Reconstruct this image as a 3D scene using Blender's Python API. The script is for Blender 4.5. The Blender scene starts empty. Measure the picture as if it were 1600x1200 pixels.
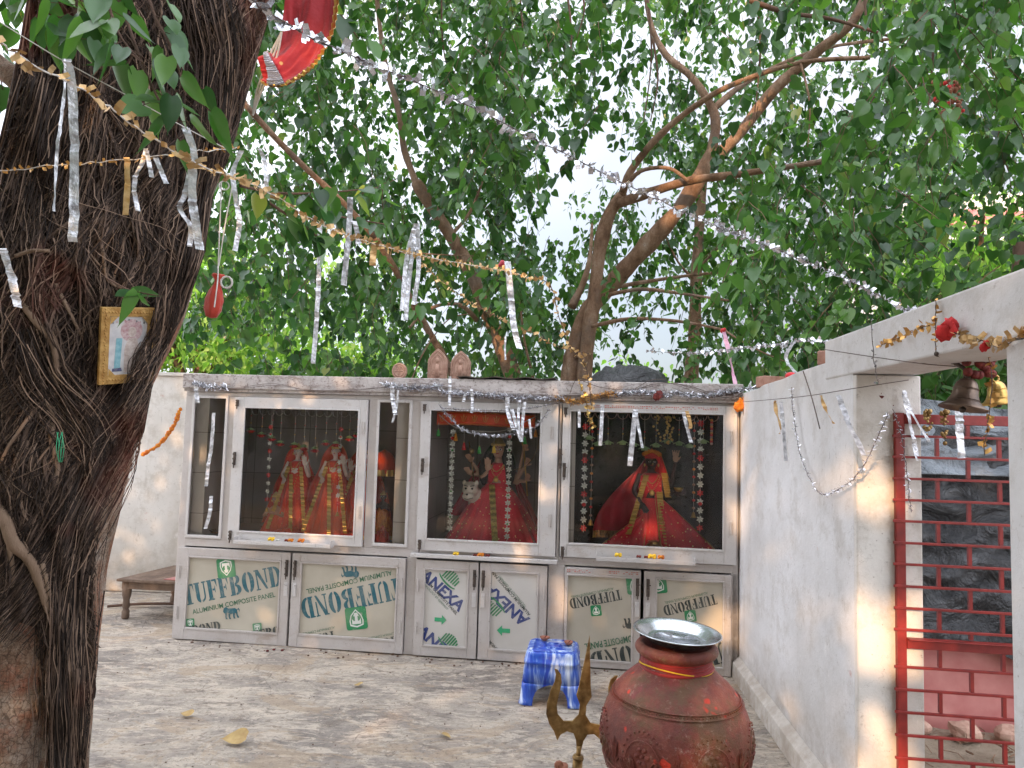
import bpy, bmesh, math, random
import numpy as np
from mathutils import Vector, Matrix, noise as mnoise
rad = math.radians
scene = bpy.context.scene
col = scene.collection
# ------------------------------------------------------------------ camera, sky, sun, exposure
EYE = 1.6; FOC = 1114.0; PITCH = 0.0709; ROLL = 0.0287
_fwd = Vector((0, math.cos(PITCH), math.sin(PITCH)))
_up0 = Vector((0, -math.sin(PITCH), math.cos(PITCH))); _rt0 = Vector((1, 0, 0))
RT = _rt0*math.cos(ROLL) + _up0*math.sin(ROLL); UP = -_rt0*math.sin(ROLL) + _up0*math.cos(ROLL)
CAM = Vector((0, 0, EYE))
cd = bpy.data.cameras.new('camera'); cam = bpy.data.objects.new('camera', cd); col.objects.link(cam)
M = Matrix((RT, UP, -_fwd)).transposed().to_4x4(); M.translation = CAM
cam.matrix_world = M
cd.sensor_width = 36; cd.lens = 36*FOC/1600; cd.clip_start = 0.05; cd.clip_end = 500
scene.camera = cam
scene.view_settings.view_transform = 'Standard'; scene.view_settings.look = 'None'
scene.view_settings.exposure = 0.98; scene.view_settings.gamma = 1
SUN_EL, SUN_AZ = 19.0, 205.0          # azimuth clockwise from +Y
sdir = Vector((math.sin(rad(SUN_AZ))*math.cos(rad(SUN_EL)), math.cos(rad(SUN_AZ))*math.cos(rad(SUN_EL)), math.sin(rad(SUN_EL))))
w = bpy.data.worlds.new('World'); scene.world = w; w.use_nodes = True
nt = w.node_tree; bg = nt.nodes['Background']
sky = nt.nodes.new('ShaderNodeTexSky'); sky.sky_type = 'NISHITA'; sky.sun_disc = False
sky.sun_elevation = rad(SUN_EL); sky.sun_rotation = rad(SUN_AZ); sky.air_density = 1.0; sky.dust_density = 3.0; sky.ozone_density = 1.0
tc = nt.nodes.new('ShaderNodeTexCoord'); nz = nt.nodes.new('ShaderNodeTexNoise'); nz.inputs['Scale'].default_value = 2.2; nz.inputs['Detail'].default_value = 6
rp = nt.nodes.new('ShaderNodeValToRGB'); rp.color_ramp.elements[0].position = .33; rp.color_ramp.elements[1].position = .6
rp.color_ramp.elements[0].color = (.62,.62,.62,1); rp.color_ramp.elements[1].color = (.97,.97,.97,1)
mx = nt.nodes.new('ShaderNodeMix'); mx.data_type = 'RGBA'; mx.inputs[7].default_value = (8.6, 8.7, 9.5, 1)
nt.links.new(tc.outputs['Generated'], nz.inputs['Vector']); nt.links.new(nz.outputs['Fac'], rp.inputs['Fac'])
nt.links.new(rp.outputs['Color'], mx.inputs[0]); nt.links.new(sky.outputs['Color'], mx.inputs[6]); nt.links.new(mx.outputs[2], bg.inputs['Color'])
# the clouded sky is brightest on the sun's side and dimmer opposite it
dt = nt.nodes.new('ShaderNodeVectorMath'); dt.operation = 'DOT_PRODUCT'; dt.inputs[1].default_value = tuple(sdir.normalized()); nt.links.new(tc.outputs['Generated'], dt.inputs[0])
mr_ = nt.nodes.new('ShaderNodeMapRange'); mr_.inputs['From Min'].default_value = -.9; mr_.inputs['From Max'].default_value = .5; mr_.inputs['To Min'].default_value = .27; mr_.inputs['To Max'].default_value = 2.1; nt.links.new(dt.outputs['Value'], mr_.inputs['Value'])
cm_ = nt.nodes.new('ShaderNodeVectorMath'); cm_.operation = 'SCALE'; cm_.inputs[0].default_value = (8.6, 8.9, 9.9); nt.links.new(mr_.outputs[0], cm_.inputs['Scale']); nt.links.new(cm_.outputs[0], mx.inputs[7])
bg.inputs['Strength'].default_value = 0.13
sl = bpy.data.lights.new('sun', 'SUN'); sl.energy = 3.0; sl.angle = rad(0.6); sl.color = (1, .62, .34)
so = bpy.data.objects.new('sun', sl); col.objects.link(so); so.rotation_euler = sdir.to_track_quat('Z', 'Y').to_euler(); so.location = (-3, -8, 9)
scene.cycles.max_bounces = 8; scene.cycles.transparent_max_bounces = 12

# ------------------------------------------------------------------ points from the photograph
def ray(x, y): return _fwd + RT*((x-800)/FOC) - UP*((y-600)/FOC)
def at(x, y, Y): d = ray(x, y); return CAM + d*(Y/d.y)
def hit(x, y, P, N): d = ray(x, y); return CAM + d*((P-CAM).dot(N)/d.dot(N))
def gnd(x, y, z=0): return hit(x, y, Vector((0, 0, z)), Vector((0, 0, 1)))
def proj(P):
    d = Vector(P)-CAM; z = d.dot(_fwd)
    return 800+FOC*d.dot(RT)/z, 600-FOC*d.dot(UP)/z
CA = Vector((-2.477, 5.49, 0)); CANG = -.1262
CD = Vector((math.cos(CANG), math.sin(CANG), 0)); CN = Vector((-math.sin(CANG), math.cos(CANG), 0))
def cab(x, y, dy=0):                       # shrine front plane -> (u, z)
    P = hit(x, y, CA+CN*dy, CN); return (P-CA).dot(CD), P.z
def cabw(u, y, z): return CA+CD*u+CN*y+Vector((0, 0, z))
WB = CA+CD*4.108; WANG = -.084
WD = Vector((math.sin(WANG), -math.cos(WANG), 0)); WN = Vector((-math.cos(WANG), -math.sin(WANG), 0))   # WN points into the court
def wallp(x, y, off=0.0): return hit(x, y, WB+WN*off, WN)
def wallw(s, out, z): return WB+WD*s-WN*out+Vector((0, 0, z))     # out: away from court

# ------------------------------------------------------------------ object helpers
MW = {}
def tag(o, label=None, cat=None, group=None, kind=None):
    if label: o['label'] = label
    if cat: o['category'] = cat
    if group: o['group'] = group
    if kind: o['kind'] = kind
    return o
def thing(name, label, cat, loc=(0, 0, 0), rz=0, group=None):
    o = bpy.data.objects.new(name, None); col.objects.link(o); o.location = loc; o.rotation_euler = (0, 0, rz)
    o.empty_display_size = .1
    MW[o.name] = Matrix.Translation(Vector(loc)) @ Matrix.Rotation(rz, 4, 'Z')
    return tag(o, label, cat, group)
class MB:
    def __init__(s): s.v = []; s.f = []; s.a = []
    def add(s, vs, fs, a=0.5):
        n = len(s.v); s.v.extend([tuple(p) for p in vs]); s.f.extend([tuple(i+n for i in q) for q in fs]); s.a.extend([a]*len(vs)); return s
    def box(s, x0, y0, z0, x1, y1, z1, a=.5, R=None):
        vs = [Vector(p) for p in ((x0,y0,z0),(x1,y0,z0),(x1,y1,z0),(x0,y1,z0),(x0,y0,z1),(x1,y0,z1),(x1,y1,z1),(x0,y1,z1))]
        if R is not None: vs = [R @ p for p in vs]
        return s.add(vs, [(0,3,2,1),(4,5,6,7),(0,1,5,4),(1,2,6,5),(2,3,7,6),(3,0,4,7)], a)
    def tube(s, pts, r, n=8, a=.5, caps=True, flat=1.0):
        pts = [Vector(p) for p in pts]; m = len(pts)
        if m < 2: return s
        rs = r if hasattr(r, '__len__') else [r]*m
        t = (pts[1]-pts[0]).normalized(); ref = Vector((0,0,1)) if abs(t.z) < .9 else Vector((1,0,0))
        nrm = t.cross(ref).normalized(); vs = []
        for i, p in enumerate(pts):
            t = (pts[min(i+1, m-1)]-pts[max(i-1, 0)])
            if t.length < 1e-9: t = Vector((0,0,1))
            t.normalize(); nrm = (nrm - t*nrm.dot(t))
            if nrm.length < 1e-6: nrm = t.orthogonal()
            nrm.normalize(); b = t.cross(nrm)
            for k in range(n):
                an = 2*math.pi*k/n; vs.append(p+nrm*(math.cos(an)*rs[i])+b*(math.sin(an)*rs[i]*flat))
        fs = [(i*n+k, i*n+(k+1) % n, (i+1)*n+(k+1) % n, (i+1)*n+k) for i in range(m-1) for k in range(n)]
        if caps: fs += [tuple(range(n-1, -1, -1)), tuple((m-1)*n+k for k in range(n))]
        return s.add(vs, fs, a)
    def lathe(s, prof, n=32, c=(0,0,0), R=None, a=.5, fn=None):
        c = Vector(c); vs = []
        for (r, z) in prof:
            for k in range(n):
                an = 2*math.pi*k/n; rr = r*(fn(an, z) if fn else 1)
                p = Vector((rr*math.cos(an), rr*math.sin(an), z))
                vs.append(c+(R @ p if R is not None else p))
        m = len(prof); fs = [(i*n+k, i*n+(k+1) % n, (i+1)*n+(k+1) % n, (i+1)*n+k) for i in range(m-1) for k in range(n)]
        if prof[0][0] > 1e-4: fs.append(tuple(range(n-1, -1, -1)))
        if prof[-1][0] > 1e-4: fs.append(tuple((m-1)*n+k for k in range(n)))
        return s.add(vs, fs, a)
    def ball(s, c, r, nu=12, nv=8, a=.5, R=None):
        r = r if hasattr(r, '__len__') else (r, r, r); c = Vector(c); vs = []
        for i in range(nv+1):
            th = math.pi*i/nv
            for k in range(nu):
                ph = 2*math.pi*k/nu; q = Vector((r[0]*math.sin(th)*math.cos(ph), r[1]*math.sin(th)*math.sin(ph), r[2]*math.cos(th)))
                vs.append(c+(R @ q if R is not None else q))
        fs = [(i*nu+k, (i+1)*nu+k, (i+1)*nu+(k+1) % nu, i*nu+(k+1) % nu) for i in range(nv) for k in range(nu)]
        return s.add(vs, fs, a)
    def prism(s, outline, to3, thick, a=.5):
        """outline 2D list, to3(x,y,d)->3D"""
        n = len(outline); vs = [to3(x, y, 0) for x, y in outline]+[to3(x, y, thick) for x, y in outline]
        fs = [tuple(range(n)), tuple(range(2*n-1, n-1, -1))]+[(i, i+n, (i+1) % n+n, (i+1) % n) for i in range(n)]
        return s.add(vs, fs, a)
    def grid(s, fn, nu, nv, a=.5, wrap=False):
        vs = [fn(i/nu, j/nv) for j in range(nv+1) for i in range(nu+(0 if wrap else 1))]
        W = nu if wrap else nu+1
        fs = [(j*W+i, j*W+(i+1) % W, (j+1)*W+(i+1) % W, (j+1)*W+i) for j in range(nv) for i in range(nu)]
        return s.add(vs, fs, a)
    def build(s, name, mat, parent=None, world=True, smooth=False, bevel=0, subd=0, solid=0, remesh=0, clean=False, disp=None):
        me = bpy.data.meshes.new(name); V = s.v
        root = parent
        while root is not None and root.parent is not None: root = root.parent
        if world and root is not None:
            Mi = MW[root.name].inverted(); V = [tuple(Mi @ Vector(p)) for p in V]
        me.from_pydata(V, [], s.f); 
        if not remesh:
            at_ = me.attributes.new('rnd', 'FLOAT', 'POINT'); at_.data.foreach_set('value', s.a)
        o = bpy.data.objects.new(name, me); col.objects.link(o); o.parent = parent
        if clean or remesh:
            b = bmesh.new(); b.from_mesh(me); bmesh.ops.remove_doubles(b, verts=b.verts, dist=1e-5); bmesh.ops.recalc_face_normals(b, faces=b.faces); b.to_mesh(me); b.free()
        if remesh:
            md = o.modifiers.new('r', 'REMESH'); md.mode = 'VOXEL'; md.voxel_size = remesh
            m2 = o.modifiers.new('s', 'SMOOTH'); m2.factor = .6; m2.iterations = 3
        if solid: md = o.modifiers.new('t', 'SOLIDIFY'); md.thickness = solid; md.offset = 0
        if bevel: md = o.modifiers.new('b', 'BEVEL'); md.width = bevel; md.segments = 2; md.limit_method = 'ANGLE'
        if subd: md = o.modifiers.new('u', 'SUBSURF'); md.levels = subd; md.render_levels = subd
        me.materials.append(mat)
        if smooth or remesh or subd:
            me.polygons.foreach_set('use_smooth', [True]*len(me.polygons))
        return o
def smoothpath(pts, k=6):
    pts = [Vector(p) for p in pts]; n = len(pts); out = []
    if n < 3:
        return [pts[0].lerp(pts[-1], i/k) for i in range(k+1)]
    for i in range(n-1):
        p0, p1, p2, p3 = pts[max(i-1,0)], pts[i], pts[i+1], pts[min(i+2,n-1)]
        for j in range(k):
            t = j/k; out.append(.5*((2*p1)+(p2-p0)*t+(2*p0-5*p1+4*p2-p3)*t*t+(3*p1-p0-3*p2+p3)*t**3))
    out.append(pts[-1]); return out
def lerp(a, b, t): return a+(b-a)*t
def interp(x, xs, ys): return float(np.interp(x, xs, ys))

# ------------------------------------------------------------------ materials
class N:
    def __init__(s, name):
        s.m = bpy.data.materials.new(name); s.m.use_nodes = True; s.t = s.m.node_tree; s.b = s.t.nodes['Principled BSDF']; s.out = s.t.nodes['Material Output']
        s.tc = s.t.nodes.new('ShaderNodeTexCoord'); s.co = s.tc.outputs['Object']
    def n(s, ty, **k):
        q = s.t.nodes.new('ShaderNode'+ty)
        for a, v in k.items():
            if a in q.inputs.keys(): q.inputs[a].default_value = v
            else: setattr(q, a, v)
        return q
    def l(s, a, b): s.t.links.new(a, b)
    def map(s, scale=(1,1,1), rot=(0,0,0), src=None):
        m = s.n('Mapping'); m.inputs['Scale'].default_value = scale; m.inputs['Rotation'].default_value = rot; s.l(src or s.co, m.inputs['Vector']); return m.outputs[0]
    def noise(s, sc, det=5, rough=.55, vec=None, dist=0):
        q = s.n('TexNoise', Scale=sc, Detail=det, Roughness=rough, Distortion=dist); s.l(vec or s.co, q.inputs['Vector']); return q.outputs['Fac']
    def voro(s, sc, feat='F1', vec=None, rnd=1):
        q = s.n('TexVoronoi', feature=feat, Scale=sc, Randomness=rnd); s.l(vec or s.co, q.inputs['Vector']); return q.outputs['Distance']
    def ramp(s, fac, stops):
        r = s.n('ValToRGB'); e = r.color_ramp.elements
        while len(e) < len(stops): e.new(.5)
        for i, (p, c) in enumerate(stops):
            e[i].position = p; c = c if hasattr(c, '__len__') else (c, c, c); e[i].color = (*c[:3], 1)
        s.l(fac, r.inputs['Fac']); return r.outputs['Color']
    def mix(s, fac, a, b, mode='MIX'):
        q = s.n('Mix', data_type='RGBA', blend_type=mode)
        if hasattr(fac, 'default_value') or not isinstance(fac, (int, float)): s.l(fac, q.inputs[0])
        else: q.inputs[0].default_value = fac
        for i, v in ((6, a), (7, b)):
            if isinstance(v, (tuple, list)): q.inputs[i].default_value = (*v[:3], 1)
            else: s.l(v, q.inputs[i])
        return q.outputs[2]
    def attr(s, name='rnd'): q = s.n('Attribute', attribute_name=name); return q.outputs['Fac']
    def set(s, col=None, rough=None, metal=None, spec=None, bump=None, bd=.01, bs=.5, **k):
        b = s.b
        if col is not None:
            if isinstance(col, (tuple, list)): b.inputs['Base Color'].default_value = (*col[:3], 1)
            else: s.l(col, b.inputs['Base Color'])
        if rough is not None:
            if isinstance(rough, (int, float)): b.inputs['Roughness'].default_value = rough
            else: s.l(rough, b.inputs['Roughness'])
        if metal is not None: b.inputs['Metallic'].default_value = metal
        if spec is not None: b.inputs['Specular IOR Level'].default_value = spec
        for kk, v in k.items(): b.inputs[kk.replace('_', ' ')].default_value = v
        if bump is not None:
            q = s.n('Bump', Strength=bs, Distance=bd); s.l(bump, q.inputs['Height']); s.l(q.outputs[0], b.inputs['Normal'])
        return s.m
def pm(name, cols, sc=8, rough=.7, metal=0, bs=.3, bd=.005, bsc=None, det=6, tint=None, **k):
    n = N(name); cols = cols if isinstance(cols[0], (tuple, list)) else [cols, cols]
    f = n.noise(sc, det); st = [(lerp(.32, .68, i/(len(cols)-1)), c) for i, c in enumerate(cols)]
    c = n.ramp(f, st)
    if tint is not None:      # per-piece variation
        c = n.mix(1, c, n.ramp(n.attr(), [(0, 1-tint), (1, 1.0)]), 'MULTIPLY')
    return n.set(col=c, rough=rough, metal=metal, bump=n.noise(bsc or sc*3, 6), bs=bs, bd=bd, **k)
MT = {}
def plaster(name, base, stain, drip=.5, seed=0):
    n = N(name); v = n.map((1,1,1)); 
    big = n.noise(1.3, 6, .6); med = n.noise(7, 8, .7); 
    vs = n.map((14, 14, 1.1)); streak = n.noise(.8, 7, .7, vs)
    c = n.mix(n.ramp(big, [(.38, 0), (.62, .8)]), base, stain); c = n.mix(n.ramp(n.noise(4.5, 9, .75), [(.5, 0), (.62, .45)]), c, (stain[0]*.8, stain[1]*.76, stain[2]*.7))
    c = n.mix(n.ramp(streak, [(.6, 0), (.8, drip*.7)]), c, (stain[0]*.6, stain[1]*.55, stain[2]*.5))
    c = n.mix(n.ramp(n.noise(22, 8, .8), [(.6, 0), (.68, .6)]), c, (.25, .22, .19)); c = n.mix(n.ramp(n.noise(5.2, 6, .7, n.map((1, 1, 1), (2, 1, 0))), [(.66, 0), (.7, .5)]), c, (.45, .16, .11)); sc_ = n.noise(11, 4, .6, n.map((9, 9, 1), (.15, 0, 0))); c = n.mix(n.ramp(sc_, [(.68, 0), (.72, .6)]), c, (.2, .18, .16))
    c = n.mix(n.ramp(n.noise(3.1, 8, .75, n.map((1.6, 1.6, .8))), [(.6, 0), (.66, .4)]), c, (.82, .8, .78))
    wv = n.n('VectorMath', operation='ADD'); nn = n.n('TexNoise', Scale=3.0, Detail=6.0); n.l(n.co, nn.inputs['Vector']); n.l(n.co, wv.inputs[0]); n.l(nn.outputs['Color'], wv.inputs[1])
    ck = n.ramp(n.voro(1.3, 'DISTANCE_TO_EDGE', wv.outputs[0]), [(.0015, .3), (.004, 0)]); c = n.mix(ck, c, (.3, .26, .23))
    c = n.mix(n.ramp(n.noise(8, 10, .8, n.map((1, 1, .5), (0, 0, .3))), [(.62, 0), (.64, .55)]), c, (stain[0]*.72, stain[1]*.7, stain[2]*.66))
    sp = n.voro(26, 'F1'); c = n.mix(n.ramp(sp, [(.05, .6), (.09, 0)]), c, (.25, .2, .17))
    # damp grime climbing from the ground and down from the coping
    sz = n.n('SeparateXYZ'); n.l(n.co, sz.inputs[0]); mr = n.n('MapRange'); mr.inputs['From Min'].default_value = 0; mr.inputs['From Max'].default_value = .45; mr.inputs['To Min'].default_value = 1; mr.inputs['To Max'].default_value = 0
    n.l(sz.outputs['Z'], mr.inputs['Value']); g = n.n('Math', operation='MULTIPLY'); n.l(mr.outputs[0], g.inputs[0]); n.l(n.ramp(med, [(.3, .15), (.6, 1)]), g.inputs[1])
    c = n.mix(g.outputs[0], c, (.3, .25, .2))
    hb = n.n('Math', operation='ADD'); n.l(n.noise(30, 8, .7), hb.inputs[0]); n.l(n.noise(3, 3), hb.inputs[1])
    return n.set(col=c, rough=.85, bump=hb.outputs[0], bs=.5, bd=.006, spec=.25)
MT['plaster'] = plaster('white_plaster', (.7, .69, .69), (.52, .5, .48))
MT['plaster_warm'] = plaster('cream_plaster', (.68, .65, .61), (.5, .46, .41))
def m_concrete():
    n = N('coping_concrete'); c = n.ramp(n.noise(5, 8, .7), [(.3, (.27, .235, .22)), (.5, (.46, .42, .4)), (.7, (.58, .54, .52))])
    c = n.mix(n.ramp(n.noise(38, 6, .8), [(.53, 0), (.64, .85)]), c, (.13, .1, .09)); c = n.mix(n.ramp(n.noise(9, 8, .8, n.map((1, 1, 3))), [(.52, 0), (.6, .7)]), c, (.2, .15, .13))
    return n.set(col=c, rough=.9, bump=n.noise(40, 8), bs=.6, bd=.006)
MT['concrete'] = m_concrete()
def m_alu(name, base, dirt=.5):
    n = N(name); c = n.mix(n.ramp(n.noise(4, 8, .7), [(.42, 0), (.72, dirt)]), base, (base[0]*.66, base[1]*.6, base[2]*.55))
    c = n.mix(n.ramp(n.noise(60, 5, .7), [(.6, 0), (.7, .65)]), c, (.2, .15, .12)); c = n.mix(n.ramp(n.noise(2.2, 8, .8, n.map((1, 1, 2))), [(.56, 0), (.66, .5)]), c, (.33, .25, .19))
    c = n.mix(n.ramp(n.noise(9, 8, .75, n.map((5, 5, .6))), [(.6, 0), (.72, .5)]), c, (.3, .25, .21))
    return n.set(col=c, rough=n.ramp(n.noise(9, 5), [(.3, .35), (.7, .6)]), metal=.3, bump=n.noise(5, 3), bs=.06, bd=.01)
MT['alu'] = m_alu('weathered_aluminium', (.53, .495, .475)); MT['alu2'] = m_alu('bright_aluminium', (.61, .59, .58), .3)
def m_floor():
    n = N('worn_cement'); v = n.map((1, 1.8, 1), (0, 0, .3))
    a = n.noise(1.6, 12, .72, v, .9); c = n.ramp(a, [(.34, (.2, .19, .185)), (.45, (.31, .295, .285)), (.52, (.4, .38, .355)), (.6, (.54, .51, .465))])
    for sc, mp, rt, th, cc, al in ((3.2, (1, 2.6, 1), .45, .525, (.62, .585, .53), .8), (2.7, (1, 2.4, 1), -.2, .56, (.2, .18, .165), .7), (6, (1, 3, 1), .2, .54, (.6, .56, .5), .8), (5.3, (1, 2.8, 1), .6, .57, (.2, .165, .135), .65), (1.3, (1, 1.5, 1), .9, .53, (.44, .36, .27), .55)):
        c = n.mix(n.ramp(n.noise(sc, 12, .76, n.map(mp, (0, 0, rt)), 1.3), [(th, 0), (th+.045, al)]), c, cc)
    c = n.mix(n.ramp(n.noise(34, 8, .8), [(.54, 0), (.62, .6)]), c, (.11, .09, .075))
    st = n.noise(3, 6, .7, n.map((3, 40, 1), (0, 0, .5)), .4); c = n.mix(n.ramp(st, [(.6, 0), (.66, .55)]), c, (.6, .57, .52))
    warp = n.n('VectorMath', operation='ADD'); nn = n.n('TexNoise', Scale=2.2, Detail=4.0); n.l(n.co, nn.inputs['Vector']); n.l(n.co, warp.inputs[0]); n.l(nn.outputs['Color'], warp.inputs[1])
    cr = n.voro(1.7, 'DISTANCE_TO_EDGE', warp.outputs[0]); cm = n.ramp(cr, [(.004, 1), (.014, 0)]); mk = n.n('Math', operation='MULTIPLY'); n.l(cm, mk.inputs[0]); n.l(n.ramp(n.noise(1.4, 3), [(.46, 0), (.6, .4)]), mk.inputs[1])
    c = n.mix(mk.outputs[0], c, (.07, .055, .045))
    c = n.mix(1, c, (.97, .885, .79), 'MULTIPLY')
    h = n.n('Math', operation='ADD'); n.l(n.noise(5, 12, .78, n.map((1, 2.6, 1), (0, 0, .3)), 1.2), h.inputs[0]); n.l(n.noise(30, 9, .75), h.inputs[1]); h2 = n.n('Math', operation='SUBTRACT'); n.l(h.outputs[0], h2.inputs[0]); n.l(mk.outputs[0], h2.inputs[1])
    return n.set(col=c, rough=n.ramp(a, [(.3, .5), (.7, .85)]), bump=h2.outputs[0], bs=.8, bd=.025, spec=.35)
MT['floor'] = m_floor()
def m_soil():
    n = N('dry_soil'); c = n.ramp(n.noise(5, 9, .7), [(.3, (.2, .15, .1)), (.7, (.42, .34, .25))]); return n.set(col=c, rough=.95, bump=n.noise(14, 9, .7), bs=1, bd=.05)
MT['soil'] = m_soil()
def m_leaf(name, stops, trans=.42, sheen=.38):
    n = N(name); c = n.ramp(n.attr(), stops); n.set(col=c, rough=sheen, spec=.5)
    t = n.n('BsdfTranslucent'); tcx = n.mix(1, c, (1.3, 1.7, .55), 'MULTIPLY'); n.l(tcx, t.inputs['Color'])
    ms = n.n('MixShader'); ms.inputs[0].default_value = trans; n.l(n.b.outputs[0], ms.inputs[1]); n.l(t.outputs[0], ms.inputs[2]); n.l(ms.outputs[0], n.out.inputs['Surface'])
    return n.m
MT['leaf'] = m_leaf('peepal_leaf', [(0, (.016, .045, .018)), (.35, (.036, .098, .03)), (.7, (.078, .17, .045)), (.93, (.14, .25, .07)), (1, (.36, .32, .1))], .36, .3)
MT['leaf_near'] = m_leaf('broad_leaf', [(0, (.03, .085, .03)), (.5, (.05, .14, .035)), (1, (.11, .22, .05))], .3, .33)
MT['leaf_far'] = m_leaf('sunlit_yellow_green_leaf', [(0, (.1, .2, .05)), (.5, (.22, .36, .09)), (1, (.42, .5, .18))], .5, .6)  # paler leaf; the sunlit look is partly in its colour
def m_bark(name, stops, red=None, sc=6):
    n = N(name); v = n.map((1, 1, .35)); f = n.noise(sc, 9, .7, v); c = n.ramp(f, stops)
    if red: c = n.mix(n.ramp(n.noise(2.6, 7, .7), [(.5, 0), (.64, .85)]), c, red)
    wv = n.noise(sc*7, 8, .75, v); return n.set(col=c, rough=.85, bump=wv, bs=.8, bd=.012, spec=.2)
def m_limb():
    n = N('tan_limb_bark'); c = n.ramp(n.noise(7, 10, .75, n.map((1, 1, .5))), [(.34, (.13, .075, .048)), (.48, (.27, .16, .1)), (.6, (.38, .25, .17)), (.7, (.5, .4, .32))])
    c = n.mix(n.ramp(n.noise(2.3, 6, .7), [(.5, 0), (.62, .6)]), c, (.22, .17, .14)); c = n.mix(n.ramp(n.noise(50, 6, .8), [(.56, 0), (.66, .6)]), c, (.08, .05, .035))
    h = n.n('Math', operation='ADD'); n.l(n.noise(45, 8, .75, n.map((1, 1, 2.5))), h.inputs[0]); n.l(n.noise(8, 8, .7), h.inputs[1]); return n.set(col=c, rough=.85, bump=h.outputs[0], bs=1, bd=.02, spec=.2)
MT['bark_tan'] = m_limb()
MT['bark_dark'] = m_bark('dark_trunk_bark', [(.3, (.07, .04, .03)), (.7, (.2, .12, .085))])
MT['bark_big'] = None
def m_oldbark():
    n = N('old_banyan_bark'); f = n.noise(11, 12, .8, n.map((1, 1, .6))); c = n.ramp(f, [(.34, (.16, .095, .065)), (.45, (.38, .25, .175)), (.54, (.54, .42, .33)), (.66, (.68, .6, .52))])
    c = n.mix(n.ramp(n.noise(3, 8, .75), [(.48, 0), (.6, .7)]), c, (.6, .2, .11)); c = n.mix(n.ramp(n.noise(90, 6, .8), [(.5, 0), (.6, .6)]), c, (.09, .05, .035)); c = n.mix(n.ramp(n.voro(46, 'DISTANCE_TO_EDGE', n.map((1, 1, .7))), [(.0, .7), (.05, 0)]), c, (.06, .035, .025))
    h = n.n('Math', operation='ADD'); n.l(n.noise(70, 9, .8), h.inputs[0]); n.l(n.noise(12, 9, .75), h.inputs[1]); return n.set(col=c, rough=.9, bump=h.outputs[0], bs=1, bd=.02, spec=.2)
MT['bark_big'] = m_oldbark()
MT['bark_core'] = m_bark('root_mass_core', [(.3, (.012, .008, .006)), (.7, (.05, .03, .022))], None, 12)
def m_root():
    n = N('aerial_root'); c = n.ramp(n.attr(), [(0, (.012, .008, .006)), (.4, (.05, .033, .025)), (.72, (.14, .093, .067)), (1, (.32, .22, .155))])
    r = n.noise(1.7, 4); c = n.mix(n.ramp(r, [(.56, 0), (.68, .5)]), c, (.2, .045, .02)); return n.set(col=c, rough=.75, spec=.3)
MT['root'] = m_root()
MT['bigroot'] = m_bark('thick_root_bark', [(.3, (.14, .09, .06)), (.7, (.34, .24, .17))])
def m_foil(name, c, rough=.25, alpha=1):
    n = N(name); cc = n.mix(1, c, n.ramp(n.attr(), [(0, .55), (1, 1.0)]), 'MULTIPLY'); return n.set(col=cc, rough=rough, metal=.75, bump=n.noise(60, 3), bs=.4, bd=.003)
MT['silver'] = m_foil('silver_tinsel', (.8, .8, .84)); MT['gold'] = m_foil('gold_tinsel', (.72, .4, .12), .4); MT['goldbright'] = m_foil('gold_zari', (.85, .58, .18), .3)
MT['paper_gold'] = pm('faded_gold_foil', [(.55, .3, .08), (.78, .55, .28)], 30, .45, .35, tint=.5)
MT['ribbon'] = pm('silver_ribbon', [(.3, .3, .32), (.62, .63, .66), (.85, .85, .88)], 40, .28, .55, bs=1, bd=.01, bsc=45)
MT['wire'] = pm('dark_wire', [(.05, .035, .03), (.12, .08, .06)], 20, .6)
MT['cord'] = pm('white_cord', [(.45, .42, .38), (.65, .62, .58)], 40, .9)
def m_glass():
    n = N('dusty_glass'); g = n.n('BsdfGlossy'); g.inputs['Roughness'].default_value = .02; tr = n.n('BsdfTransparent'); tr.inputs['Color'].default_value = (.985, .985, .985, 1)
    fr = n.n('Fresnel', IOR=1.3); ms = n.n('MixShader'); n.l(fr.outputs[0], ms.inputs[0]); n.l(tr.outputs[0], ms.inputs[1]); n.l(g.outputs[0], ms.inputs[2])
    df = n.n('BsdfDiffuse'); df.inputs['Color'].default_value = (.6, .57, .55, 1); m2 = n.n('MixShader'); n.l(n.ramp(n.noise(3, 8, .7, n.map((1, 1, .4))), [(.4, .0), (.8, .035)]), m2.inputs[0]); n.l(ms.outputs[0], m2.inputs[1]); n.l(df.outputs[0], m2.inputs[2])
    n.l(m2.outputs[0], n.out.inputs['Surface']); return n.m
MT['glass'] = m_glass()
def m_tile(name, a, b, gx=.3, gz=.3, rough=.3):
    n = N(name); c = n.ramp(n.noise(3, 5), [(.3, a), (.7, b)])
    sp = n.n('SeparateXYZ'); n.l(n.co, sp.inputs[0]); fs = []
    ad = n.n('Math', operation='ADD'); n.l(sp.outputs['X'], ad.inputs[0]); n.l(sp.outputs['Y'], ad.inputs[1])
    for src, g in ((ad.outputs[0], gx), (sp.outputs['Z'], gz)):
        m = n.n('Math', operation='PINGPONG'); m.inputs[1].default_value = g/2; n.l(src, m.inputs[0]); l = n.n('Math', operation='LESS_THAN'); l.inputs[1].default_value = .0025; n.l(m.outputs[0], l.inputs[0]); fs.append(l.outputs[0])
    mx_ = n.n('Math', operation='MAXIMUM'); n.l(fs[0], mx_.inputs[0]); n.l(fs[1], mx_.inputs[1])
    c = n.mix(mx_.outputs[0], c, (a[0]*.4, a[1]*.38, a[2]*.35)); return n.set(col=c, rough=rough)
MT['tile'] = m_tile('cream_tile', (.5, .45, .4), (.6, .56, .5), .6, .31); MT['tile_grey'] = m_tile('grey_tile', (.22, .19, .175), (.3, .265, .25), .5, .4)
MT['granite'] = pm('black_granite', [(.012, .011, .011), (.03, .027, .026)], 30, .18)
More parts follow.
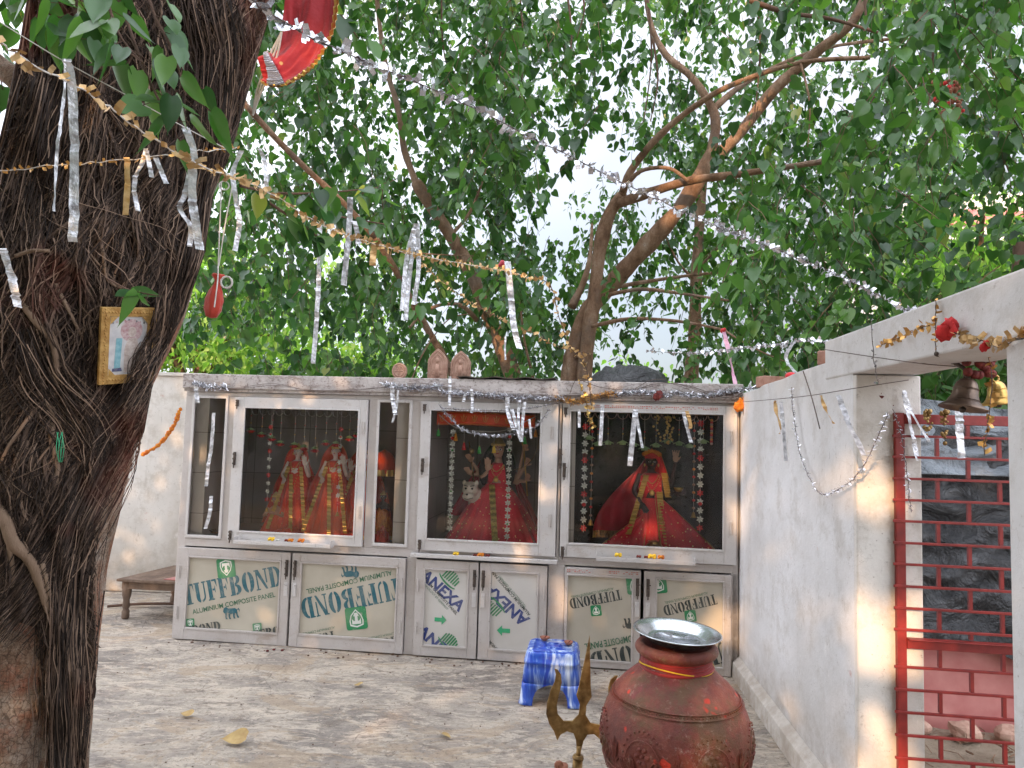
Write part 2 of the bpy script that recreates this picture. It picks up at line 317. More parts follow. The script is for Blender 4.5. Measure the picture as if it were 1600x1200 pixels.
MT['acp'] = pm('cream_composite_panel', [(.38, .34, .27), (.47, .43, .35)], 3, .4, bs=.05)
MT['acp2'] = pm('pale_composite_panel', [(.5, .47, .43), (.57, .545, .51)], 3, .4, bs=.05)
def ink(name, c):
    n = N(name); k = n.mix(n.ramp(n.noise(20, 9, .8), [(.54, 0), (.68, .55)]), c, (.4, .37, .31)); k = n.mix(n.ramp(n.noise(5, 5), [(.4, 0), (.7, .25)]), k, (.4, .37, .31)); return n.set(col=k, rough=.5)
MT['teal'] = ink('teal_ink', (.012, .1, .13)); MT['green'] = ink('green_ink', (.01, .2, .07)); MT['dgreen'] = ink('dark_green_ink', (.02, .12, .06)); MT['navy'] = ink('navy_ink', (.015, .035, .17)); MT['black'] = ink('black_ink', (.02, .03, .03)); MT['lgreen'] = ink('light_green_ink', (.02, .33, .14)); MT['rink'] = ink('red_ink', (.5, .08, .05)); MT['white'] = ink('white_ink', (.65, .66, .62)); MT['grey'] = ink('grey_ink', (.16, .17, .18))
def m_fab(name, c, spot=None, sc=60, thr=.1, rough=.7):
    n = N(name); k = n.mix(n.ramp(n.noise(7, 5), [(.3, 0), (.7, .6)]), c, tuple(x*.5 for x in c))
    if spot:
        k = n.mix(n.ramp(n.voro(sc), [(thr, 1), (thr+.06, 0)]), k, spot)
    return n.set(col=k, rough=rough, bump=n.noise(26, 4), bs=.5, bd=.012, Sheen_Weight=.3)
MT['red'] = m_fab('red_cloth', (.78, .022, .03), (.8, .5, .15), 38, .08); MT['red2'] = m_fab('scarlet_cloth', (.8, .06, .02), (.75, .42, .1), 55, .12); MT['redplain'] = m_fab('plain_red_cloth', (.62, .012, .02)); MT['orange'] = m_fab('orange_red_cloth', (.8, .085, .02)); MT['maroon'] = m_fab('maroon_veil', (.42, .014, .03), (.35, .15, .06), 50, .06); MT['reddot'] = m_fab('spangled_red_cloth', (.8, .02, .045), (.9, .7, .3), 34, .14)
MT['chunri'] = m_fab('red_gauze_cloth', (.42, .006, .014), (.6, .35, .12), 16, .07); MT['pouchred'] = m_fab('pouch_red_cloth', (.5, .035, .012)); MT['threadred'] = m_fab('dark_red_thread', (.3, .008, .008)); MT['skin_pale'] = pm('pale_marble_skin', [(.62, .5, .44), (.72, .6, .53)], 10, .35); MT['skin_tan'] = pm('tan_painted_skin', [(.42, .24, .16), (.5, .3, .2)], 10, .4); MT['skin_dark'] = pm('black_painted_skin', [(.03, .02, .025), (.06, .035, .035)], 10, .35)
MT['hair'] = pm('black_hair', [(.006, .005, .005), (.02, .015, .013)], 60, .6, bs=.8); MT['eyewhite'] = pm('painted_eye', [(.7, .68, .64), (.75, .72, .7)], 10, .4); MT['lip'] = pm('painted_lip', [(.4, .03, .03), (.5, .05, .05)], 10, .4)
MT['brass'] = pm('tarnished_brass', [(.14, .085, .035), (.29, .18, .07), (.48, .33, .14)], 24, .48, .8, bs=.5); MT['bronze'] = pm('dark_bell_bronze', [(.07, .05, .04), (.22, .16, .12)], 14, .4, .85, bs=.3); MT['brassy'] = pm('yellow_bell_brass', [(.35, .2, .05), (.62, .42, .14)], 14, .33, .85)
MT['steel'] = pm('steel_plate', [(.55, .58, .62), (.72, .75, .78)], 25, .22, .95, bs=.15); MT['iron'] = pm('dark_iron', [(.05, .04, .035), (.13, .1, .08)], 20, .55, .5)
def m_pot():
    n = N('painted_terracotta'); c = n.ramp(n.noise(7, 8, .72), [(.32, (.1, .022, .015)), (.48, (.19, .04, .025)), (.62, (.28, .085, .05))])
    c = n.mix(n.ramp(n.noise(6, 7, .75, n.map((1, 1, 1), (.3, 0, 1))), [(.5, 0), (.6, .75)]), c, (.13, .075, .03))
    c = n.mix(n.ramp(n.noise(8, 5, .65, n.map((1, 1, 1), (1, 2, 0))), [(.57, 0), (.66, .5)]), c, (.28, .035, .055))
    c = n.mix(n.ramp(n.noise(34, 8, .8), [(.56, 0), (.66, .6)]), c, (.4, .27, .2)); c = n.mix(n.ramp(n.noise(5, 7, .8, n.map((1, 1, 1), (2, 0, 1))), [(.62, 0), (.68, .5)]), c, (.45, .4, .36))
    c = n.mix(n.ramp(n.noise(16, 2, .5, n.map((1, 1, 1), (0, 1, 2))), [(.68, 0), (.71, .9)]), c, (.62, .04, .015)); c = n.mix(n.ramp(n.noise(19, 2, .5, n.map((1, 1, 1), (1, 1, 0))), [(.72, 0), (.75, .8)]), c, (.6, .33, .06))
    h = n.n('Math', operation='ADD'); n.l(n.noise(60, 8, .8), h.inputs[0]); n.l(n.noise(14, 5), h.inputs[1])
    return n.set(col=c, rough=n.ramp(n.noise(12, 5), [(.3, .3), (.7, .6)]), bump=h.outputs[0], bs=.7, bd=.008)
MT['pot'] = m_pot(); MT['terra'] = pm('plain_terracotta', [(.24, .085, .05), (.38, .16, .1)], 14, .8, bs=.5); MT['clay'] = pm('clay_plaque', [(.3, .17, .12), (.46, .3, .23)], 20, .9, bs=.8)
def m_plastic():
    n = N('marbled_blue_plastic'); f = n.noise(2.2, 4, .55, n.map((6, 6, 1.1)), 1.6); c = n.ramp(f, [(.36, (.01, .035, .34)), (.5, (.025, .09, .45)), (.58, (.22, .32, .62)), (.7, (.62, .68, .78))]); return n.set(col=c, rough=.32, bump=n.noise(20, 4), bs=.1)
MT['plastic'] = m_plastic()
def m_tarp(name, a, b):
    n = N(name); c = n.ramp(n.noise(3, 7, .7), [(.3, a), (.7, b)]); return n.set(col=c, rough=.28, bump=n.noise(4.5, 8, .62, n.map((1, 1, 1.1)), 1.2), bs=1, bd=.09, spec=.7)
MT['tarp'] = m_tarp('black_plastic_sheet', (.012, .013, .016), (.05, .052, .055)); MT['tarpg'] = m_tarp('silver_grey_sheet', (.1, .115, .13), (.26, .29, .32))
MT['redpaint'] = pm('red_gate_paint', [(.15, .009, .007), (.28, .022, .016)], 14, .45, bs=.2)
MT['pinkwall'] = pm('red_washed_wall', [(.42, .13, .12), (.55, .24, .21)], 5, .85, bs=.4); MT['wood'] = m_bark('old_grey_wood', [(.3, (.09, .06, .045)), (.7, (.25, .18, .135))]); MT['gilt'] = pm('gilt_wood', [(.36, .19, .05), (.6, .38, .13)], 35, .45, .3, bs=.8)
MT['marigold'] = pm('marigold_petals', [(.5, .1, .01), (.75, .28, .02)], 40, .8, bs=1, bd=.01); MT['marigold_y'] = pm('yellow_petals', [(.7, .4, .02), (.85, .6, .05)], 40, .8); MT['dkflower'] = pm('dried_rose', [(.08, .01, .012), (.2, .03, .02)], 40, .8); MT['redflower'] = pm('red_cloth_flower', [(.45, .015, .02), (.7, .03, .03)], 30, .7); MT['whiteflower'] = pm('white_cloth_flower', [(.55, .57, .5), (.75, .76, .7)], 30, .7); MT['greenleafcloth'] = pm('pale_green_cloth_leaf', [(.2, .34, .14), (.4, .52, .26)], 20, .7); MT['grn'] = pm('green_tassel', [(.04, .28, .06), (.08, .42, .1)], 20, .6); MT['org'] = pm('orange_tassel', [(.6, .2, .02), (.8, .32, .04)], 20, .6); MT['brick'] = pm('red_brick', [(.26, .12, .08), (.42, .24, .18)], 20, .9, bs=.7)
MT['bgwall'] = pm('pale_far_wall', [(.5, .46, .44), (.62, .58, .55)], 3, .9); MT['dryleaf'] = pm('dry_leaf', [(.3, .19, .07), (.45, .32, .13)], 20, .8)
# ------------------------------------------------------------------ setting
def struct(name, mb, mat, **k): o = mb.build(name, mat, None, **k); o['kind'] = 'structure'; return o
m = MB(); m.grid(lambda i, j: (lerp(-9, 9, i), lerp(-8, 12, j), .012*(mnoise.noise(Vector((i*16, j*18, 0)))+.0)-.0), 90, 90); struct('courtyard_floor', m, MT['floor'], smooth=True)
m = MB(); m.add([(-150, -150, -.06), (150, -150, -.06), (150, 150, -.06), (-150, 150, -.06)], [(0, 1, 2, 3)]); struct('ground', m, MT['soil'])
# soil patch beyond the gateway
m = MB(); o3 = wallw(0, .27, 0)
def soilf(i, j):
    s = lerp(-4, 6, j); e = lerp(.0, 6, i); P = wallw(s, .265+e, 0); h = .03+.05*mnoise.noise(Vector((P.x*3, P.y*3, 0)))+.02*mnoise.noise(Vector((P.x*13, P.y*13, 3))); return (P.x, P.y, max(h, .016)+.0)
m.grid(soilf, 90, 110); struct('soil_yard', m, MT['soil'], smooth=True)

# back wall (left)
bw = MB(); bw.box(-9, 6.95, 0, .2, 7.15, 2.075); bw.box(-9, 6.93, 2.075, .2, 7.17, 2.11)
tag(bw.build('boundary_wall', MT['plaster_warm'], None, bevel=.006), 'stained cream plaster boundary wall behind the low wooden bench and the big trunk', 'wall')

# right wall with the gateway
wr = thing('gateway_wall', 'white plastered side wall with the gateway opening and beam on the right', 'wall', WB, WANG-math.pi/2)
# local frame of wr: x = WD (along), y = away from court?  (rotation WANG-90deg : x axis -> WD ; y axis -> rotated +90 of WD)
def wbox(mb, s0, s1, o0, o1, z0, z1): mb.box(s0, o0, z0, s1, o1, z1); return mb
m = MB(); n_ = 40
# wall slab, top rising in uneven steps
tops = [(0, 1.93), (.45, 1.935), (.6, 1.95), (1.0, 1.955), (1.25, 1.97), (1.62, 1.975), (2.0, 1.98)]
def wl(i, j, k): return None
outl = [(-1.4, 0)]+[(2.0, 0)]+[(2.0, 1.9)]+[(s, z) for s, z in reversed(tops)]+[(-1.4, 1.93)]
m.prism(outl, lambda x, y, d: Vector((x, d, y)), .2)
wall_o = m.build('wall_panel', MT['plaster'], wr, world=False, bevel=.004)
m = MB(); m.box(1.995, -.0, 0, 2.03, .258, 1.89); m.build('jamb', MT['plaster_warm'], wr, world=False, bevel=.006)
m = MB(); m.box(3.05, 0, 0, 6.0, .25, 1.892); m.build('near_pillar', MT['plaster'], wr, world=False, bevel=.012)
m = MB(); m.box(1.68, -.006, 1.895, 6.0, .256, 2.075); m.build('gateway_beam', MT['plaster'], wr, world=False, bevel=.008)
m = MB(); m.prism([(0, 0), (-.05, 0), (-.045, .1), (0, .14)], lambda x, y, d: Vector((lerp(.0, 1.994, d), x, y)), 1); m.build('skirting', MT['plaster_warm'], wr, world=False, bevel=.004)
def brick(lbl, s, rz, z):
    R = Matrix.Rotation(rz, 3, 'Z'); mb = MB(); mb.box(-.11, -.05, 0, .11, .05, .07, R=R); o = mb.build('brick', MT['brick'] if rz != .3 else MT['plaster_warm'], None, bevel=.008); o.location = wallw(s, .1, z); return tag(o, lbl, 'brick', 'loose bricks on the wall top')
brick('loose red brick on the wall top just left of the gateway beam', 1.5, .9, 1.976); brick('pale mortar covered brick on the wall top beside the shrine roof', .5, .3-.084, 1.94)
rb = MB(); rb.ball((0, 0, .022), (.035, .03, .022), 10, 6); o = rb.build('cloth_scrap', MT['redplain'], None, smooth=True); o.location = wallw(.95, .06, 1.955); tag(o, 'small crumpled red cloth scrap on the wall top left of the loose brick', 'cloth scrap')

# ------------------------------------------------------------------ shrine cabinet
sh = thing('shrine_cabinet', 'long white aluminium and glass shrine cabinet with three glazed cells and printed panel doors below', 'shrine', CA, CANG)
UL, UR = -.03, 4.10
m = MB(); m.box(UL-.01, -.045, 1.885, UR+.02, 1.05, 1.995)
cop = m.build('coping', MT['concrete'], sh, world=False, bevel=.006)
m = MB(); m.box(UL-.004, -.028, 1.862, UR+.01, .0, 1.886)
m.build('drip_edge', MT['concrete'], sh, world=False, bevel=.003)
m = MB(); zt = 1.861
for (a, b) in ((UL, .035), (.318, .378), (1.432, 1.5), (1.758, 1.828), (2.846, 2.866), (4.06, UR)): m.box(a, 0, .745 if b < 4.1 and a > 0 else 0, b, .045, 1.828)
m.box(UL, .002, 1.828, UR, .044, zt); m.box(UL, .001, .69, UR, .046, .745)
m.box(.035, .002, .745, .318, .04, .775); m.box(1.5, .002, .745, 1.758, .04, .78)
for (a, b) in ((1.765, 1.838), (2.795, 2.912)): m.box(a, -.002, .0, b, .044, .69)
m.box(4.052, .0, 0, UR-.001, .044, .69); m.box(.036, .004, 0, 4.05, .03, .01)
fr = m.build('frame', MT['alu'], sh, world=False, bevel=.003)
m = MB(); m.box(UL, .046, 0, UL+.04, 1.04, 1.884); m.box(UR-.04, .046, 0, UR, 1.04, 1.884); m.box(UL+.041, 1.0, 0, UR-.041, 1.04, 1.884)
m.build('carcass', MT['plaster'], sh, world=False)
m = MB(); m.box(UL+.041, .047, .70, UR-.041, .999, .757); m.build('cell_floor', MT['tile_grey'], sh, world=False)
m = MB(); m.box(UL+.041, .05, 1.86, UR-.041, .999, 1.883); m.build('cell_ceiling', MT['tile_grey'], sh, world=False)
# tiled partitions
for q in ((1.63, .06, .758, 1.84, .995, 1.859), (2.84, .06, .758, 2.965, .995, 1.859), (.012, .06, .758, .13, .5, 1.859)): m = MB(); m.box(*q); m.build('tiled_partition', MT['tile'], sh, world=False, bevel=.002)
m = MB(); m.box(.013, .9, .758, 1.629, .99, 1.859); m.box(.013, .5, .758, .03, .899, 1.859); m.build('cell_back', MT['tile_grey'], sh, world=False)
m = MB(); m.box(1.841, .9, .758, 2.839, .99, 1.859); m.build('cell_back', MT['tile_grey'], sh, world=False)
m = MB(); m.box(2.966, .9, .758, 4.058, .99, 1.859); m.box(2.966, .07, .758, 2.972, .899, 1.859); m.box(4.04, .07, .758, 4.058, .899, 1.859); m.box(2.973, .07, .7575, 4.039, .899, .762); m.build('granite_lining', MT['granite'], sh, world=False)
def panel_door(name, u0, u1, z0, z1, g, infill, imat, y0=-.032, lbl=None, bev=.004):
    gu0, gu1, gz0, gz1 = g
    m = MB(); y1 = -.001
    m.box(u0, y0, z0, gu0, y1, z1); m.box(gu1, y0, z0, u1, y1, z1); m.box(gu0+.0005, y0+.0007, z0, gu1-.0005, y1, gz0); m.box(gu0+.0005, y0+.0007, gz1, gu1-.0005, y1, z1)
    b = .012                 # inner bevel bead
    m.box(gu0, y0-.005, gz0, gu0+b, y0+.01, gz1); m.box(gu1-b, y0-.005, gz0, gu1, y0+.01, gz1); m.box(gu0+b, y0-.0045, gz0, gu1-b, y0+.01, gz0+b*1.3); m.box(gu0+b, y0-.0045, gz1-b, gu1-b, y0+.01, gz1)
    d = m.build(name, MT['alu2' if name == 'glass_door' else 'alu'], sh, world=False, bevel=.0025)
    if lbl: d['label'] = lbl
    m = MB(); yy = y0+.012; m.box(gu0+.001, yy, gz0+.001, gu1-.001, yy+.004, gz1-.001); m.build(infill, imat, d, world=False)
    return d
def bolt(d, u, z, h=.16, y=-.034, chain=False):
    m = MB(); m.box(u-.011, y-.003, z-h/2, u+.011, y, z+h/2); m.tube([(u, y-.010, z-h/2-.02), (u, y-.010, z+h/2+.0)], .0045, 8)
    for q in (-.35, 0, .35): m.box(u-.010, y-.015, z+h*q-.006, u+.010, y-.003, z+h*q+.006)
    m.tube([(u, y-.01, z+.02), (u+.018, y-.02, z+.02)], .004, 6)
    m.build('latch', MT['iron'], d, world=False, bevel=.001)
def hinge(d, u, z, h=.09, y=-.034):
    m = MB(); m.box(u-.012, y-.002, z-h/2, u+.012, y, z+h/2); m.tube([(u, y-.004, z-h/2), (u, y-.004, z+h/2)], .0045, 8)
    for q in (-.3, 0, .3): m.ball((u-.007, y-.002, z+q*h), .0025, 6, 4); 
    m.build('hinge', MT['alu'], d, world=False)
def hasp(d, u, z, y=-.034):
    m = MB(); m.box(u-.014, y-.004, z-.05, u+.014, y, z+.05); m.tube([(u-.008, y-.004, z+.03), (u-.008, y-.022, z+.03), (u+.008, y-.022, z+.03), (u+.008, y-.004, z+.03)], .003, 6)
    m.build('hasp', MT['alu2'], d, world=False, bevel=.001)
def sidewin(u0, u1, z0, z1, lbl):
    m = MB(); b = .02; m.box(u0, -.012, z0, u0+b, .0, z1); m.box(u1-b, -.012, z0, u1, .0, z1); m.box(u0+b, -.0115, z0, u1-b, .0, z0+b); m.box(u0+b, -.0115, z1-b, u1-b, .0, z1)
    d = m.build('side_window', MT['alu2'], sh, world=False, bevel=.002); d['label'] = lbl
    m = MB(); m.box(u0+b, .012, z0+b, u1-b, .016, z1-b); m.build('pane', MT['glass'], d, world=False)
sidewin(.03, .322, .755, 1.832, 'narrow fixed window at the left end'); sidewin(1.495, 1.762, .76, 1.832, 'narrow fixed window with a cream tiled strip behind')
G1 = panel_door('glass_door', .385, 1.428, .75, 1.826, (.462, 1.372, .812, 1.755), 'pane', MT['glass'], lbl='left glass door')
G2 = panel_door('glass_door', 1.835, 2.842, .75, 1.826, (1.9, 2.725, .822, 1.772), 'pane', MT['glass'], lbl='middle glass door')
G3 = panel_door('glass_door', 2.874, 4.082, .752, 1.84, (2.92, 4.0, .838, 1.79), 'pane', MT['glass'], lbl='right glass door in front of the black cell')
for d, us, uh in ((G1, (.41,), 1.405), (G2, (1.862,), 2.80), (G3, (2.893,), 4.045)):
    for u in us: bolt(d, u, 1.36, .1); bolt(d, u, .79, .07); bolt(d, u, 1.78, .05)
    for z in (1.62, 1.0): hinge(d, uh, z)
bolt(G2, 2.862, 1.45, .12, y=-.036)
lowers = []
for (u0, u1, g, im, lb) in ((.0, .888, (.08, .822, .082, .622), 'acp', 'first lower door from the left'), (.905, 1.762, (.97, 1.71, .09, .622), 'acp', 'second lower door from the left'),
        (1.842, 2.298, (1.9, 2.232, .072, .625), 'acp2', 'third lower door from the left, narrow'), (2.31, 2.79, (2.38, 2.733, .074, .633), 'acp2', 'fourth lower door from the left, narrow'),
        (2.915, 3.44, (2.925, 3.392, .045, .638), 'acp', 'fifth lower door from the left'), (3.462, 4.05, (3.541, 4.006, .05, .642), 'acp', 'rightmost lower door, behind the big clay pot')):
    lowers.append((panel_door('panel_door', u0, u1, .008, .682, g, 'printed_panel', MT[im], lbl=lb), g))
for k, (u, dz) in enumerate(((.865, .5), (.93, .5), (2.272, .47), (2.335, .47), (3.418, .5), (3.49, .5))):
    d = lowers[k][0]; bolt(d, u, .57, .12); hasp(d, u, .42)
for k, u in ((0, .022), (1, 1.742), (2, 1.86), (3, 2.772), (5, 4.03)):
    for z in (.5, .2): hinge(lowers[k][0], u, z)
# shelves / trays
def tray(u0, u1, z0, z1, y=-.036, dep=.075, lbl=None):
    m = MB(); z = z0; m.box(u0, y-dep, z, u1, y, z+.005); m.box(u0, y-dep, z+.005, u1, y-dep+.004, z+.028); m.box(u0, y-dep+.004, z+.005, u0+.004, y, z+.05); m.box(u1-.004, y-dep+.004, z+.005, u1, y, z+.05)
    o = m.build('offering_tray', MT['alu2'], sh, world=False, bevel=.0015); o['label'] = lbl
tray(.475, 1.22, .742, .77, lbl='long metal tray under the left glass door'); tray(3.13, 3.80, .75, .78, lbl='long metal tray under the right glass door')
m = MB(); m.box(1.8, -.055, .7, 2.86, -.001, .728); m.build('ledge', MT['alu2'], sh, world=False, bevel=.003)

# ------------------------------------------------------------------ lettering
def ring(cx, cy, ro, ri, a0, a1, n=14, iox=0):
    p = [(cx+ro[0]*math.cos(lerp(a0, a1, i/n)), cy+ro[1]*math.sin(lerp(a0, a1, i/n))) for i in range(n+1)]
    q = [(cx+iox+ri[0]*math.cos(lerp(a1, a0, i/n)), cy+ri[1]*math.sin(lerp(a1, a0, i/n))) for i in range(n+1)]
    return [[p[i], p[i+1], q[n-i-1], q[n-i]] for i in range(n)]
def rc(a, b, c, d): return [(a, b), (c, b), (c, d), (a, d)]
Pi = math.pi
GL = {
 'T': (.78, [rc(.0,.9,.23,1), [(0,.6),(.09,.9),(0,.9)], rc(.55,.9,.78,1), [(.78,.6),(.78,.9),(.69,.9)], rc(.26,.07,.52,1), rc(.15,0,.63,.07)]),
 'U': (.86, [rc(.08,.3,.35,.93), rc(.0,.93,.42,1), rc(.67,.3,.77,.93), rc(.57,.93,.86,1)]+ring(.39, .3, (.31,.31), (.05,.2), Pi, Pi*1.46)+ring(.44, .3, (.33,.31), (.23,.2), Pi*1.54, Pi*2)),
 'F': (.76, [rc(.08,.06,.36,.94), rc(0,0,.46,.06), rc(0,.94,.36,1), rc(.4,.91,.74,1), [(.6,.92),(.74,.58),(.74,.92)], rc(.4,.45,.5,.55), [(.5,.5),(.6,.3),(.6,.7)]]),
 'B': (.88, [rc(.08,.06,.36,.94), rc(0,0,.36,.06), rc(0,.94,.36,1)]+ring(.41, .755, (.38,.245), (.12,.165), -Pi/2, Pi/2)+ring(.41, .26, (.42,.26), (.14,.17), -Pi/2, Pi/2)),
 'O': (.88, ring(.4, .5, (.4,.51), (.1,.4), Pi*.53, Pi*1.47)+ring(.47, .5, (.4,.51), (.1,.4), -Pi*.47, Pi*.47)),
 'N': (.94, [rc(.1,.06,.2,.9), rc(.0,0,.32,.06), [(.0,1),(.32,1),(.85,.0),(.7,0),(.08,.94),(0,.94)], rc(.76,.3,.86,.94), rc(.66,.94,.94,1)]),
 'D': (.92, [rc(.08,.06,.36,.94), rc(0,0,.36,.06), rc(0,.94,.36,1)]+ring(.4, .5, (.5,.5), (.2,.4), -Pi/2, Pi/2)),
}
def glyphs(s):
    x = 0; P = []
    for ch in s:
        w_, ps = GL[ch]; P += [[(px+x, py) for px, py in p] for p in ps]; x += w_+.06
    return P, x-.06
FONT = {}
def ftext(s, bold=0, shear=0):
    key = (s, bold, shear)
    cu = bpy.data.curves.new('t', 'FONT'); cu.body = s; cu.size = 1; cu.offset = bold; cu.shear = shear; cu.resolution_u = 3
    ob = bpy.data.objects.new('t', cu); me = bpy.data.meshes.new_from_object(ob)
    vs = [(v.co.x, v.co.y) for v in me.vertices]; fs = [tuple(p.vertices) for p in me.polygons]
    bpy.data.objects.remove(ob); bpy.data.curves.remove(cu); bpy.data.meshes.remove(me)
    x0 = min(v[0] for v in vs); x1 = max(v[0] for v in vs); return [[(vs[i][0]-x0, vs[i][1]) for i in f] for f in fs], x1-x0, .69
ZO = {}
def zp(zm, x, y):     # zoomed coordinate -> cabinet plane
    sc, ox, oy = {4: (4, 260, 830), 5: (2.963, 630, 850)}[zm]; return cab(ox+x/sc, oy+y/sc)
class Print:
    def __init__(s, door): s.d, s.g = door; s.L = {}
    def polys(s, ink_, polys, name): s.L[(name, ink_, len(s.L))] = list(polys)
    def line(s, ink_, name, txt, p0, p1, capz, zm, kind='f', bold=0, shear=0, cond=None):
        """p0 = baseline start, p1 = baseline end, capz = cap height in zoom px"""
        a = Vector(zp(zm, *p0)); b = Vector(zp(zm, *p1)); d = b-a; L = d.length; d.normalize(); nrm = Vector((-d.y, d.x))
        H = capz/{4: 4, 5: 2.963}[zm]*.00535*(1 if zm == 4 else .93)
        if kind == 'g': P, w_ = glyphs(txt); ch = 1
        else: P, w_, ch = ftext(txt, bold, shear)
        s.polys(ink_, [[tuple(a+d*(x*L/w_)+nrm*(y*H/ch)) for x, y in p] for p in P], name)
    def local(s, ink_, name, polys, c, size, ang, zm):
        C = Vector(zp(zm, *c)); k = size*.00535/{4: 4, 5: 2.963}[zm]*(1 if zm == 4 else .93); ca, sa = math.cos(ang), math.sin(ang)
        s.polys(ink_, [[(C.x+k*(x*ca-y*sa), C.y+k*(x*sa+y*ca)) for x, y in p] for p in polys], name)
    def done(s):
        gu0, gu1, gz0, gz1 = s.g; lay = 0
        for (name, ink_, _k), polys in s.L.items():
            lay += 1; b = bmesh.new()
            for p in polys:
                try: b.faces.new([b.verts.new((x, 0, z)) for x, z in p])
                except Exception: pass
            for co, no in (((gu0+.013,0,0),(-1,0,0)), ((gu1-.013,0,0),(1,0,0)), ((0,0,gz0+.017),(0,0,-1)), ((0,0,gz1-.013),(0,0,1))):
                bmesh.ops.bisect_plane(b, geom=b.verts[:]+b.edges[:]+b.faces[:], plane_co=co, plane_no=no, clear_outer=True)
            for v in b.verts: v.co.y = -.0205-.0004*lay
            me = bpy.data.meshes.new(name); b.to_mesh(me); b.free(); me.materials.append(MT[ink_])
            o = bpy.data.objects.new(name, me); col.objects.link(o); o.parent = s.d
SQ = []
def rsq(h, r=.22):
    p = []
    for cx, cy, a in ((h-r*h, h-r*h, 0), (-h+r*h, h-r*h, 90), (-h+r*h, -h+r*h, 180), (h-r*h, -h+r*h, 270)):
        p += [(cx+r*h*math.cos(rad(a+t)), cy+r*h*math.sin(rad(a+t))) for t in (0, 30, 60, 90)]
    return [p]
def shield_line():
    o = [(-.62,.62),(-.3,.72),(0,.8),(.3,.72),(.62,.62),(.66,.2),(.5,-.3),(0,-.82),(-.5,-.3),(-.66,.2)]; i = [(x*.84, y*.84) for x, y in o]; n = len(o)
    return [[o[k], o[(k+1) % n], i[(k+1) % n], i[k]] for k in range(n)]
SHT = [rc(-.42,.22,.42,.5), rc(-.13,-.5,.13,.22), [(-.42,.22),(-.26,.22),(-.42,-.0)], [(.42,.22),(.26,.22),(.42,0)], [(-.26,-.2),(-.13,-.2),(-.13,-.5)], [(.26,-.2),(.13,-.2),(.13,-.5)]]
def logo(P, c, size, ang, zm): P.local('green', 'shield_emblem', rsq(1), c, size, ang, zm); P.local('white', 'shield_outline', shield_line()+SHT, c, size, ang, zm)
# walking lion emblem made of gear-like blots
LION = [[(-1,.2),(-.9,.55),(-.6,.7),(-.35,.5),(-.4,.1),(-.6,-.1),(-.9,0)], [(-.42,.5),(.5,.5),(.75,.3),(.7,-.05),(.3,-.1),(-.1,-.15),(-.42,0)], [(-.75,-.05),(-.55,-.1),(-.6,-.5),(-.45,-.7),(-.7,-.7),(-.78,-.4)], [(-.35,-.1),(-.12,-.15),(-.2,-.45),(-.05,-.7),(-.28,-.7),(-.36,-.4)], [(.2,-.1),(.45,-.1),(.38,-.4),(.5,-.68),(.25,-.68),(.2,-.4)], [(.55,0),(.76,.1),(.8,-.3),(.95,-.6),(.72,-.62),(.62,-.3)], [(.7,.3),(.9,.5),(1.05,.3),(1,.0),(.93,.28),(.8,.3)]]
def fan():
    P = []
    for k in range(7):
        x = -.75+k*.25; h = math.sqrt(max(0, 1-x*x)); P.append([(x, -.15+.12*x), (x+.15, -.13+.12*x), (x+.15, max(.2, h*.95)), (x, max(.2, h*.95))])
    P += ring(0, -.15, (1.1, .38), (1.0, .2), Pi*1.05, Pi*1.95, 10); return P
ARW = [[(-1,.32),(.2,.32),(.2,-.32),(-1,-.32)], [(.2,.8),(1,0),(.2,-.8)]]
# door 1
P = Print(lowers[0]); T = 'TUFFBOND'
P.line('teal', 'large_lettering', T, (128, 462), (738, 334), 112, 4, 'g'); P.line('dgreen', 'small_lettering', 'ALUMINIUM COMPOSITE PANEL', (175, 515), (690, 405), 26, 4, bold=.012)
logo(P, (382, 226), 54, .17, 4); P.local('teal', 'lion_emblem', LION, (415, 505), 48, .12, 4)
logo(P, (160, 570), 25, .14, 4); logo(P, (577, 600), 26, .14, 4)
P.line('black', 'cut_off_lettering', T, (20, 668), (352, 612), 50, 4, 'g'); P.line('black', 'cut_off_lettering', T, (475, 690), (815, 625), 50, 4, 'g'); P.done()
P = Print(lowers[1])
P.line('teal', 'large_lettering', T, (1462, 285), (838, 420), 114, 4, 'g'); P.line('dgreen', 'small_lettering', 'ALUMINIUM COMPOSITE PANEL', (1412, 240), (880, 360), 26, 4, bold=.012)
logo(P, (1193, 540), 60, Pi+.17, 4); P.local('teal', 'lion_emblem', LION, (1155, 252), 50, Pi+.14, 4)
P.line('black', 'cut_off_lettering', T, (1056, 616), (720, 690), 50, 4, 'g'); P.line('black', 'cut_off_lettering', T, (1432, 650), (1120, 710), 50, 4, 'g')
P.line('dgreen', 'small_lettering', 'ALUMINIUM COMPOSITE PANEL', (1058, 588), (770, 650), 12, 4); P.line('dgreen', 'small_lettering', 'ALUMINIUM COMPOSITE PANEL', (1440, 622), (1220, 668), 12, 4); P.done()
P = Print(lowers[2])
P.line('navy', 'large_lettering', 'ANEXA', (76, 146), (262, 312), 46, 5, bold=.035, shear=.1); P.line('black', 'small_lettering', 'ALUMINIUM COMPOSITE PANEL', (68, 128), (247, 326), 12, 5, bold=.012)
P.line('dgreen', 'thin_lettering', 'TECHNOLOGY BY GERMANY', (84, 172), (206, 304), 10, 5); P.local('green', 'fan_emblem', fan(), (214, 162), 44, -.75, 5)
P.local('lgreen', 'arrow', ARW, (176, 347), 26, -.02, 5); P.line('navy', 'large_lettering', 'ANEXA', (58, 400), (262, 580), 46, 5, bold=.035, shear=.1); P.local('green', 'fan_emblem', fan(), (208, 452), 42, -.7, 5); P.done()
P = Print(lowers[3])
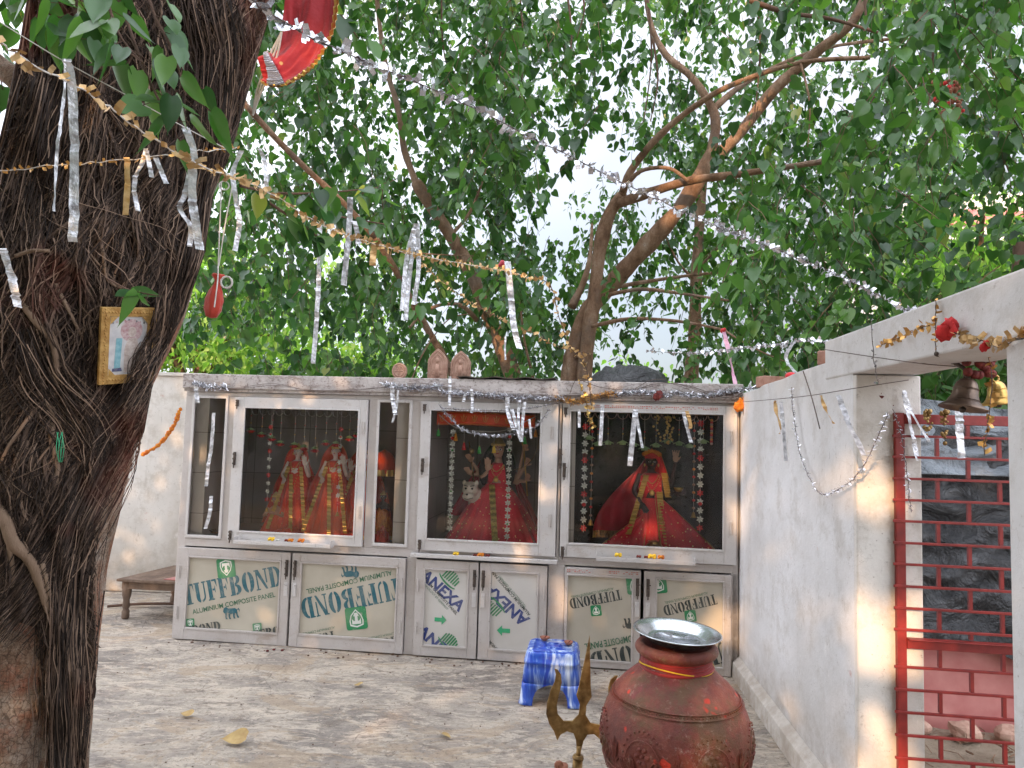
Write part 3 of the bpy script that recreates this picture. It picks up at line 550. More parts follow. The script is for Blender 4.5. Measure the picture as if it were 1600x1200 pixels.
P.line('navy', 'large_lettering', 'ANEXA', (590, 345), (400, 175), 48, 5, bold=.035, shear=.1); P.line('black', 'small_lettering', 'ALUMINIUM COMPOSITE PANEL', (592, 322), (408, 108), 13, 5, bold=.012)
P.line('dgreen', 'thin_lettering', 'TECHNOLOGY BY GERMANY', (572, 285), (448, 140), 10, 5); P.local('green', 'fan_emblem', fan(), (428, 285), 44, Pi-.75, 5)
P.local('lgreen', 'arrow', ARW, (466, 397), 28, Pi, 5); P.line('black', 'small_lettering', 'ALUMINIUM COMPOSITE PANEL', (470, 510), (300, 330), 13, 5, bold=.012); P.done()
P = Print(lowers[4])
P.line('black', 'middle_lettering', T, (1004, 208), (766, 252), 42, 5, 'g'); P.line('dgreen', 'small_lettering', 'ALUMINIUM COMPOSITE PANEL', (972, 198), (776, 238), 10, 5); logo(P, (893, 305), 22, Pi+.14, 5); logo(P, (1078, 183), 40, Pi+.14, 5)
P.local('black', 'lion_emblem', LION, (1058, 368), 36, Pi, 5); P.line('dgreen', 'small_lettering', 'ALUMINIUM COMPOSITE PANEL', (1240, 385), (838, 458), 26, 5, bold=.012); P.line('black', 'large_lettering', T, (1360, 400), (855, 500), 84, 5, 'g'); P.done()
P = Print(lowers[5])
P.line('black', 'middle_lettering', T, (1441, 228), (1198, 284), 42, 5, 'g'); P.line('dgreen', 'small_lettering', 'ALUMINIUM COMPOSITE PANEL', (1406, 218), (1208, 264), 10, 5); logo(P, (1328, 330), 23, Pi+.14, 5); logo(P, (1178, 185), 36, Pi+.14, 5)
P.line('black', 'large_lettering', T, (1560, 425), (1060, 545), 84, 5, 'g'); P.done()
# worn red printed tape on two rails
rr = random.Random(3)
def tape(d, u0, u1, z, nm):
    m = MB(); u = u0
    while u < u1:
        l = rr.uniform(.004, .016)
        for q in (0, .011):
            if rr.random() < .75: m.add([(u, 0, z+q), (u+l, 0, z+q), (u+l, 0, z+q+.005), (u, 0, z+q+.005)], [(0, 1, 2, 3)])
        u += l+.005
    o = m.build('worn_red_print', MT['rink'], d, world=False); 
    for v in o.data.vertices: v.co.y = -.0335
tape(lowers[4][0], 2.93, 3.08, .652, 0); tape(lowers[4][0], 3.22, 3.42, .655, 0); tape(G3, 3.05, 3.95, 1.81, 0)
# ------------------------------------------------------------------ foliage
LT = np.array([(0,0,0),(0,0,-.4),(0,0,-.8),(0,0,-1.12),(.22,0,.07),(.42,0,-.16),(.36,0,-.42),(.15,0,-.7),(-.22,0,.07),(-.42,0,-.16),(-.36,0,-.42),(-.15,0,-.7)], dtype=float)
LT[:,1] += np.abs(LT[:,0])*.35; LT[:,1] += (LT[:,2]**2)*.12
LF = [(0,4,5,6,1),(1,6,7,2),(2,7,3),(8,0,1,6+4,9),(10,1,2,11),(11,2,3)]
LF = [(0,4,5,6,1),(1,6,7,2),(2,7,3),(0,1,10,9,8),(1,2,11,10),(2,3,11)]
LT2 = LT.copy(); LT2[:,0] *= .78; LT2[:,2] *= 1.0; LT2[4:6,2] -= .1; LT2[8:10,2] -= .1; LT2[3,2] = -1.0
def fine_leaf(sx=1.0, n=9):
    ts = [i/n for i in range(n+1)]; V = [(0, 0, -1.12*t) for t in ts]; F = []
    wf = lambda t: sx*(.43*math.sin(Pi*min(1, (t+.04)**.62))**.9*(1-t)**.18 if t < .82 else .43*(1-t)*.55)
    for s_ in (1, -1):
        b0 = len(V)
        for t in ts[:-1]: V.append((s_*wf(t), 0, -1.12*t+.07*(1-t)))
        for k in range(n):
            a, b_, c, d = k, k+1, b0+k+1, b0+k
            f = (a, b_, d) if k == n-1 else (a, b_, c, d); F.append(f if s_ < 0 else f[::-1])
    V = np.array(V); V[:, 1] += np.abs(V[:, 0])*.3+V[:, 2]**2*.14+.012*np.sin(V[:, 2]*14)*np.abs(V[:, 0])*2; return V, F
FINE = fine_leaf(); FINE2 = fine_leaf(.72)
def leaves(name, mat, pos, size, yaw, pitch, roll, rnd, parent=None, tmpl=LT, label=None):
    LFx = LF
    if isinstance(tmpl, str): tmpl, LFx = FINE if tmpl == 'fine' else FINE2
    n = len(pos); pos = np.asarray(pos, float); cy, sy = np.cos(yaw), np.sin(yaw); cp, sp = np.cos(pitch), np.sin(pitch); cr, sr = np.cos(roll), np.sin(roll)
    v = np.repeat(tmpl[None], n, 0)*np.asarray(size)[:, None, None]
    x, y, z = v[..., 0], v[..., 1], v[..., 2]
    x, y = x*cr[:, None]-y*sr[:, None], x*sr[:, None]+y*cr[:, None]            # spin about leaf axis
    y, z = y*cp[:, None]-z*sp[:, None], y*sp[:, None]+z*cp[:, None]            # lift the tip
    x, y = x*cy[:, None]-y*sy[:, None], x*sy[:, None]+y*cy[:, None]
    V = np.stack([x, y, z], -1)+pos[:, None]; 
    root = parent
    if root is not None:
        while root.parent is not None: root = root.parent
        V = V-np.array(MW[root.name].translation)
    me = bpy.data.meshes.new(name); NV = len(tmpl); lp = [i for f in LFx for i in f]; ls = [len(f) for f in LFx]
    me.vertices.add(n*NV); me.vertices.foreach_set('co', V.reshape(-1))
    L = (np.arange(n)[:, None]*NV+np.array(lp)[None]).reshape(-1); me.loops.add(len(L)); me.loops.foreach_set('vertex_index', L.astype(np.int32))
    st = np.concatenate([[0], np.cumsum(ls)[:-1]]); S = (np.arange(n)[:, None]*len(lp)+st[None]).reshape(-1)
    me.polygons.add(n*len(ls)); me.polygons.foreach_set('loop_start', S.astype(np.int32)); 
    me.update(calc_edges=True); me.validate()
    a = me.attributes.new('rnd', 'FLOAT', 'POINT'); a.data.foreach_set('value', np.repeat(np.asarray(rnd, float), NV))
    me.materials.append(mat); o = bpy.data.objects.new(name, me); col.objects.link(o); o.parent = parent
    if n > 100: o['kind'] = 'stuff'
    if label: o['label'] = label
    return o
class Sprays:
    """leafy twigs hanging through a volume"""
    def __init__(s, seed): s.r = np.random.RandomState(seed); s.P = []; s.S = []; s.Y = []; s.Pi = []; s.R = []; s.A = []; s.tw = MB(); s.n = 0
    def twig(s, p, L, nl, size, drop=.75, fork=1, hue=None):
        r = s.r; az = r.rand()*2*math.pi; d = Vector((math.cos(az)*(1-drop*.5), math.sin(az)*(1-drop*.5), -drop+r.randn()*.15)).normalized(); pts = [Vector(p)]; k = 6
        hue = r.rand() if hue is None else hue
        for i in range(k):
            d = (d+Vector((r.randn()*.14, r.randn()*.14, -.1+r.randn()*.08))).normalized(); pts.append(pts[-1]+d*(L/k))
        s.tw.tube(pts, [lerp(.0035, .0012, i/k) for i in range(k+1)], 3, a=.5, caps=False)
        for i in range(nl):
            t = (i+.6)/nl*k; j = min(int(t), k-1); q = pts[j].lerp(pts[j+1], t-j); side = r.rand()*2*math.pi
            pl = size*r.uniform(.25, .6); q2 = q+Vector((math.cos(side)*pl, math.sin(side)*pl, -pl*.35))
            if s.petiole: s.tw.tube([q, q2], .0009, 3, caps=False)
            s.P.append(q2); s.S.append(size*r.uniform(.45, 1.25)); s.Y.append(side-math.pi/2+r.randn()*.7); s.Pi.append(abs(r.randn())*.6+.05); s.R.append(r.randn()*.6); s.A.append(min(1, max(0, hue*.62+r.rand()*.38)))
    petiole = False
    def build(s, mat, wood, parent, tmpl='fine', nm='leaves', twn='twigs'):
        leaves(nm, mat, s.P, s.S, np.array(s.Y), np.array(s.Pi), np.array(s.R), s.A, parent, tmpl)
        s.tw.build(twn, wood, parent)['kind'] = 'stuff'
def in_ell(x, y, e): return ((x-e[0])/e[2])**2+((y-e[1])/e[3])**2
# gaps where the sky shows through the canopy: thinner foliage along those directions
GAPS = [(930,265,100,75,.1),(1010,300,70,45,.15),(880,200,60,45,.35),(520,400,55,50,.12),(430,240,55,50,.35),(1000,545,75,70,.06),(1000,600,90,40,.1),(690,95,50,50,.35),(640,215,55,35,.4),(850,345,65,55,.3),(1180,60,45,45,.5),(540,215,60,50,.4),(960,110,50,60,.5),(840,110,40,50,.55),(1100,100,60,50,.55),(620,60,60,60,.45),(760,60,40,50,.6),(1520,250,30,35,.3),(560,110,40,60,.5),
        (1500,400,90,60,.1),(1380,470,90,50,.4),(1560,330,60,50,.35),(330,560,110,45,.07),(260,590,60,30,.0),(1430,440,60,40,.3),(480,545,90,50,.3),(770,560,30,40,.5)]
def dens(x, y, P):
    d = 1.0
    for e in GAPS:
        q = in_ell(x, y, e)
        if q < 1.0: d = min(d, e[4]+(1-e[4])*max(0, q-.45)/.55)
    nv = mnoise.noise(Vector((P.x*1.1, P.y*1.1, P.z*1.3)))
    return d*max(.0, min(1, .85+nv*1.35))
LIMBS = []
def blocked(x, y, Y, w_=26):
    for lx, ly, lY, lr in LIMBS:
        if Y < lY+.2 and abs(x-lx) < lr+w_ and abs(y-ly) < lr+w_: return True
    return False
def fill(sp, n, x0, x1, y0, y1, d0, d1, size=.095, L=(.3, .6), nl=(9, 14), zmin=2.05, ok=None, hue=None):
    r = sp.r; c = 0; t = 0
    while c < n and t < n*30:
        t += 1; x = r.uniform(x0, x1); y = r.uniform(y0, y1); Y = math.sqrt(r.uniform(d0*d0, d1*d1)); P = at(x, y, Y)
        if P.z < zmin: continue
        if ok and not ok(x, y, P): continue
        l = r.uniform(*L); pe = proj(P-Vector((0, 0, l*.5)))
        if r.rand() > dens(pe[0], pe[1], P): continue
        if P.y < 6.6 and proj(P-Vector((0, 0, l+.1)))[1] > 578-(30 if P.y < 5.2 else 0) and P.x < 1.7: continue
        if r.rand() < .86 and (blocked(pe[0], pe[1], P.y) or blocked(x, y, P.y, 14)): continue
        # keep sprays above the shrine roof and the wall
        if P.z-l*.9 < 2.02: l = max(.12, (P.z-2.02)/.9)
        sp.twig(P, l, r.randint(*nl), size, hue=hue(r) if hue else None); c += 1
def limb(mb, pts, r0, r1, k=5, n=10, wob=.0):
    """pts: (px, py, Y) ; radii in metres"""
    P = smoothpath([at(*q) for q in pts], k); m_ = len(P)
    rs = [.76*lerp(r0, r1, (i/(m_-1))**.85)*(1+wob*mnoise.noise(P[i]*4)+.5*wob*mnoise.noise(P[i]*13)) for i in range(m_)]
    mb.tube(P, rs, n)
    if r0 > .033:
        for q, rr_ in zip(P, rs):
            x, y = proj(q); LIMBS.append((x, y, q.y, rr_*FOC/q.y))
    return P
def tree(label, base, name='peepal_tree', group='trees behind the shrine'):
    return thing(name, label, 'tree', base, 0, group)
# --- main tree: two fused stems, reaching right and up
Y0 = 7.4
b = at(905, 600, Y0); t1 = tree('orange barked peepal with two fused stems forking above the shrine roof, right of centre', (b.x, b.y, 0))
m = MB()
limb(m, [(880,760,Y0),(884,680,Y0),(890,600,Y0),(898,550,Y0),(918,490,Y0),(945,455,Y0),(1000,395,Y0-.2),(1060,328,Y0-.4),(1093,278,Y0-.5),(1112,240,Y0-.5)], .165, .095, wob=.25, n=14)
limb(m, [(925,760,Y0-.1),(914,660,Y0-.1),(912,600,Y0-.12),(920,520,Y0-.14),(930,450,Y0-.15),(938,385,Y0-.2),(952,335,Y0-.3),(972,305,Y0-.4)], .12, .075, wob=.2, n=14)
m.build('trunk', MT['bark_tan'], t1, smooth=True)
def branch(t, pts, r0, r1, mat='bark_tan'):
    mb = MB(); limb(mb, pts, r0, r1, wob=.2); return mb.build('branch', MT[mat], t, smooth=True)
branch(t1, [(972,306,Y0-.4),(985,268,Y0-.5),(1030,212,Y0-.7),(1090,163,Y0-.9),(1150,130,Y0-1.1),(1250,98,Y0-1.3),(1360,90,Y0-1.5)], .055, .022)
branch(t1, [(966,318,Y0-.4),(1030,296,Y0-.6),(1080,282,Y0-.8),(1140,274,Y0-1),(1210,264,Y0-1.2),(1300,250,Y0-1.5)], .07, .03)
branch(t1, [(1110,243,Y0-.5),(1118,200,Y0-.5),(1112,168,Y0-.45),(1080,120,Y0-.3),(1040,85,Y0-.1),(1015,30,Y0),(1005,-60,Y0)], .08, .03)
branch(t1, [(1105,255,Y0-.5),(1150,215,Y0-.6),(1210,140,Y0-.8),(1280,78,Y0-1),(1335,30,Y0-1.2),(1370,-60,Y0-1.3)], .09, .045)
branch(t1, [(1113,172,Y0-.45),(1150,140,Y0-.3),(1200,110,Y0-.2),(1290,75,Y0-.2),(1400,60,Y0)], .05, .02)
branch(t1, [(972,300,Y0-.5),(1000,268,Y0-.7),(1045,263,Y0-.8),(1075,283,Y0-.9)], .035, .02)
branch(t1, [(945,462,Y0-.2),(1000,452,Y0-.6),(1060,458,Y0-.9),(1140,470,Y0-1.2)], .03, .014)
branch(t1, [(925,510,Y0-.3),(985,498,Y0-.7),(1060,502,Y0-1.1),(1130,515,Y0-1.6)], .03, .013)
branch(t1, [(955,450,Y0),(1010,440,Y0+.3),(1080,430,Y0+.6),(1130,425,Y0+1)], .035, .02)
branch(t1, [(1130,515,Y0-1.6),(1180,545,Y0-1.9),(1240,570,Y0-2.1)], .012, .005)
branch(t1, [(1250,96,Y0-1.3),(1265,160,Y0-1.4),(1262,230,Y0-1.4)], .016, .005)
branch(t1, [(1170,0,Y0-1.8),(1230,20,Y0-1.8),(1300,30,Y0-1.8),(1400,60,Y0-2)], .03, .015, 'bark_dark')
branch(t1, [(893,480,Y0+.05),(912,440,Y0+.1),(922,400,Y0+.2),(925,350,Y0+.5)], .06, .02)
for (x, ya, yb, d) in ((775,-20,150,6),(810,-30,200,6.3),(885,-20,140,6),(1010,-20,190,6.2),(905,-30,60,6),(1020,60,190,6.1),(755,-20,120,6.6),(1180,-40,200,6),(1450,-40,200,4.6),(1345,-30,90,5)):
    branch(t1, [(x,ya,d),(x+8,(ya+yb)/2,d),(x-4,yb,d)], .016, .005, 'bark_dark')
s1 = Sprays(1)
fill(s1, 1900, 760, 1900, -260, 600, 5.2, 9.5, size=.102); fill(s1, 1000, 740, 1750, -100, 600, 8.5, 12.5, size=.105)
fill(s1, 330, 1150, 1900, -200, 520, 3.9, 5.4, size=.1, ok=lambda x, y, P: P.x < 6)
s1.build(MT['leaf'], MT['bark_dark'], t1)
# --- left tree leaning back-left
b = at(803, 600, 7.8); t2 = tree('leaning peepal tree whose trunk rises behind the clay plaques on the shrine roof', (b.x, b.y, 0))
m = MB(); limb(m, [(830,760,7.8),(815,650,7.8),(803,592,7.8),(775,520,7.8),(752,470,7.7),(738,430,7.7),(705,370,7.7),(672,320,7.7),(650,285,7.7)], .14, .08, wob=.25, n=14); m.build('trunk', MT['bark_tan'], t2, smooth=True)
branch(t2, [(652,290,7.7),(632,235,7.7),(622,170,7.6),(600,90,7.6),(585,-40,7.5)], .06, .03)
branch(t2, [(745,500,7.7),(722,478,7.4),(690,476,7.2),(660,490,7),(640,512,6.8)], .035, .015)
branch(t2, [(722,660,6.9),(704,580,6.8),(674,525,6.65),(648,480,6.4),(620,425,6.1),(585,370,5.8)], .05, .035)
branch(t2, [(585,370,5.8),(540,320,5.5),(480,265,5.2),(430,215,4.9),(380,160,4.6)], .034, .026)
branch(t2, [(700,372,7.7),(735,330,7.9),(760,260,8),(770,180,8)], .03, .012)
branch(t2, [(833,590,7.5),(820,535,7.4),(812,470,7.3)], .022, .012)
branch(t2, [(640,600,6.6),(665,545,6.6),(700,500,6.6),(735,490,6.6)], .01, .006)
branch(t2, [(590,380,6),(650,395,6.3),(740,400,6.6)], .012, .006)
branch(t2, [(690,-20,6.4),(695,90,6.4),(735,190,6.5)], .012, .005, 'bark_dark')
s2 = Sprays(2); fill(s2, 1400, 250, 800, -260, 600, 5.0, 9.5, size=.102); fill(s2, 750, 330, 860, -100, 600, 8.5, 12.5, size=.105); s2.build(MT['leaf'], MT['bark_dark'], t2)
# --- slim straight tree on the right
b = at(1082, 600, 9); t3 = tree('slim straight dark trunk standing behind the right end of the shrine roof', (b.x, b.y, 0))
m = MB(); limb(m, [(1080,760,9),(1080,600,9),(1085,520,9),(1088,430,9),(1093,350,9),(1100,260,9)], .13, .07, wob=.2); m.build('trunk', MT['bark_tan'], t3, smooth=True)
branch(t3, [(1088,440,9),(1060,410,8.9),(1035,360,8.8)], .03, .01); branch(t3, [(1090,420,9),(1130,380,8.8),(1180,340,8.5)], .03, .01)
s3 = Sprays(3); fill(s3, 330, 1020, 1600, 200, 600, 8.5, 11.5); s3.build(MT['leaf'], MT['bark_dark'], t3)
# --- far bright trees
def fartree(lbl, c, R, n, seed, size=.2, trunk=True):
    t = tree(lbl, (c[0], c[1], 0), 'leafy_tree', 'sunlit trees far behind'); m = MB(); m.tube(smoothpath([(c[0], c[1], 0), (c[0]+.1, c[1], c[2]*.5), (c[0], c[1], c[2])], 4), [.22-.012*i for i in range(9)], 8)
    r_ = random.Random(seed)
    for k in range(7):
        a = r_.uniform(0, 6.28); e = Vector((c[0]+R[0]*.7*math.cos(a), c[1]+R[1]*.7*math.sin(a), c[2]+R[2]*r_.uniform(-.2, .7))); m.tube(smoothpath([(c[0], c[1], c[2]*.55), tuple((Vector(c)+e)/2), tuple(e)], 4), [.09-.008*i for i in range(9)], 6)
    m.build('trunk', MT['bark_dark'], t, smooth=True)
    r = np.random.RandomState(seed); P = []; A = []
    cl = [(r.randn(3)*.45*np.array(R)+np.array(c)) for _ in range(46)]; ch = r.rand(46)
    k = r.randint(0, 46, n); rr_ = np.array(R)*.2
    P = np.array([cl[i] for i in k])+r.randn(n, 3)*rr_; P[:, 2] = np.maximum(P[:, 2], .1)
    leaves('crown', MT['leaf_far'], P, size*r.uniform(.6, 1.2, n), r.rand(n)*6.28, r.rand(n)*1.3, r.randn(n)*.6, np.clip(ch[k]*.6+r.rand(n)*.4, 0, 1), t, LT2)
fartree('bright yellow green tree far behind the left end of the shrine', (-6.2, 14.0, 3.3), (2.6, 2, 1.9), 9000, 11, .17)
fartree('pale feathery tree far behind, above the gateway beam', (8.2, 12.5, 4.6), (2.8, 2, 2.1), 9000, 12, .17)
fartree('low leafy tree far behind, between the boundary wall and the shrine', (-3.4, 15.5, 2.4), (2.4, 1.5, 1.5), 6000, 13, .17)
fartree('low bright bush topped tree seen behind the black plastic bundle', (3.6, 16.5, 1.7), (2.6, 1.5, 1.1), 4500, 14, .16)
# shaded tree just outside the gateway
t5 = tree('leafy dark green tree outside, seen between the gate and the beam', (4.6, 6.4, 0), 'leafy_tree', 'trees behind the shrine')
m = MB(); m.tube(smoothpath([(4.6,6.4,0),(4.55,6.4,1.5),(4.7,6.5,3.5)],4), [.14-.008*i for i in range(9)], 8); m.build('trunk', MT['bark_dark'], t5, smooth=True)
s5 = Sprays(5); 
for i in range(260):
    r = s5.r; s5.twig((r.uniform(3.0, 6.2), r.uniform(4.9, 7), r.uniform(2.0, 3.2)), .4, 12, .1)
s5.build(MT['leaf'], MT['bark_dark'], t5)
# far building glimpsed at the right
fb = thing('far_building', 'pale building with a red band glimpsed through the leaves at far right', 'building', (14, 20, 0)); m = MB(); m.box(10.5, 18, 0, 24, 24, 8.2); m.build('wall', MT['bgwall'], fb); m = MB(); m.box(10.4, 17.9, 7.3, 24.1, 17.99, 7.7); m.build('red_band', MT['pinkwall'], fb)
m = MB()
for i in range(4):
    for z in (1.2, 4.6): m.box(11.6+i*2.6, 17.93, z, 12.8+i*2.6, 17.99, z+1.5)
m.build('window', MT['granite'], fb)

# ------------------------------------------------------------------ big old trunk on the left
TY = 2.7
ROWS = [(-700,150,560),(-300,90,500),(-100,45,452),(0,45,430),(60,36,412),(130,22,392),(220,2,368),(300,-25,336),(400,-62,320),(490,-84,290),(540,-90,266),(600,-96,240),(700,-96,222),(800,-98,202),(900,-100,178),(1000,-106,162),(1100,-112,148),(1200,-120,138),(1300,-135,140),(1380,-170,165)]
_ry = [r[0] for r in ROWS]; _rl = [r[1] for r in ROWS]; _rr = [r[2] for r in ROWS]
def tcirc(py):
    l, r = interp(py, _ry, _rl), interp(py, _ry, _rr); a, b_ = ray(l, py), ray(r, py); ta, tb_ = math.atan2(a.x, a.y), math.atan2(b_.x, b_.y); h = (tb_-ta)/2; m_ = (ta+tb_)/2; D = TY/math.cos(m_); R_ = D*math.sin(h)
    c_ = ray((l+r)/2, py); return D*math.sin(m_), TY, R_, EYE+c_.z*TY/c_.y
def tk(px, py, off=0.0):
    cx, cy, R_, zc = tcirc(py); l, r = interp(py, _ry, _rl), interp(py, _ry, _rr); px = max(l+1, min(r-1, px)); d = ray(px, py); n2 = math.hypot(d.x, d.y); ux, uy = d.x/n2, d.y/n2
    off = off+.045*mnoise.noise(Vector((px*.013, py*.0065, 4)))+.02*mnoise.noise(Vector((px*.045, py*.015, 9)))
    bq = cx*ux+cy*uy; disc = (R_+off)**2-(cx*cx+cy*cy-bq*bq); s_ = bq-math.sqrt(max(disc, 0)); return CAM+d*(s_/n2)
tb = at(10, 1370, TY); bt = thing('banyan_tree', 'huge old trunk wrapped in dark hanging roots at the left edge of the courtyard', 'tree', (tb.x, tb.y, 0))
m = MB(); nk = 56; vs = []; ys = list(range(-700, 1381, 20))
for y in ys:
    cx, cy, R_, zc = tcirc(y); P = Vector((cx, cy, zc))
    for k in range(nk):
        an = 2*math.pi*k/nk; q = Vector((math.cos(an), math.sin(an), 0))
        dsp = .045*mnoise.noise(Vector((q.x*2.2, q.y*2.2, P.z*1.3)))+.02*mnoise.noise(Vector((q.x*7, q.y*7, P.z*3)))
        vs.append(P+q*(R_*.97+dsp*.6-.012))
m.add(vs, [(i*nk+k, i*nk+(k+1) % nk, (i+1)*nk+(k+1) % nk, (i+1)*nk+k) for i in range(len(ys)-1) for k in range(nk)])
# bare bark shows low down, the dark root core higher: split by height
tr = m.build('trunk', MT['bark_big'], bt, smooth=True)
# fibres
rg = random.Random(7); fib = MB()
def bare(px, py):
    e = interp(py, _ry, _rr)
    if py > 945 and px < 68+ (py-945)*.02 and py > 945+ (68-px)*.0: return True
    if py > 690 and px > e-interp(py, [690, 800, 1000, 1200], [10, 48, 40, 46]) and px > 150: return True
    if 1110 < py and 68 < px < 100: return (px+py*.3) % 26 < 13
    return False
def flow(x, y):
    # direction (dx/dy) roots take, in photo space
    a = .5*mnoise.noise(Vector((x*.006, y*.005, 1.7)))+.5*mnoise.noise(Vector((x*.02, y*.015, 5)))
    base = interp(y, [-100, 300, 450, 650, 950, 1200], [-.12, -.2, -.3, -.25, -.12, -.05])
    if y > 640 and x < 60: base += .15
    return base+a*1.6
def fibre(x, y, L, r, off, wild=.0, a=None, dirv=None, jit=.35):
    pts = []; o = off; w_ = rg.uniform(-.4, .4)*wild; n = max(4, int(L/13)); ph = rg.uniform(0, 9)
    for i in range(n):
        if bare(x, y) and rg.random() > .12 and dirv is None: break
        rr0 = interp(y, _ry, _rr)
        if x > rr0-2: x = rr0-rg.uniform(2, 9)
        pts.append(tk(x, y, o+.006*math.sin(ph+i*.8))-Vector((0, o*.2, 0)))
        w_ += rg.gauss(0, .12)*wild; s_ = (flow(x, y) if dirv is None else dirv)+w_+rg.gauss(0, jit*.5); dy = 13*(1 if abs(s_) < 1 else 1/abs(s_)); x += s_*dy; y += dy; o += rg.gauss(0, .0025); o = max(.0, o)
    if len(pts) > 2:
        k = len(pts); fib.tube(pts, [r*(1-.55*i/k) for i in range(k)], 3 if r < .0028 else 6, a=rg.random()**1.6 if a is None else a, caps=False, flat=1 if r < .004 else .7)
for _ in range(6500):
    y = rg.uniform(-160, 1150); l, r = interp(y, _ry, _rl), interp(y, _ry, _rr); u = rg.uniform(-1, 1); u = math.copysign(abs(u)**.85, u); x = (l+r)/2+u*(r-l)/2
    if x < -40: continue
    fibre(x, y, rg.uniform(60, 330), rg.choice([.0008, .0011, .0014, .0018, .0026]), rg.uniform(0, .035), wild=rg.choice([.5, 1.2, 2.2, 4]))
for _ in range(330):
    y = rg.uniform(-160, 1000); l, r = interp(y, _ry, _rl), interp(y, _ry, _rr); x = rg.uniform(max(l, -30), r)
    fibre(x, y, rg.uniform(150, 420), rg.uniform(.004, .008), rg.uniform(.005, .03), wild=1, a=rg.uniform(.35, .9), jit=.2)
for _ in range(1150):
    y = rg.uniform(-160, 1050); l, r = interp(y, _ry, _rl), interp(y, _ry, _rr); x = rg.uniform(max(l, -30), r)
    fibre(x, y, rg.uniform(90, 300), rg.choice([.003, .0045, .006, .009]), rg.uniform(-.004, .022), wild=1.2, a=rg.uniform(.2, .75), jit=.2)
fib.build('aerial_roots', MT['root'], bt)['kind'] = 'stuff'
fib = MB()
def bundle(path, spread, n, r=(.0009, .0028), off=(.01, .06)):
    for _ in range(n):
        o = rg.gauss(0, spread); of = rg.uniform(*off); i0 = rg.uniform(0, .5); i1 = rg.uniform(.6, 1); P = []; k = 22; ph = rg.uniform(0, 6); am = rg.uniform(1, 6); sl_ = rg.gauss(0, spread*.45)
        for i in range(k):
            t = lerp(i0, i1, i/(k-1))*(len(path)-1); j = min(int(t), len(path)-2); f = t-j; x = lerp(path[j][0], path[j+1][0], f); y = lerp(path[j][1], path[j+1][1], f)
            dx, dy = path[j+1][0]-path[j][0], path[j+1][1]-path[j][1]; ln = math.hypot(dx, dy); q = o+am*math.sin(ph+i*.35)+sl_*(i/k-.5)
            xx = x+dy/ln*q; yy_ = y-dx/ln*q; e_ = interp(yy_, _ry, _rr)-3
            if xx > e_: xx = e_-(xx-e_)*.6
            P.append(tk(xx, yy_, of))
        rr_ = rg.uniform(*r); fib.tube(P, [rr_*(1-.5*i/k) for i in range(k)], 3, a=rg.random()**1.5, caps=False)
bundle([(372,100),(345,250),(322,360),(300,450),(262,535),(222,600),(178,655),(140,700)], 17, 420, off=(.0, .06))
bundle([(20,480),(70,590),(130,670),(165,740)], 26, 170)
bundle([(190,660),(140,760),(90,860),(30,940),(-20,1000)], 24, 320)
bundle([(130,800),(112,900),(105,1000),(104,1100),(104,1210),(100,1320)], 17, 420, off=(.0, .07))
bundle([(75,880),(85,1000),(90,1060)], 12, 90); bundle([(300,-60),(330,80),(320,220),(300,330)], 40, 260); bundle([(100,-60),(95,120),(60,260),(20,400)], 34, 240)
bundle([(150,760),(190,700),(208,640)], 12, 80)
fib.build('root_bundle', MT['root'], bt)['kind'] = 'stuff'
# dark fibrous core sheet under the roots (rest of the trunk that is not bare bark)
m = MB()
def corep(i, j):
    y = lerp(-300, 1240, j); l, r = interp(y, _ry, _rl), interp(y, _ry, _rr)
    e = interp(y, [-300, 680, 800, 1000, 1240], [r+2, r-3, r-50, 118, 128]) if y > 680 else r+1; lo = l if y < 930 else lerp(l, 74, min(1, (y-930)/60))
    u = i; x = lerp(lo, e, u); ed = min(u, 1-u)*8; return tk(x, y, lerp(-.06 if y > 680 else -.005, .012, min(1, ed))+.018*mnoise.noise(Vector((x*.03, y*.012, 0))))
m.grid(corep, 40, 90); m.build('root_mat', MT['bark_core'], bt, smooth=True)
def bigroot(pts, r0, r1):
    mb = MB(); P = smoothpath([tk(x, y, o) for x, y, o in pts], 6); k = len(P); mb.tube(P, [lerp(r0, r1, i/k)*(1+.25*mnoise.noise(P[i]*18)) for i in range(k)], 8); o = mb.build('thick_root', MT['bigroot'], bt, smooth=True); return o
bigroot([(38,478,.03),(58,505,.045),(82,535,.04),(88,580,.04),(84,630,.03),(82,690,.03),(90,735,.03),(80,770,.02),(74,800,.0)], .012, .009)
bigroot([(-30,780,.03),(5,808,.05),(21,848,.05),(50,880,.05),(66,920,.05),(84,975,.04),(100,1030,.04),(112,1060,.03)], .026, .007)
bigroot([(15,845,.05),(18,880,.04),(22,925,.03)], .012, .004); bigroot([(150,350,.02),(162,400,.03),(170,440,.03),(210,455,.05),(245,462,.06)], .006, .003)
bigroot([(25,400,.04),(50,392,.05),(78,392,.06)], .008, .006); bigroot([(66,880,.05),(95,1000,.05),(110,1050,.05),(100,1120,.04)], .008, .004)
bigroot([(85,440,.02),(105,480,.03),(130,530,.02)], .007, .005); bigroot([(60,610,.03),(90,655,.04),(122,695,.03)], .009, .005); bigroot([(140,800,.02),(136,840,.03),(134,850,.02)], .009, .006)
bigroot([(100,700,.03),(106,730,.03),(122,760,.02)], .005, .003)
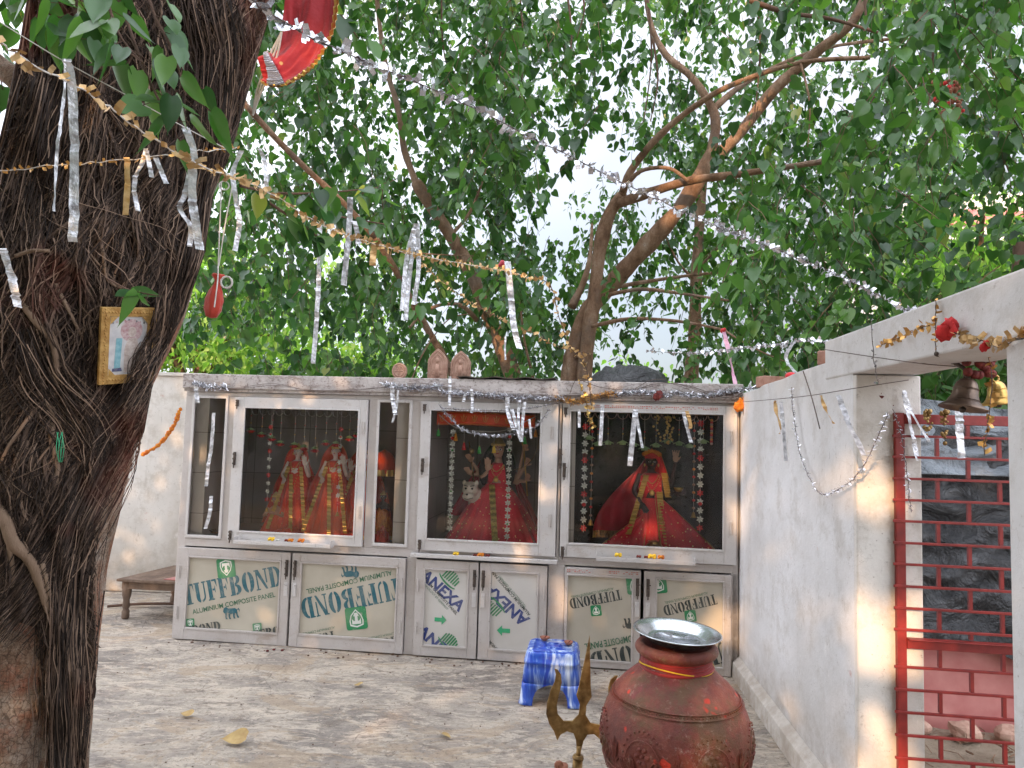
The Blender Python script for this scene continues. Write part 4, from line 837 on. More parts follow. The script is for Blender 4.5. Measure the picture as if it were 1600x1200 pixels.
# near leaves of the same tree
def spr(paths, seed, n, size, Y, r0=.005, ok=True, tm='fine2', mat='leaf_near', nm='leafy_branch', drop=.5):
    r = np.random.RandomState(seed)
    for path in paths:
        m = MB(); P = []; S = []; Ya = []; Pi_ = []; R_ = []; A = []
        W = smoothpath([at(x, y, d) for x, y, d in path], 6); k = len(W); m.tube(W, [lerp(r0, r0*.35, i/k) for i in range(k)], 6)
        for q in range(n):
            t = lerp(.12, 1, (q+.5)/n)*(k-1); j = min(int(t), k-2); c = W[j].lerp(W[j+1], t-j); an = r.rand()*6.28; pl = size*r.uniform(.25, .7); e = c+Vector((math.cos(an)*pl, math.sin(an)*pl*.8, -pl*r.uniform(-.2, .8)))
            m.tube([c, c.lerp(e, .5)+Vector((0, 0, -.01*0)), e], .0011, 3); P.append(e); S.append(size*r.uniform(.65, 1.15)); Ya.append(an-math.pi/2+r.randn()*.4); Pi_.append(min(1.5, abs(r.randn()*drop)+.1)); R_.append(r.randn()*.5); A.append(r.rand())
        o = m.build(nm, MT['bark_dark'], bt, smooth=True); leaves('leaves', MT[mat], P, S, np.array(Ya), np.array(Pi_), np.array(R_), A, o, tm)
spr([[(150,-60,1.7),(170,10,1.65),(190,60,1.62),(225,100,1.6)],[(215,-60,1.7),(240,20,1.66),(270,80,1.62),(290,150,1.62)],[(110,-60,1.75),(120,0,1.7),(110,60,1.7)],[(180,-20,1.8),(215,80,1.75),(245,150,1.7),(275,200,1.7)],[(60,-50,1.9),(80,-10,1.8),(60,20,1.8)]], 21, 13, .1, 1.6)
spr([[(168,435,2.12),(200,452,2.08),(232,460,2.04),(250,462,2.03)]], 22, 4, .095, 2, .003, drop=1.4)
spr([[(375,290,3.0),(440,302,3.2),(520,300,3.4),(590,293,3.7)],[(410,310,3.2),(470,350,3.4),(510,380,3.6)],[(480,305,3.3),(520,335,3.5),(600,350,3.9)]], 23, 17, .1, 3, .008, mat='leaf', tm='fine')
spr([[(430,-60,2.6),(520,10,2.9),(560,60,3.1)],[(0,-50,3),(10,-10,3.1),(30,40,3.2)],[(-30,0,3.3),(-10,80,3.3),(5,140,3.4)],[(-40,300,3.4),(-20,350,3.4)]], 24, 14, .11, 3, .006, mat='leaf', tm='fine')
m = MB(); m.tube([at(-60,60,3.0), at(5,108,3.0), at(40,135,2.9)], [.05,.045,.05], 10); m.build('branch', MT['bark_big'], bt, smooth=True)
# heavy limbs overhead; unseen leaf mass added behind the camera to block the sun
m = MB(); top = at(300, -600, TY)
for e, r0 in (((-1.5,-4,5.6),.22),((3.4,-1.5,5.6),.2),((-5,1,5.8),.2),((2,3.6,6.4),.16)): m.tube(smoothpath([top, top.lerp(Vector(e), .5)+Vector((0,0,.5)), Vector(e)], 5), [r0*(1-.07*i) for i in range(11)], 8)
m.build('branch', MT['bark_dark'], bt, smooth=True)
m = MB(); m.box(-14, -9.2, 0, 9, -9, 2.3); tag(m.build('boundary_wall', MT['plaster_warm'], None, bevel=.01), 'unseen plaster wall added behind the camera to darken the glass reflections', 'wall')  # added out of view so the glass doors reflect a shaded face
SUNSPOTS = [(wallw(2.02, .06, 1.5), .17), (wallw(2.02, .13, .9), .2), (wallw(2.0, .1, .4), .16), (wallw(1.9, 0, 1.0), .07), (cabw(3.95, 0, .36), .15), (cabw(2.93, 0, 1.80), .11), (cabw(2.93, 0, 1.93), .12), (at(1075, 320, 7.1), .3), (at(905, 560, 7.3), .25), (at(760, 520, 7.7), .3), (at(1150,130,6.3), .35), (at(60, 1100, 2.3), .1), (at(1180, 1060, 2.1), .07)]+[(cabw(4.11, 0, z), .10) for z in (.3, .5, 1.0, 1.15, 1.5, 1.7, 1.85)]  # where gaps cut in the added leaf mass let warm sun patches land
def lit(P):
    for q, r_ in SUNSPOTS:
        d = P-q; t = d.dot(sdir)
        if t > 0 and (d-sdir*t).length < r_: return True
    return False
r = np.random.RandomState(9); P = []
side = Vector((sdir.y, -sdir.x, 0)).normalized(); upv = side.cross(sdir).normalized()
if upv.z < 0: upv = -upv
ctr = Vector((.3, 5, 1.6))
for _ in range(90000):
    a, bb, t = r.uniform(-8.5, 7), r.uniform(-3.6, 5.6), r.uniform(8.5, 12)
    q = ctr+side*a+upv*bb+sdir*t
    if q.z < .15: continue
    if lit(q) : continue
    if mnoise.noise(q*.9) < -.62: continue
    P.append(q)
    if len(P) > 42000: break
k = len(P); leaves('leaves', MT['leaf'], P, r.uniform(.14, .24, k), r.rand(k)*6.28, r.rand(k)*1.0, r.randn(k)*.6, r.rand(k), bt)  # added sun blocker hung on the tree, gaps shaped along sun rays
# ------------------------------------------------------------------ gate
JP = wallw(2.012, .147, 0)
GY = JP-CN*.03
def gp(u, y, z): return GY+CD*u+CN*y+Vector((0, 0, z))
gt = thing('iron_gate', 'red painted iron gate leaf with brick pattern bars standing open in the gateway', 'gate', GY, CANG)
m = MB(); m.box(0, -.012, .04, .036, .012, 1.735); m.box(.96, -.012, .04, .996, .012, 1.735); m.box(.0365, -.0125, 1.69, .9595, .0115, 1.73); m.box(.0365, -.0115, .06, .9595, .0115, .1)
m.build('gate_frame', MT['redpaint'], gt, world=False, bevel=.002)
m = MB(); m.box(.0365, -.016, .795, .959, .004, .835); m.box(.0365, -.04, .832, .959, -.016, .836); m.build('middle_rail', MT['redpaint'], gt, world=False, bevel=.001)
zs = [1.645-.0865*i for i in range(0, 20)]; m = MB(); m2 = MB()
zs = [z for z in [1.64, 1.555, 1.468, 1.382, 1.297, 1.21, 1.125, 1.038, .952, .868] ] + [.722-.088*i for i in range(7)]
for z in zs: m = MB(); m.box(-.012, -.017, z-.005, .975, -.007, z+.005); m.build('horizontal_bar', MT['redpaint'], gt, world=False, bevel=.0012)
lv = [1.69]+zs[:10]+[.835]; 
def vert(z0, z1, k):
    for u in ([.16+.234*i for i in range(4)] if k % 2 else [.277+.234*i for i in range(3)]): m2 = MB(); m2.box(u-.0065, -.012, z1, u+.0065, .002, z0); m2.build('short_upright', MT['redpaint'], gt, world=False)
for k in range(len(lv)-1): vert(lv[k]-.006 if k else 1.689, lv[k+1]+.006, k)
lv2 = [.795]+zs[10:]
for k in range(len(lv2)-1): vert(lv2[k]-.006 if k else .794, lv2[k+1]+.006, k+1)
# ------------------------------------------------------------------ beyond the gate
m = MB(); q0 = wallw(.9, .7, 0); bwN = CN
def yard(u, y, z): return wallw(.75, .27, 0)+CD*u+CN*y+Vector((0, 0, z))
sd = thing('low_outer_wall', 'low red washed brick wall beyond the gate, half covered by black plastic', 'wall', yard(0, 0, 0), CANG); m = MB(); m.box(0, 0, 0, 3.2, .2, .62); m.build('wall', MT['pinkwall'], sd, world=False, bevel=.01)
def sheet(nm, mat, fn, lbl, nu=50, nv=40): m = MB(); m.grid(fn, nu, nv); o = m.build(nm, mat, None, smooth=True, solid=.004); return tag(o, lbl, 'plastic sheet')
def tf(i, j):
    u = lerp(-.04, 3.2, i); zb = .80-.36*max(0, min(1, u))**.7+.02*math.sin(u*9); z = lerp(zb, 1.72+.05*math.sin(u*5), j); w_ = .14*abs(mnoise.noise(Vector((u*2.6+z*2, z*3.5-u, 3))))+.07*abs(mnoise.noise(Vector((u*7-z*5, z*8+u*3, 7))))-.06+0
    return tuple(yard(u, -.09+w_+.12*(1-j)*0, z))
sheet('black_plastic_tarp', MT['tarp'], tf, 'creased black plastic tarp hanging over the red wall beyond the gate', 90, 70)
def tg(i, j): u = lerp(-.06, 3.2, i); z = lerp(1.45, 1.95, j); w_ = .12*abs(mnoise.noise(Vector((u*3.2+z*3, z*4-u*2, 13))))+.06*abs(mnoise.noise(Vector((u*8-z*9, z*9+u*3, 3))))-.03; return tuple(yard(u, -.19+.18*j+w_, z-.12*u*j))
sheet('grey_plastic_sheet', MT['tarpg'], tg, 'silver grey plastic sheet laid over the top of the black tarp beyond the gate', 80, 30)
# dry twigs/rubble beyond gate
m = MB(); rq = random.Random(5)
for _ in range(150):
    u, y = rq.uniform(.0, 1.8), rq.uniform(-.9, -.05); P = yard(u, y, .05); a = rq.uniform(0, 6.28); l = rq.uniform(.02, .07); m.tube([P, P+Vector((math.cos(a)*l, math.sin(a)*l, rq.uniform(0, .03)))], rq.uniform(.002, .006), 4, a=rq.random())
tag(m.build('dry_litter', MT['bark_tan'], None), 'dry twigs and litter scattered on the soil beyond the gate', 'litter', kind='stuff')
m = MB()
for i, (u, y, r_) in enumerate(((.1,-.12,.07),(.28,-.1,.09),(.5,-.12,.06),(.72,-.14,.09),(.95,-.12,.08),(1.2,-.13,.1))):
    g = MB(); q = yard(u, y, .07); g.ball((0, 0, 0), (r_, r_*.7, r_*.6), 10, 7); o = g.build('rubble_stone', MT['clay'], None); o.location = q
    for v in o.data.vertices: v.co *= 1+.35*mnoise.noise(v.co*18+Vector((i, 0, 0)))
    tag(o, 'brown rubble stone among others at the foot of the red wall beyond the gate', 'stone', 'rubble stones at the foot of the red wall')

# ------------------------------------------------------------------ tinsel, garlands, ribbons
rt_ = random.Random(11)
def onpts(pts, k=7): return smoothpath([at(*p) if isinstance(p, tuple) else Vector(p) for p in pts], k)
def garland(name, label, pts, mat, step=.02, size=.018, cord='wire', cat='garland', group='tinsel garlands', cr=.0015, jit=.5, kind='foil', world=False, skip=0):
    P = onpts(pts) if not world else pts
    base = P[0]; t = thing(name, label, cat, base, 0, group)
    c = MB(); P2 = [p+Vector((rt_.gauss(0, .002), 0, rt_.gauss(0, .002))) for p in P]; c.tube(P2, cr, 5); c.build('thread', MT[cord], t)
    m = MB(); acc = 0
    for i in range(len(P)-1):
        d = P[i+1]-P[i]; L = d.length
        if L < 1e-6: continue
        while acc < L:
            if rt_.random() >= skip:
                p = P[i]+d*(acc/L); s = size*rt_.uniform(.6, 1.25); u = Vector((rt_.gauss(0,1), rt_.gauss(0,1), rt_.gauss(0,1))).normalized(); v = u.orthogonal().normalized(); v.rotate(Matrix.Rotation(rt_.uniform(0, 6.28), 3, u)); a = rt_.random()
                if kind == 'foil':     # small bent square of foil
                    w_ = u.cross(v); m.add([p-v*s*.35, p+v*s*.35, p+v*s*.35+u*s*.55+w_*s*.15, p-v*s*.35+u*s*.55+w_*s*.15, p+v*s*.3+u*s+w_*s*.5, p-v*s*.3+u*s+w_*s*.5], [(0,1,2,3),(3,2,4,5)], a)
                elif kind == 'spike':
                    for q in range(3):
                        e = Vector((rt_.gauss(0,1), rt_.gauss(0,1), rt_.gauss(0,1))).normalized()*s; f_ = e.orthogonal().normalized()*s*.14; m.add([p-f_, p+f_, p+e*.9+f_*.6, p+e-f_*.4], [(0,1,2,3)], a)
                else: m.ball(p+u*size*.15, (s*.6, s*.6, s*.5), 7, 5, a=a)
            acc += step*rt_.uniform(.6, 1.4)
        acc -= L
    m.build('foil_petals' if kind != 'ball' else 'flower_heads', MT[mat], t); return t
garland('tinsel_garland', 'long silver tinsel garland running from the big trunk down to the gateway beam', [(360,-30,1.3),(385,-5,1.35),(470,50,1.45),(560,92,1.55),(700,150,1.75),(850,225,1.95),(1000,300,2.15),(1100,345,2.3),(1200,385,2.5),(1330,440,2.65),(1465,510,2.62)], 'silver', .0075, .022)
garland('tinsel_garland', 'gold foil garland crossing in front of the trunk from the left edge of the photo', [(-40,40,1.2),(0,66,1.25),(60,105,1.35),(130,140,1.45),(200,190,1.55),(300,252,1.75),(420,300,2.2),(500,350,2.6),(600,385,3.2),(700,408,3.8),(800,425,4.3),(830,438,4.5)], 'paper_gold', .014, .023, cord='cord', cr=.0018)
garland('tinsel_garland', 'thin orange foil string tied around the trunk under the broad leaves', [(-40,268,2.0),(0,268,2.0),(100,258,1.98),(200,250,1.98),(300,238,2.02),(372,231,2.2)], 'gold', .012, .012, cord='cord')
garland('tinsel_garland', 'gold garland hanging in the middle and dropping toward the fused tree stems', [(835,430,4.6),(862,450,4.7),(872,490,4.8),(890,540,4.9),(915,575,4.95),(925,640,4.98)], 'paper_gold', .02, .034, cr=.003)
garland('tinsel_garland', 'fine gold garland sagging between the leaning trunk and the fused stems', [(640,395,4.9),(700,447,4.95),(760,487,5),(830,520,5),(880,545,5),(925,553,5)], 'paper_gold', .02, .028, cr=.002)
garland('tinsel_garland', 'silver tinsel string stretched from the plastic bundle to the gateway beam', [(1010,548,4.9),(1080,552,4.6),(1150,545,4.2),(1240,535,3.6),(1370,530,3.0),(1460,518,2.62)], 'silver', .012, .022)
garland('tinsel_garland', 'spiky silver string looped low on the white side wall', [wallp(1237,605,.02),wallp(1240,650,.03),wallp(1252,715,.03),wallp(1280,770,.03),wallp(1315,762,.03),wallp(1345,735,.03),wallp(1368,690,.03),wallp(1388,645,.03)], 'silver', .009, .016, kind='spike')
garland('tinsel_garland', 'thin silver string hanging down inside the gateway past the gate hinge', [(1395,640,2.9),(1408,680,2.88),(1417,740,2.88),(1424,800,2.88)], 'silver', .012, .016, kind='spike')
garland('tinsel_garland', 'brown and gold dried garland along the face of the gateway beam', [wallp(1375,541,.02),wallp(1405,527,.03),wallp(1440,513,.03),wallp(1463,505,.03)], 'gold', .012, .022)
garland('tinsel_garland', 'pale gold garland draped right of the red cloth flower on the beam', [wallp(1470,510,.03),wallp(1500,522,.03),wallp(1530,530,.03),wallp(1560,540,.03),wallp(1620,512,.03)], 'paper_gold', .008, .024)
garland('tinsel_garland', 'dry brown twisted strand hanging over the beam above the bells', [wallp(1463,470,.02),wallp(1462,515,.03),wallp(1463,553,.03)], 'gold', .01, .014)
garland('tinsel_garland', 'gold strand hanging straight down beside the brass bell', [(1543,545,2.3),(1550,590,2.3),(1546,640,2.3),(1538,712,2.3)], 'gold', .014, .02)
garland('tinsel_garland', 'silver thread with sparse foil over the face of the beam', [wallp(1362,500,.02),wallp(1365,560,.02),wallp(1372,600,.04)], 'silver', .02, .012)
garland('marigold_garland', 'orange marigold garland strung on the boundary wall beside the trunk', [(282,638,5.9),(272,664,6),(255,688,6.1),(238,702,6.2),(220,712,6.2)], 'marigold', .018, .032, kind='ball', group='flower garlands', cr=.003)
# messy wires and tinsel along the shrine's coping
def tangle(lbl, pts, mat='wire', r_=.0025, n=1, name='wire', amp=.012):
    t = MB()
    for q in range(n):
        P = smoothpath([cabw(u, -.055-.01*q+rt_.uniform(-.008, 0), z+rt_.gauss(0, amp)) for u, z in pts], 8); t.tube(P, r_*rt_.uniform(.6, 1.1), 5, a=rt_.random())
    return tag(t.build(name, MT[mat], None), lbl, 'wire' if name == 'wire' else 'twigs')
def cz(*p): return [cab(x, y, -.06) for x, y in p]
tangle('dark wire sagging along the left half of the shrine coping', cz((300,600),(360,606),(430,600),(500,612),(600,606),(660,605),(750,612),(840,618),(890,622)), n=2)
tangle('thin wires crossing the coping above the right glass door', cz((870,622),(900,618),(960,622),(1020,600),(1070,606),(1130,618),(1180,612)), n=2)
tangle('looped black wire rising to the roof edge left of the right door', cz((890,618),(897,600),(905,596),(940,605),(985,610),(1020,603)), r_=.003)
tangle('loose wire on the coping dropping to the right corner of the shrine', cz((1020,600),(1045,597),(1075,610),(1100,622),(1150,612),(1165,608)), r_=.002)
t = MB()
for k in range(26):
    x = rt_.uniform(380, 640); P = smoothpath([cabw(*cab(x, 590), .02+rt_.uniform(0, .1)*1) for x in (x, x+rt_.uniform(20, 60), x+rt_.uniform(70, 140))], 4)
    P = [Vector((p.x, p.y, 1.998+rt_.uniform(.002, .02))) for p in P]; t.tube(P, rt_.uniform(.002, .005), 4, a=rt_.random())
tag(t.build('twig_bundle', MT['bark_dark'], None), 'bundle of thin dry vines lying along the left part of the roof edge', 'twigs')
gw = [((302,600),(330,605),(355,604)), ((600,600),(620,604),(650,606),(690,603)), ((870,622),(900,628),(930,620),(960,615)), ((1050,612),(1090,618),(1140,612),(1190,604),(1235,600)), ((690,612),(760,618),(830,622),(880,622)), ((960,615),(1000,612),(1050,618))]
gl = ['silver tinsel knot at the left end of the shrine coping', 'tinsel tangle on the coping between the left and middle doors', 'gold and silver tangle at the upper left corner of the right door', 'silver tangle on the right end of the coping reaching the side wall', 'thin silver tinsel above the middle glass door', 'sparse silver tinsel above the right glass door']
for lb, p, mt_ in zip(gl, gw, ('silver', 'silver', 'gold', 'silver', 'silver', 'silver')):
    tangle('dark wires wound into the tinsel '+('at the left end of the coping','between the left and middle doors','at the corner left of the right door','at the right end of the coping','above the middle glass door','above the right glass door')[gl.index(lb)], [cab(x, y, -.06) for x, y in p], n=4, r_=.0016, amp=.02)
    garland('tinsel_garland', lb, [cabw(*(lambda c: (c[0], -.07, c[1]))(cab(x, y, -.07))) for x, y in p], mt_, .0035, .032, kind='spike')
garland('tinsel_garland', 'gold strand dropping from the roof to the upper left corner of the right door', [cabw(*(lambda c: (c[0], -.08, c[1]))(cab(x, y, -.08))) for x, y in ((905,595),(915,625),(920,650),(928,668))], 'goldbright', .006, .02)
garland('tinsel_garland', 'silver swag drooping across the top of the middle glass door', [cabw(*(lambda c: (c[0], -.06, c[1]))(cab(x, y, -.06))) for x, y in ((686,632),(705,655),(725,672),(765,681),(800,678),(835,668),(858,640))], 'silver', .007, .022, kind='spike')
garland('tinsel_garland', 'bright silver fringe along the top rail of the middle glass door', [cabw(*(lambda c: (c[0], -.07, c[1]))(cab(x, y, -.07))) for x, y in ((690,638),(740,641),(800,641),(850,634),(885,628))], 'silver', .008, .018, kind='spike')
def wireline(lbl, P, r_=.0018, mat='wire'): m = MB(); m.tube(smoothpath(P, 6), r_, 5); tag(m.build('wire', MT[mat], None), lbl, 'wire')
wireline('thin wire stretched from the shrine corner across the side wall to the gate jamb', [wallp(1160,628,.06), wallp(1250,620,.08), wallp(1340,606,.05), (wallw(2.05,.2,1.87))])
wireline('black wire running diagonally down the beam toward the bells', [wallp(1288,546,.03), wallp(1360,557,.03), wallp(1440,568,.03), at(1500,573,2.6)])
wireline('white thread stretched across the trunk above the framed picture', [at(-20,22,1.6), at(90,90,1.6), at(200,150,1.7), at(300,205,1.85), at(365,238,2.1)], .0014, 'cord')
# hanging foil ribbons
def ribbon(lbl, P, w_, mat='ribbon', tw=.6, name='foil_ribbon', grp='hanging foil ribbons'):
    P = smoothpath(P, 10); m = MB(); n = len(P); vs = []; ph = rt_.uniform(0, 3)
    for i, p in enumerate(P):
        a = ph*.3+tw*math.sin(i*.35+ph); a2 = tw*.9*i/n+tw*.5*math.sin(i*.5+ph); s_ = Vector((math.cos(a2), math.sin(a2), .1*math.sin(i+ph)))*w_*.5; cr = Vector((0, 1, 0))*w_*(rt_.uniform(-.35, .35) if rt_.random() < .25 else rt_.uniform(-.06, .06)); vs += [p-s_+cr, p+s_+cr]
    m.add(vs, [(2*i, 2*i+1, 2*i+3, 2*i+2) for i in range(n-1)], a=.8); o = m.build(name, MT[mat], None, smooth=False, solid=.0004); return tag(o, lbl, 'ribbon', grp)
def rb(lbl, pts, Y, px, mat='ribbon', tw=.6): ribbon(lbl, [at(x, y, Y) for x, y in pts], px*Y/FOC, mat, tw)
rb('widest silver ribbon hanging straight in front of the trunk, far left', [(104,92),(112,130),(116,250),(114,378)], 1.42, 14, tw=.25)
rb('narrow twisted silver ribbon beside the widest one on the trunk', [(103,92),(100,150),(90,230),(84,330)], 1.42, 5, tw=1.4)
rb('short gold and silver ribbon hanging from the orange foil string', [(198,246),(199,290),(196,336)], 1.96, 9, 'paper_gold', .3)
rb('grey transparent ribbon loop on the dark trunk right of the short gold one', [(228,232),(222,255),(212,275),(210,300),(216,330)], 2.0, 7); rb('small grey ribbon beside the grey loop on the trunk', [(229,235),(233,255),(237,277)], 1.98, 7)
rb('slanting small silver ribbon on the trunk above the thin roots', [(243,246),(252,268),(260,287)], 1.98, 8)
rb('left strip of the silver pair hanging at the right side of the trunk', [(289,198),(298,240),(290,300),(281,325),(298,355),(296,385)], 1.86, 8); rb('right bright strip of the silver pair at the right side of the trunk', [(290,200),(302,240),(300,300),(306,350),(312,390)], 1.84, 13, tw=.3)
rb('crumpled silver ribbon hanging between the trunk edge and the leaves', [(378,236),(364,270),(370,320),(374,350),(367,392)], 2.3, 8); rb('short silver ribbon next to the trunk edge below the red cloth', [(405,232),(414,255),(417,300)], 2.4, 7)
rb('long thin grey strip hanging down to the roof above the left door', [(500,352),(498,430),(494,510),(489,568)], 4.4, 7, tw=.3); rb('pale yellow strip hanging left of the slanting branch', [(547,308),(545,360),(537,446)], 3.3, 9, tw=.2)
rb('short grey strip in front of the slanting branch', [(553,345),(558,362),(560,382)], 3.3, 8)
rb('left silver strip of three hanging at the end of the slanting branch', [(650,350),(636,400),(628,486)], 3.9, 7, tw=.3); rb('middle silver strip of three at the end of the slanting branch', [(651,350),(640,430),(634,500)], 3.95, 7, tw=.5); rb('right silver strip of three at the end of the slanting branch', [(652,350),(654,420),(646,476)], 3.9, 7, tw=.3)
rb('broad pinkish silver strip hanging over the leaning trunk in the middle', [(793,408),(798,460),(803,510),(812,545)], 4.4, 10, tw=.2)
rb('gold and silver crumpled strip on the garland knot above the leaves', [(585,378),(583,400),(582,415)], 3.2, 10, 'paper_gold')
def rc_(lbl, pts, px, d=-.08, mat='ribbon', tw=.4): ribbon(lbl, [cabw(*(lambda c: (c[0], d, c[1]))(cab(x, y, d))) for x, y in pts], px*.0052, mat, tw)
rc_('longest silver strip hanging in front of the right glass door', [(993,640),(990,670),(984,728)], 7, tw=.15); rc_('thin curled strip beside the longest one on the right glass door', [(993,642),(1000,680),(1004,700)], 4)
rc_('silver strip over the left part of the right glass door', [(941,632),(940,660),(938,696)], 5, tw=.2); rc_('short silver strip at the frame left of the right glass door', [(905,640),(905,668)], 4)
rc_('left strip of the grey pair over the right part of the right glass door', [(1068,644),(1074,670),(1080,692)], 5); rc_('right strip of the grey pair over the right part of the right glass door', [(1073,642),(1079,662),(1078,670)], 5, mat='paper_gold')
for i, (lb, p, q) in enumerate((('silver strip above the left edge of the middle glass door', [(703,588),(703,612),(702,634)], 4), ('silver strip hanging at the middle of the middle door top rail', [(737,608),(738,628),(737,645)], 4), ('silver strip slanting on the coping above the middle glass door', [(728,612),(724,628)], 4), ('silver strip bending over the red banner of the middle cell', [(793,620),(794,645),(803,672)], 6), ('second silver strip hanging over the right part of the red banner', [(800,640),(808,668),(815,690)], 5), ('thin grey strip hanging at the right part of the middle door', [(812,625),(810,650),(812,685)], 4), ('grey strip hanging left of the right tassels in the middle door', [(820,628),(817,655),(815,688)], 4), ('short silver strip near the right edge of the middle door', [(827,655),(830,685)], 3),
    ('silver strip hanging at the frame between the left and middle doors', [(613,600),(614,625),(618,648)], 6), ('thin silver strip next to the one between left and middle doors', [(622,608),(620,635),(613,660)], 3), ('silver strip hanging at the left end of the coping', [(306,600),(307,615),(309,630)], 6), ('crumpled silver strip inside the narrow left window', [(334,645),(331,690),(326,725),(322,760)], 5), ('bright twisted strip low in the narrow left window', [(330,775),(328,800),(321,826)], 5))): rc_(lb, p, q, -.03 if i > 10 else -.08)
def rw(lbl, pts, px, mat='ribbon', tw=.3): ribbon(lbl, [wallp(x, y, .05) for x, y in pts], px*.0034, mat, tw)
rw('stiff grey strip hanging at the top of the side wall', [(1220,628),(1224,670),(1228,720)], 6); rw('curly gold strip just left of the stiff grey one on the side wall', [(1211,626),(1213,645),(1220,665),(1218,678)], 6, 'paper_gold', 1); rw('curly gold strip hanging at the middle of the side wall', [(1283,618),(1290,640),(1303,662)], 5, 'paper_gold', 1.2)
rw('long slanting silver strip on the side wall near the gate jamb', [(1310,618),(1325,660),(1345,700),(1350,712)], 7); rw('pale grey strip drooping from the wall top beside the loose brick', [(1238,537),(1228,560),(1243,582)], 6)
rb('silver strip slanting across the top of the gate jamb', [(1412,610),(1425,645),(1452,690)], 2.85, 6); rb('pale translucent strip hanging just behind the gate hinge side', [(1413,612),(1422,660),(1434,720)], 2.9, 8); rb('broad pale strip hanging under the big bell', [(1498,640),(1500,680),(1503,716)], 2.6, 13, tw=.2)
rb('silver foil strip at the far left edge of the trunk', [(4,388),(14,420),(22,450),(28,480)], 2.0, 12, tw=.8)
ribbon('pink and white twisted ribbon tied to a thin branch above the side wall', [at(1131,517,5.2), at(1140,555,5.0), at(1149,600,4.8)], .032, 'ribbon', .9).data.materials[0] = pm('pink_ribbon', [(.6, .25, .4), (.75, .55, .62)], 12, .5)
rb('thin red thread hanging in front of the leaning trunk', [(790,525),(789,545),(790,562)], 5, 3)
m = MB(); m.ball((0,0,0),(.018,.015,.02),8,6); m.ball((.014,0,.01),(.014,.012,.014),8,6); o = m.build('cloth_knot', MT['redplain'], None, smooth=True); o.location = at(1129,517,5.2); tag(o, 'small red knot on the thin branch at the top of the pink ribbon', 'cloth knot')
m = MB(); m.ball((0,0,0),(.02,.015,.024),8,6); m.ball((-.014,0,-.01),(.014,.012,.014),8,6); o = m.build('cloth_knot', MT['maroon'], None, smooth=True); o.location = at(785,412,4.45); tag(o, 'dark pink cloth knot at the top of the broad strip in the middle', 'cloth knot')
# red cloth flowers / knots
def flower(lbl, P, s, mat='redflower'):
    m = MB()
    for k in range(9):
        a = k*2.4; e = Vector((math.cos(a), -.4+.3*math.sin(k), math.sin(a)))*s*.55; R = Matrix.Rotation(a, 3, 'Y'); m.grid(lambda i, j, R=R, e=e: tuple(Vector(P)+e*.5+R @ Vector(((i-.5)*s*.8, -.25*s*math.sin(i*3.1)*(1-j), (j-.3)*s*.8*(1-.4*abs(i-.5))))), 4, 4)
    return tag(m.build('cloth_flower', MT[mat], None, smooth=True, solid=.0015), lbl, 'cloth flower')
flower('bright red cloth flower on the face of the gateway beam', wallp(1478,515,.05), .05); flower('small red cloth flower right of the larger one on the beam', wallp(1538,541,.04), .022); flower('dark red dried flower knot at the top of the gate hinge', (wallw(2.0,.12,1.79)), .075, 'dkflower'); flower('orange red flower knot at the right end of the shrine coping', cabw(*(lambda c: (c[0], -.08, c[1]))(cab(1157,632,-.08))), .07, 'marigold'); flower('dark dried flower on the coping above the right glass door', cabw(*(lambda c: (c[0], -.08, c[1]))(cab(1028,618,-.08))), .05, 'dkflower')
# dry twig hanging on the beam and coping
wireline('short dry twig hanging from the right end of the shrine coping', [cabw(4.1,-.09,1.9), cabw(4.12,-.1,1.75), cabw(4.17,-.1,1.63)], .004); wireline('dark dry twig hanging down the side wall', [wallp(1255,580,.04), wallp(1268,620,.05), wallp(1281,670,.04)], .0028)
# bells
def bell(lbl, P, R_, mat, tilt):
    t = thing('temple_bell', lbl, 'bell', P, 0, 'bells hanging under the gateway beam'); M3 = Matrix.Rotation(tilt, 3, 'Y'); c = Vector(P)
    pr = [(0.0,0),(.22,0),(.3,-.05),(.42,-.2),(.5,-.45),(.54,-.75),(.62,-1.0),(.78,-1.2),(1,-1.36),(1.0,-1.42),(.94,-1.42),(.74,-1.24),(.56,-1.0),(.48,-.7),(.42,-.4),(.2,-.1),(0,-.08)]
    m = MB(); m.lathe([(max(r_, 1e-5)*R_, z*R_) for r_, z in pr], 36, c, M3); 
    for z, rr in ((-.45,.505),(-.5,.51),(-.98,.62),(-1.05,.65)): m.lathe([(rr*R_, (z-.02)*R_), ((rr+.03)*R_, z*R_), (rr*R_, (z+.02)*R_)], 36, c, M3)
    m.build('bell_body', MT[mat], t, smooth=True)
    m = MB(); m.tube([c+M3 @ Vector((0,0,-.2*R_)), c+M3 @ Vector((0,0,-1.35*R_))], R_*.05, 6); m.ball(c+M3 @ Vector((0,0,-1.45*R_)), R_*.15, 10, 8); m.build('clapper', MT['iron'], t, smooth=True)
    m = MB(); m.tube([c+M3 @ (Vector((math.cos(a)*.2, 0, .18+math.sin(a)*.2))*R_) for a in [k*6.283/12 for k in range(13)]], R_*.06, 6); m.build('hanging_loop', MT[mat], t, smooth=True); return t
bell('large dark bronze bell hanging under the gateway beam', at(1512,592,2.45), .075, 'bronze', .18); bell('smaller yellow brass bell hanging right of the dark bronze bell', at(1556,596,2.5), .058, 'brassy', -.12)
m = MB(); pts = smoothpath([wallp(1463,553,.01), at(1480,562,2.5), at(1505,575,2.46), at(1512,590,2.45)], 6)
for i in range(0, len(pts)-1): m.tube([pts[i], pts[i+1]], .0055, 6)
for i in range(len(pts)): m.ball(pts[i], .008, 6, 5)
tag(m.build('bell_chain', MT['iron'], None, smooth=True), 'dark chain leading from the beam edge down to the bells', 'chain')
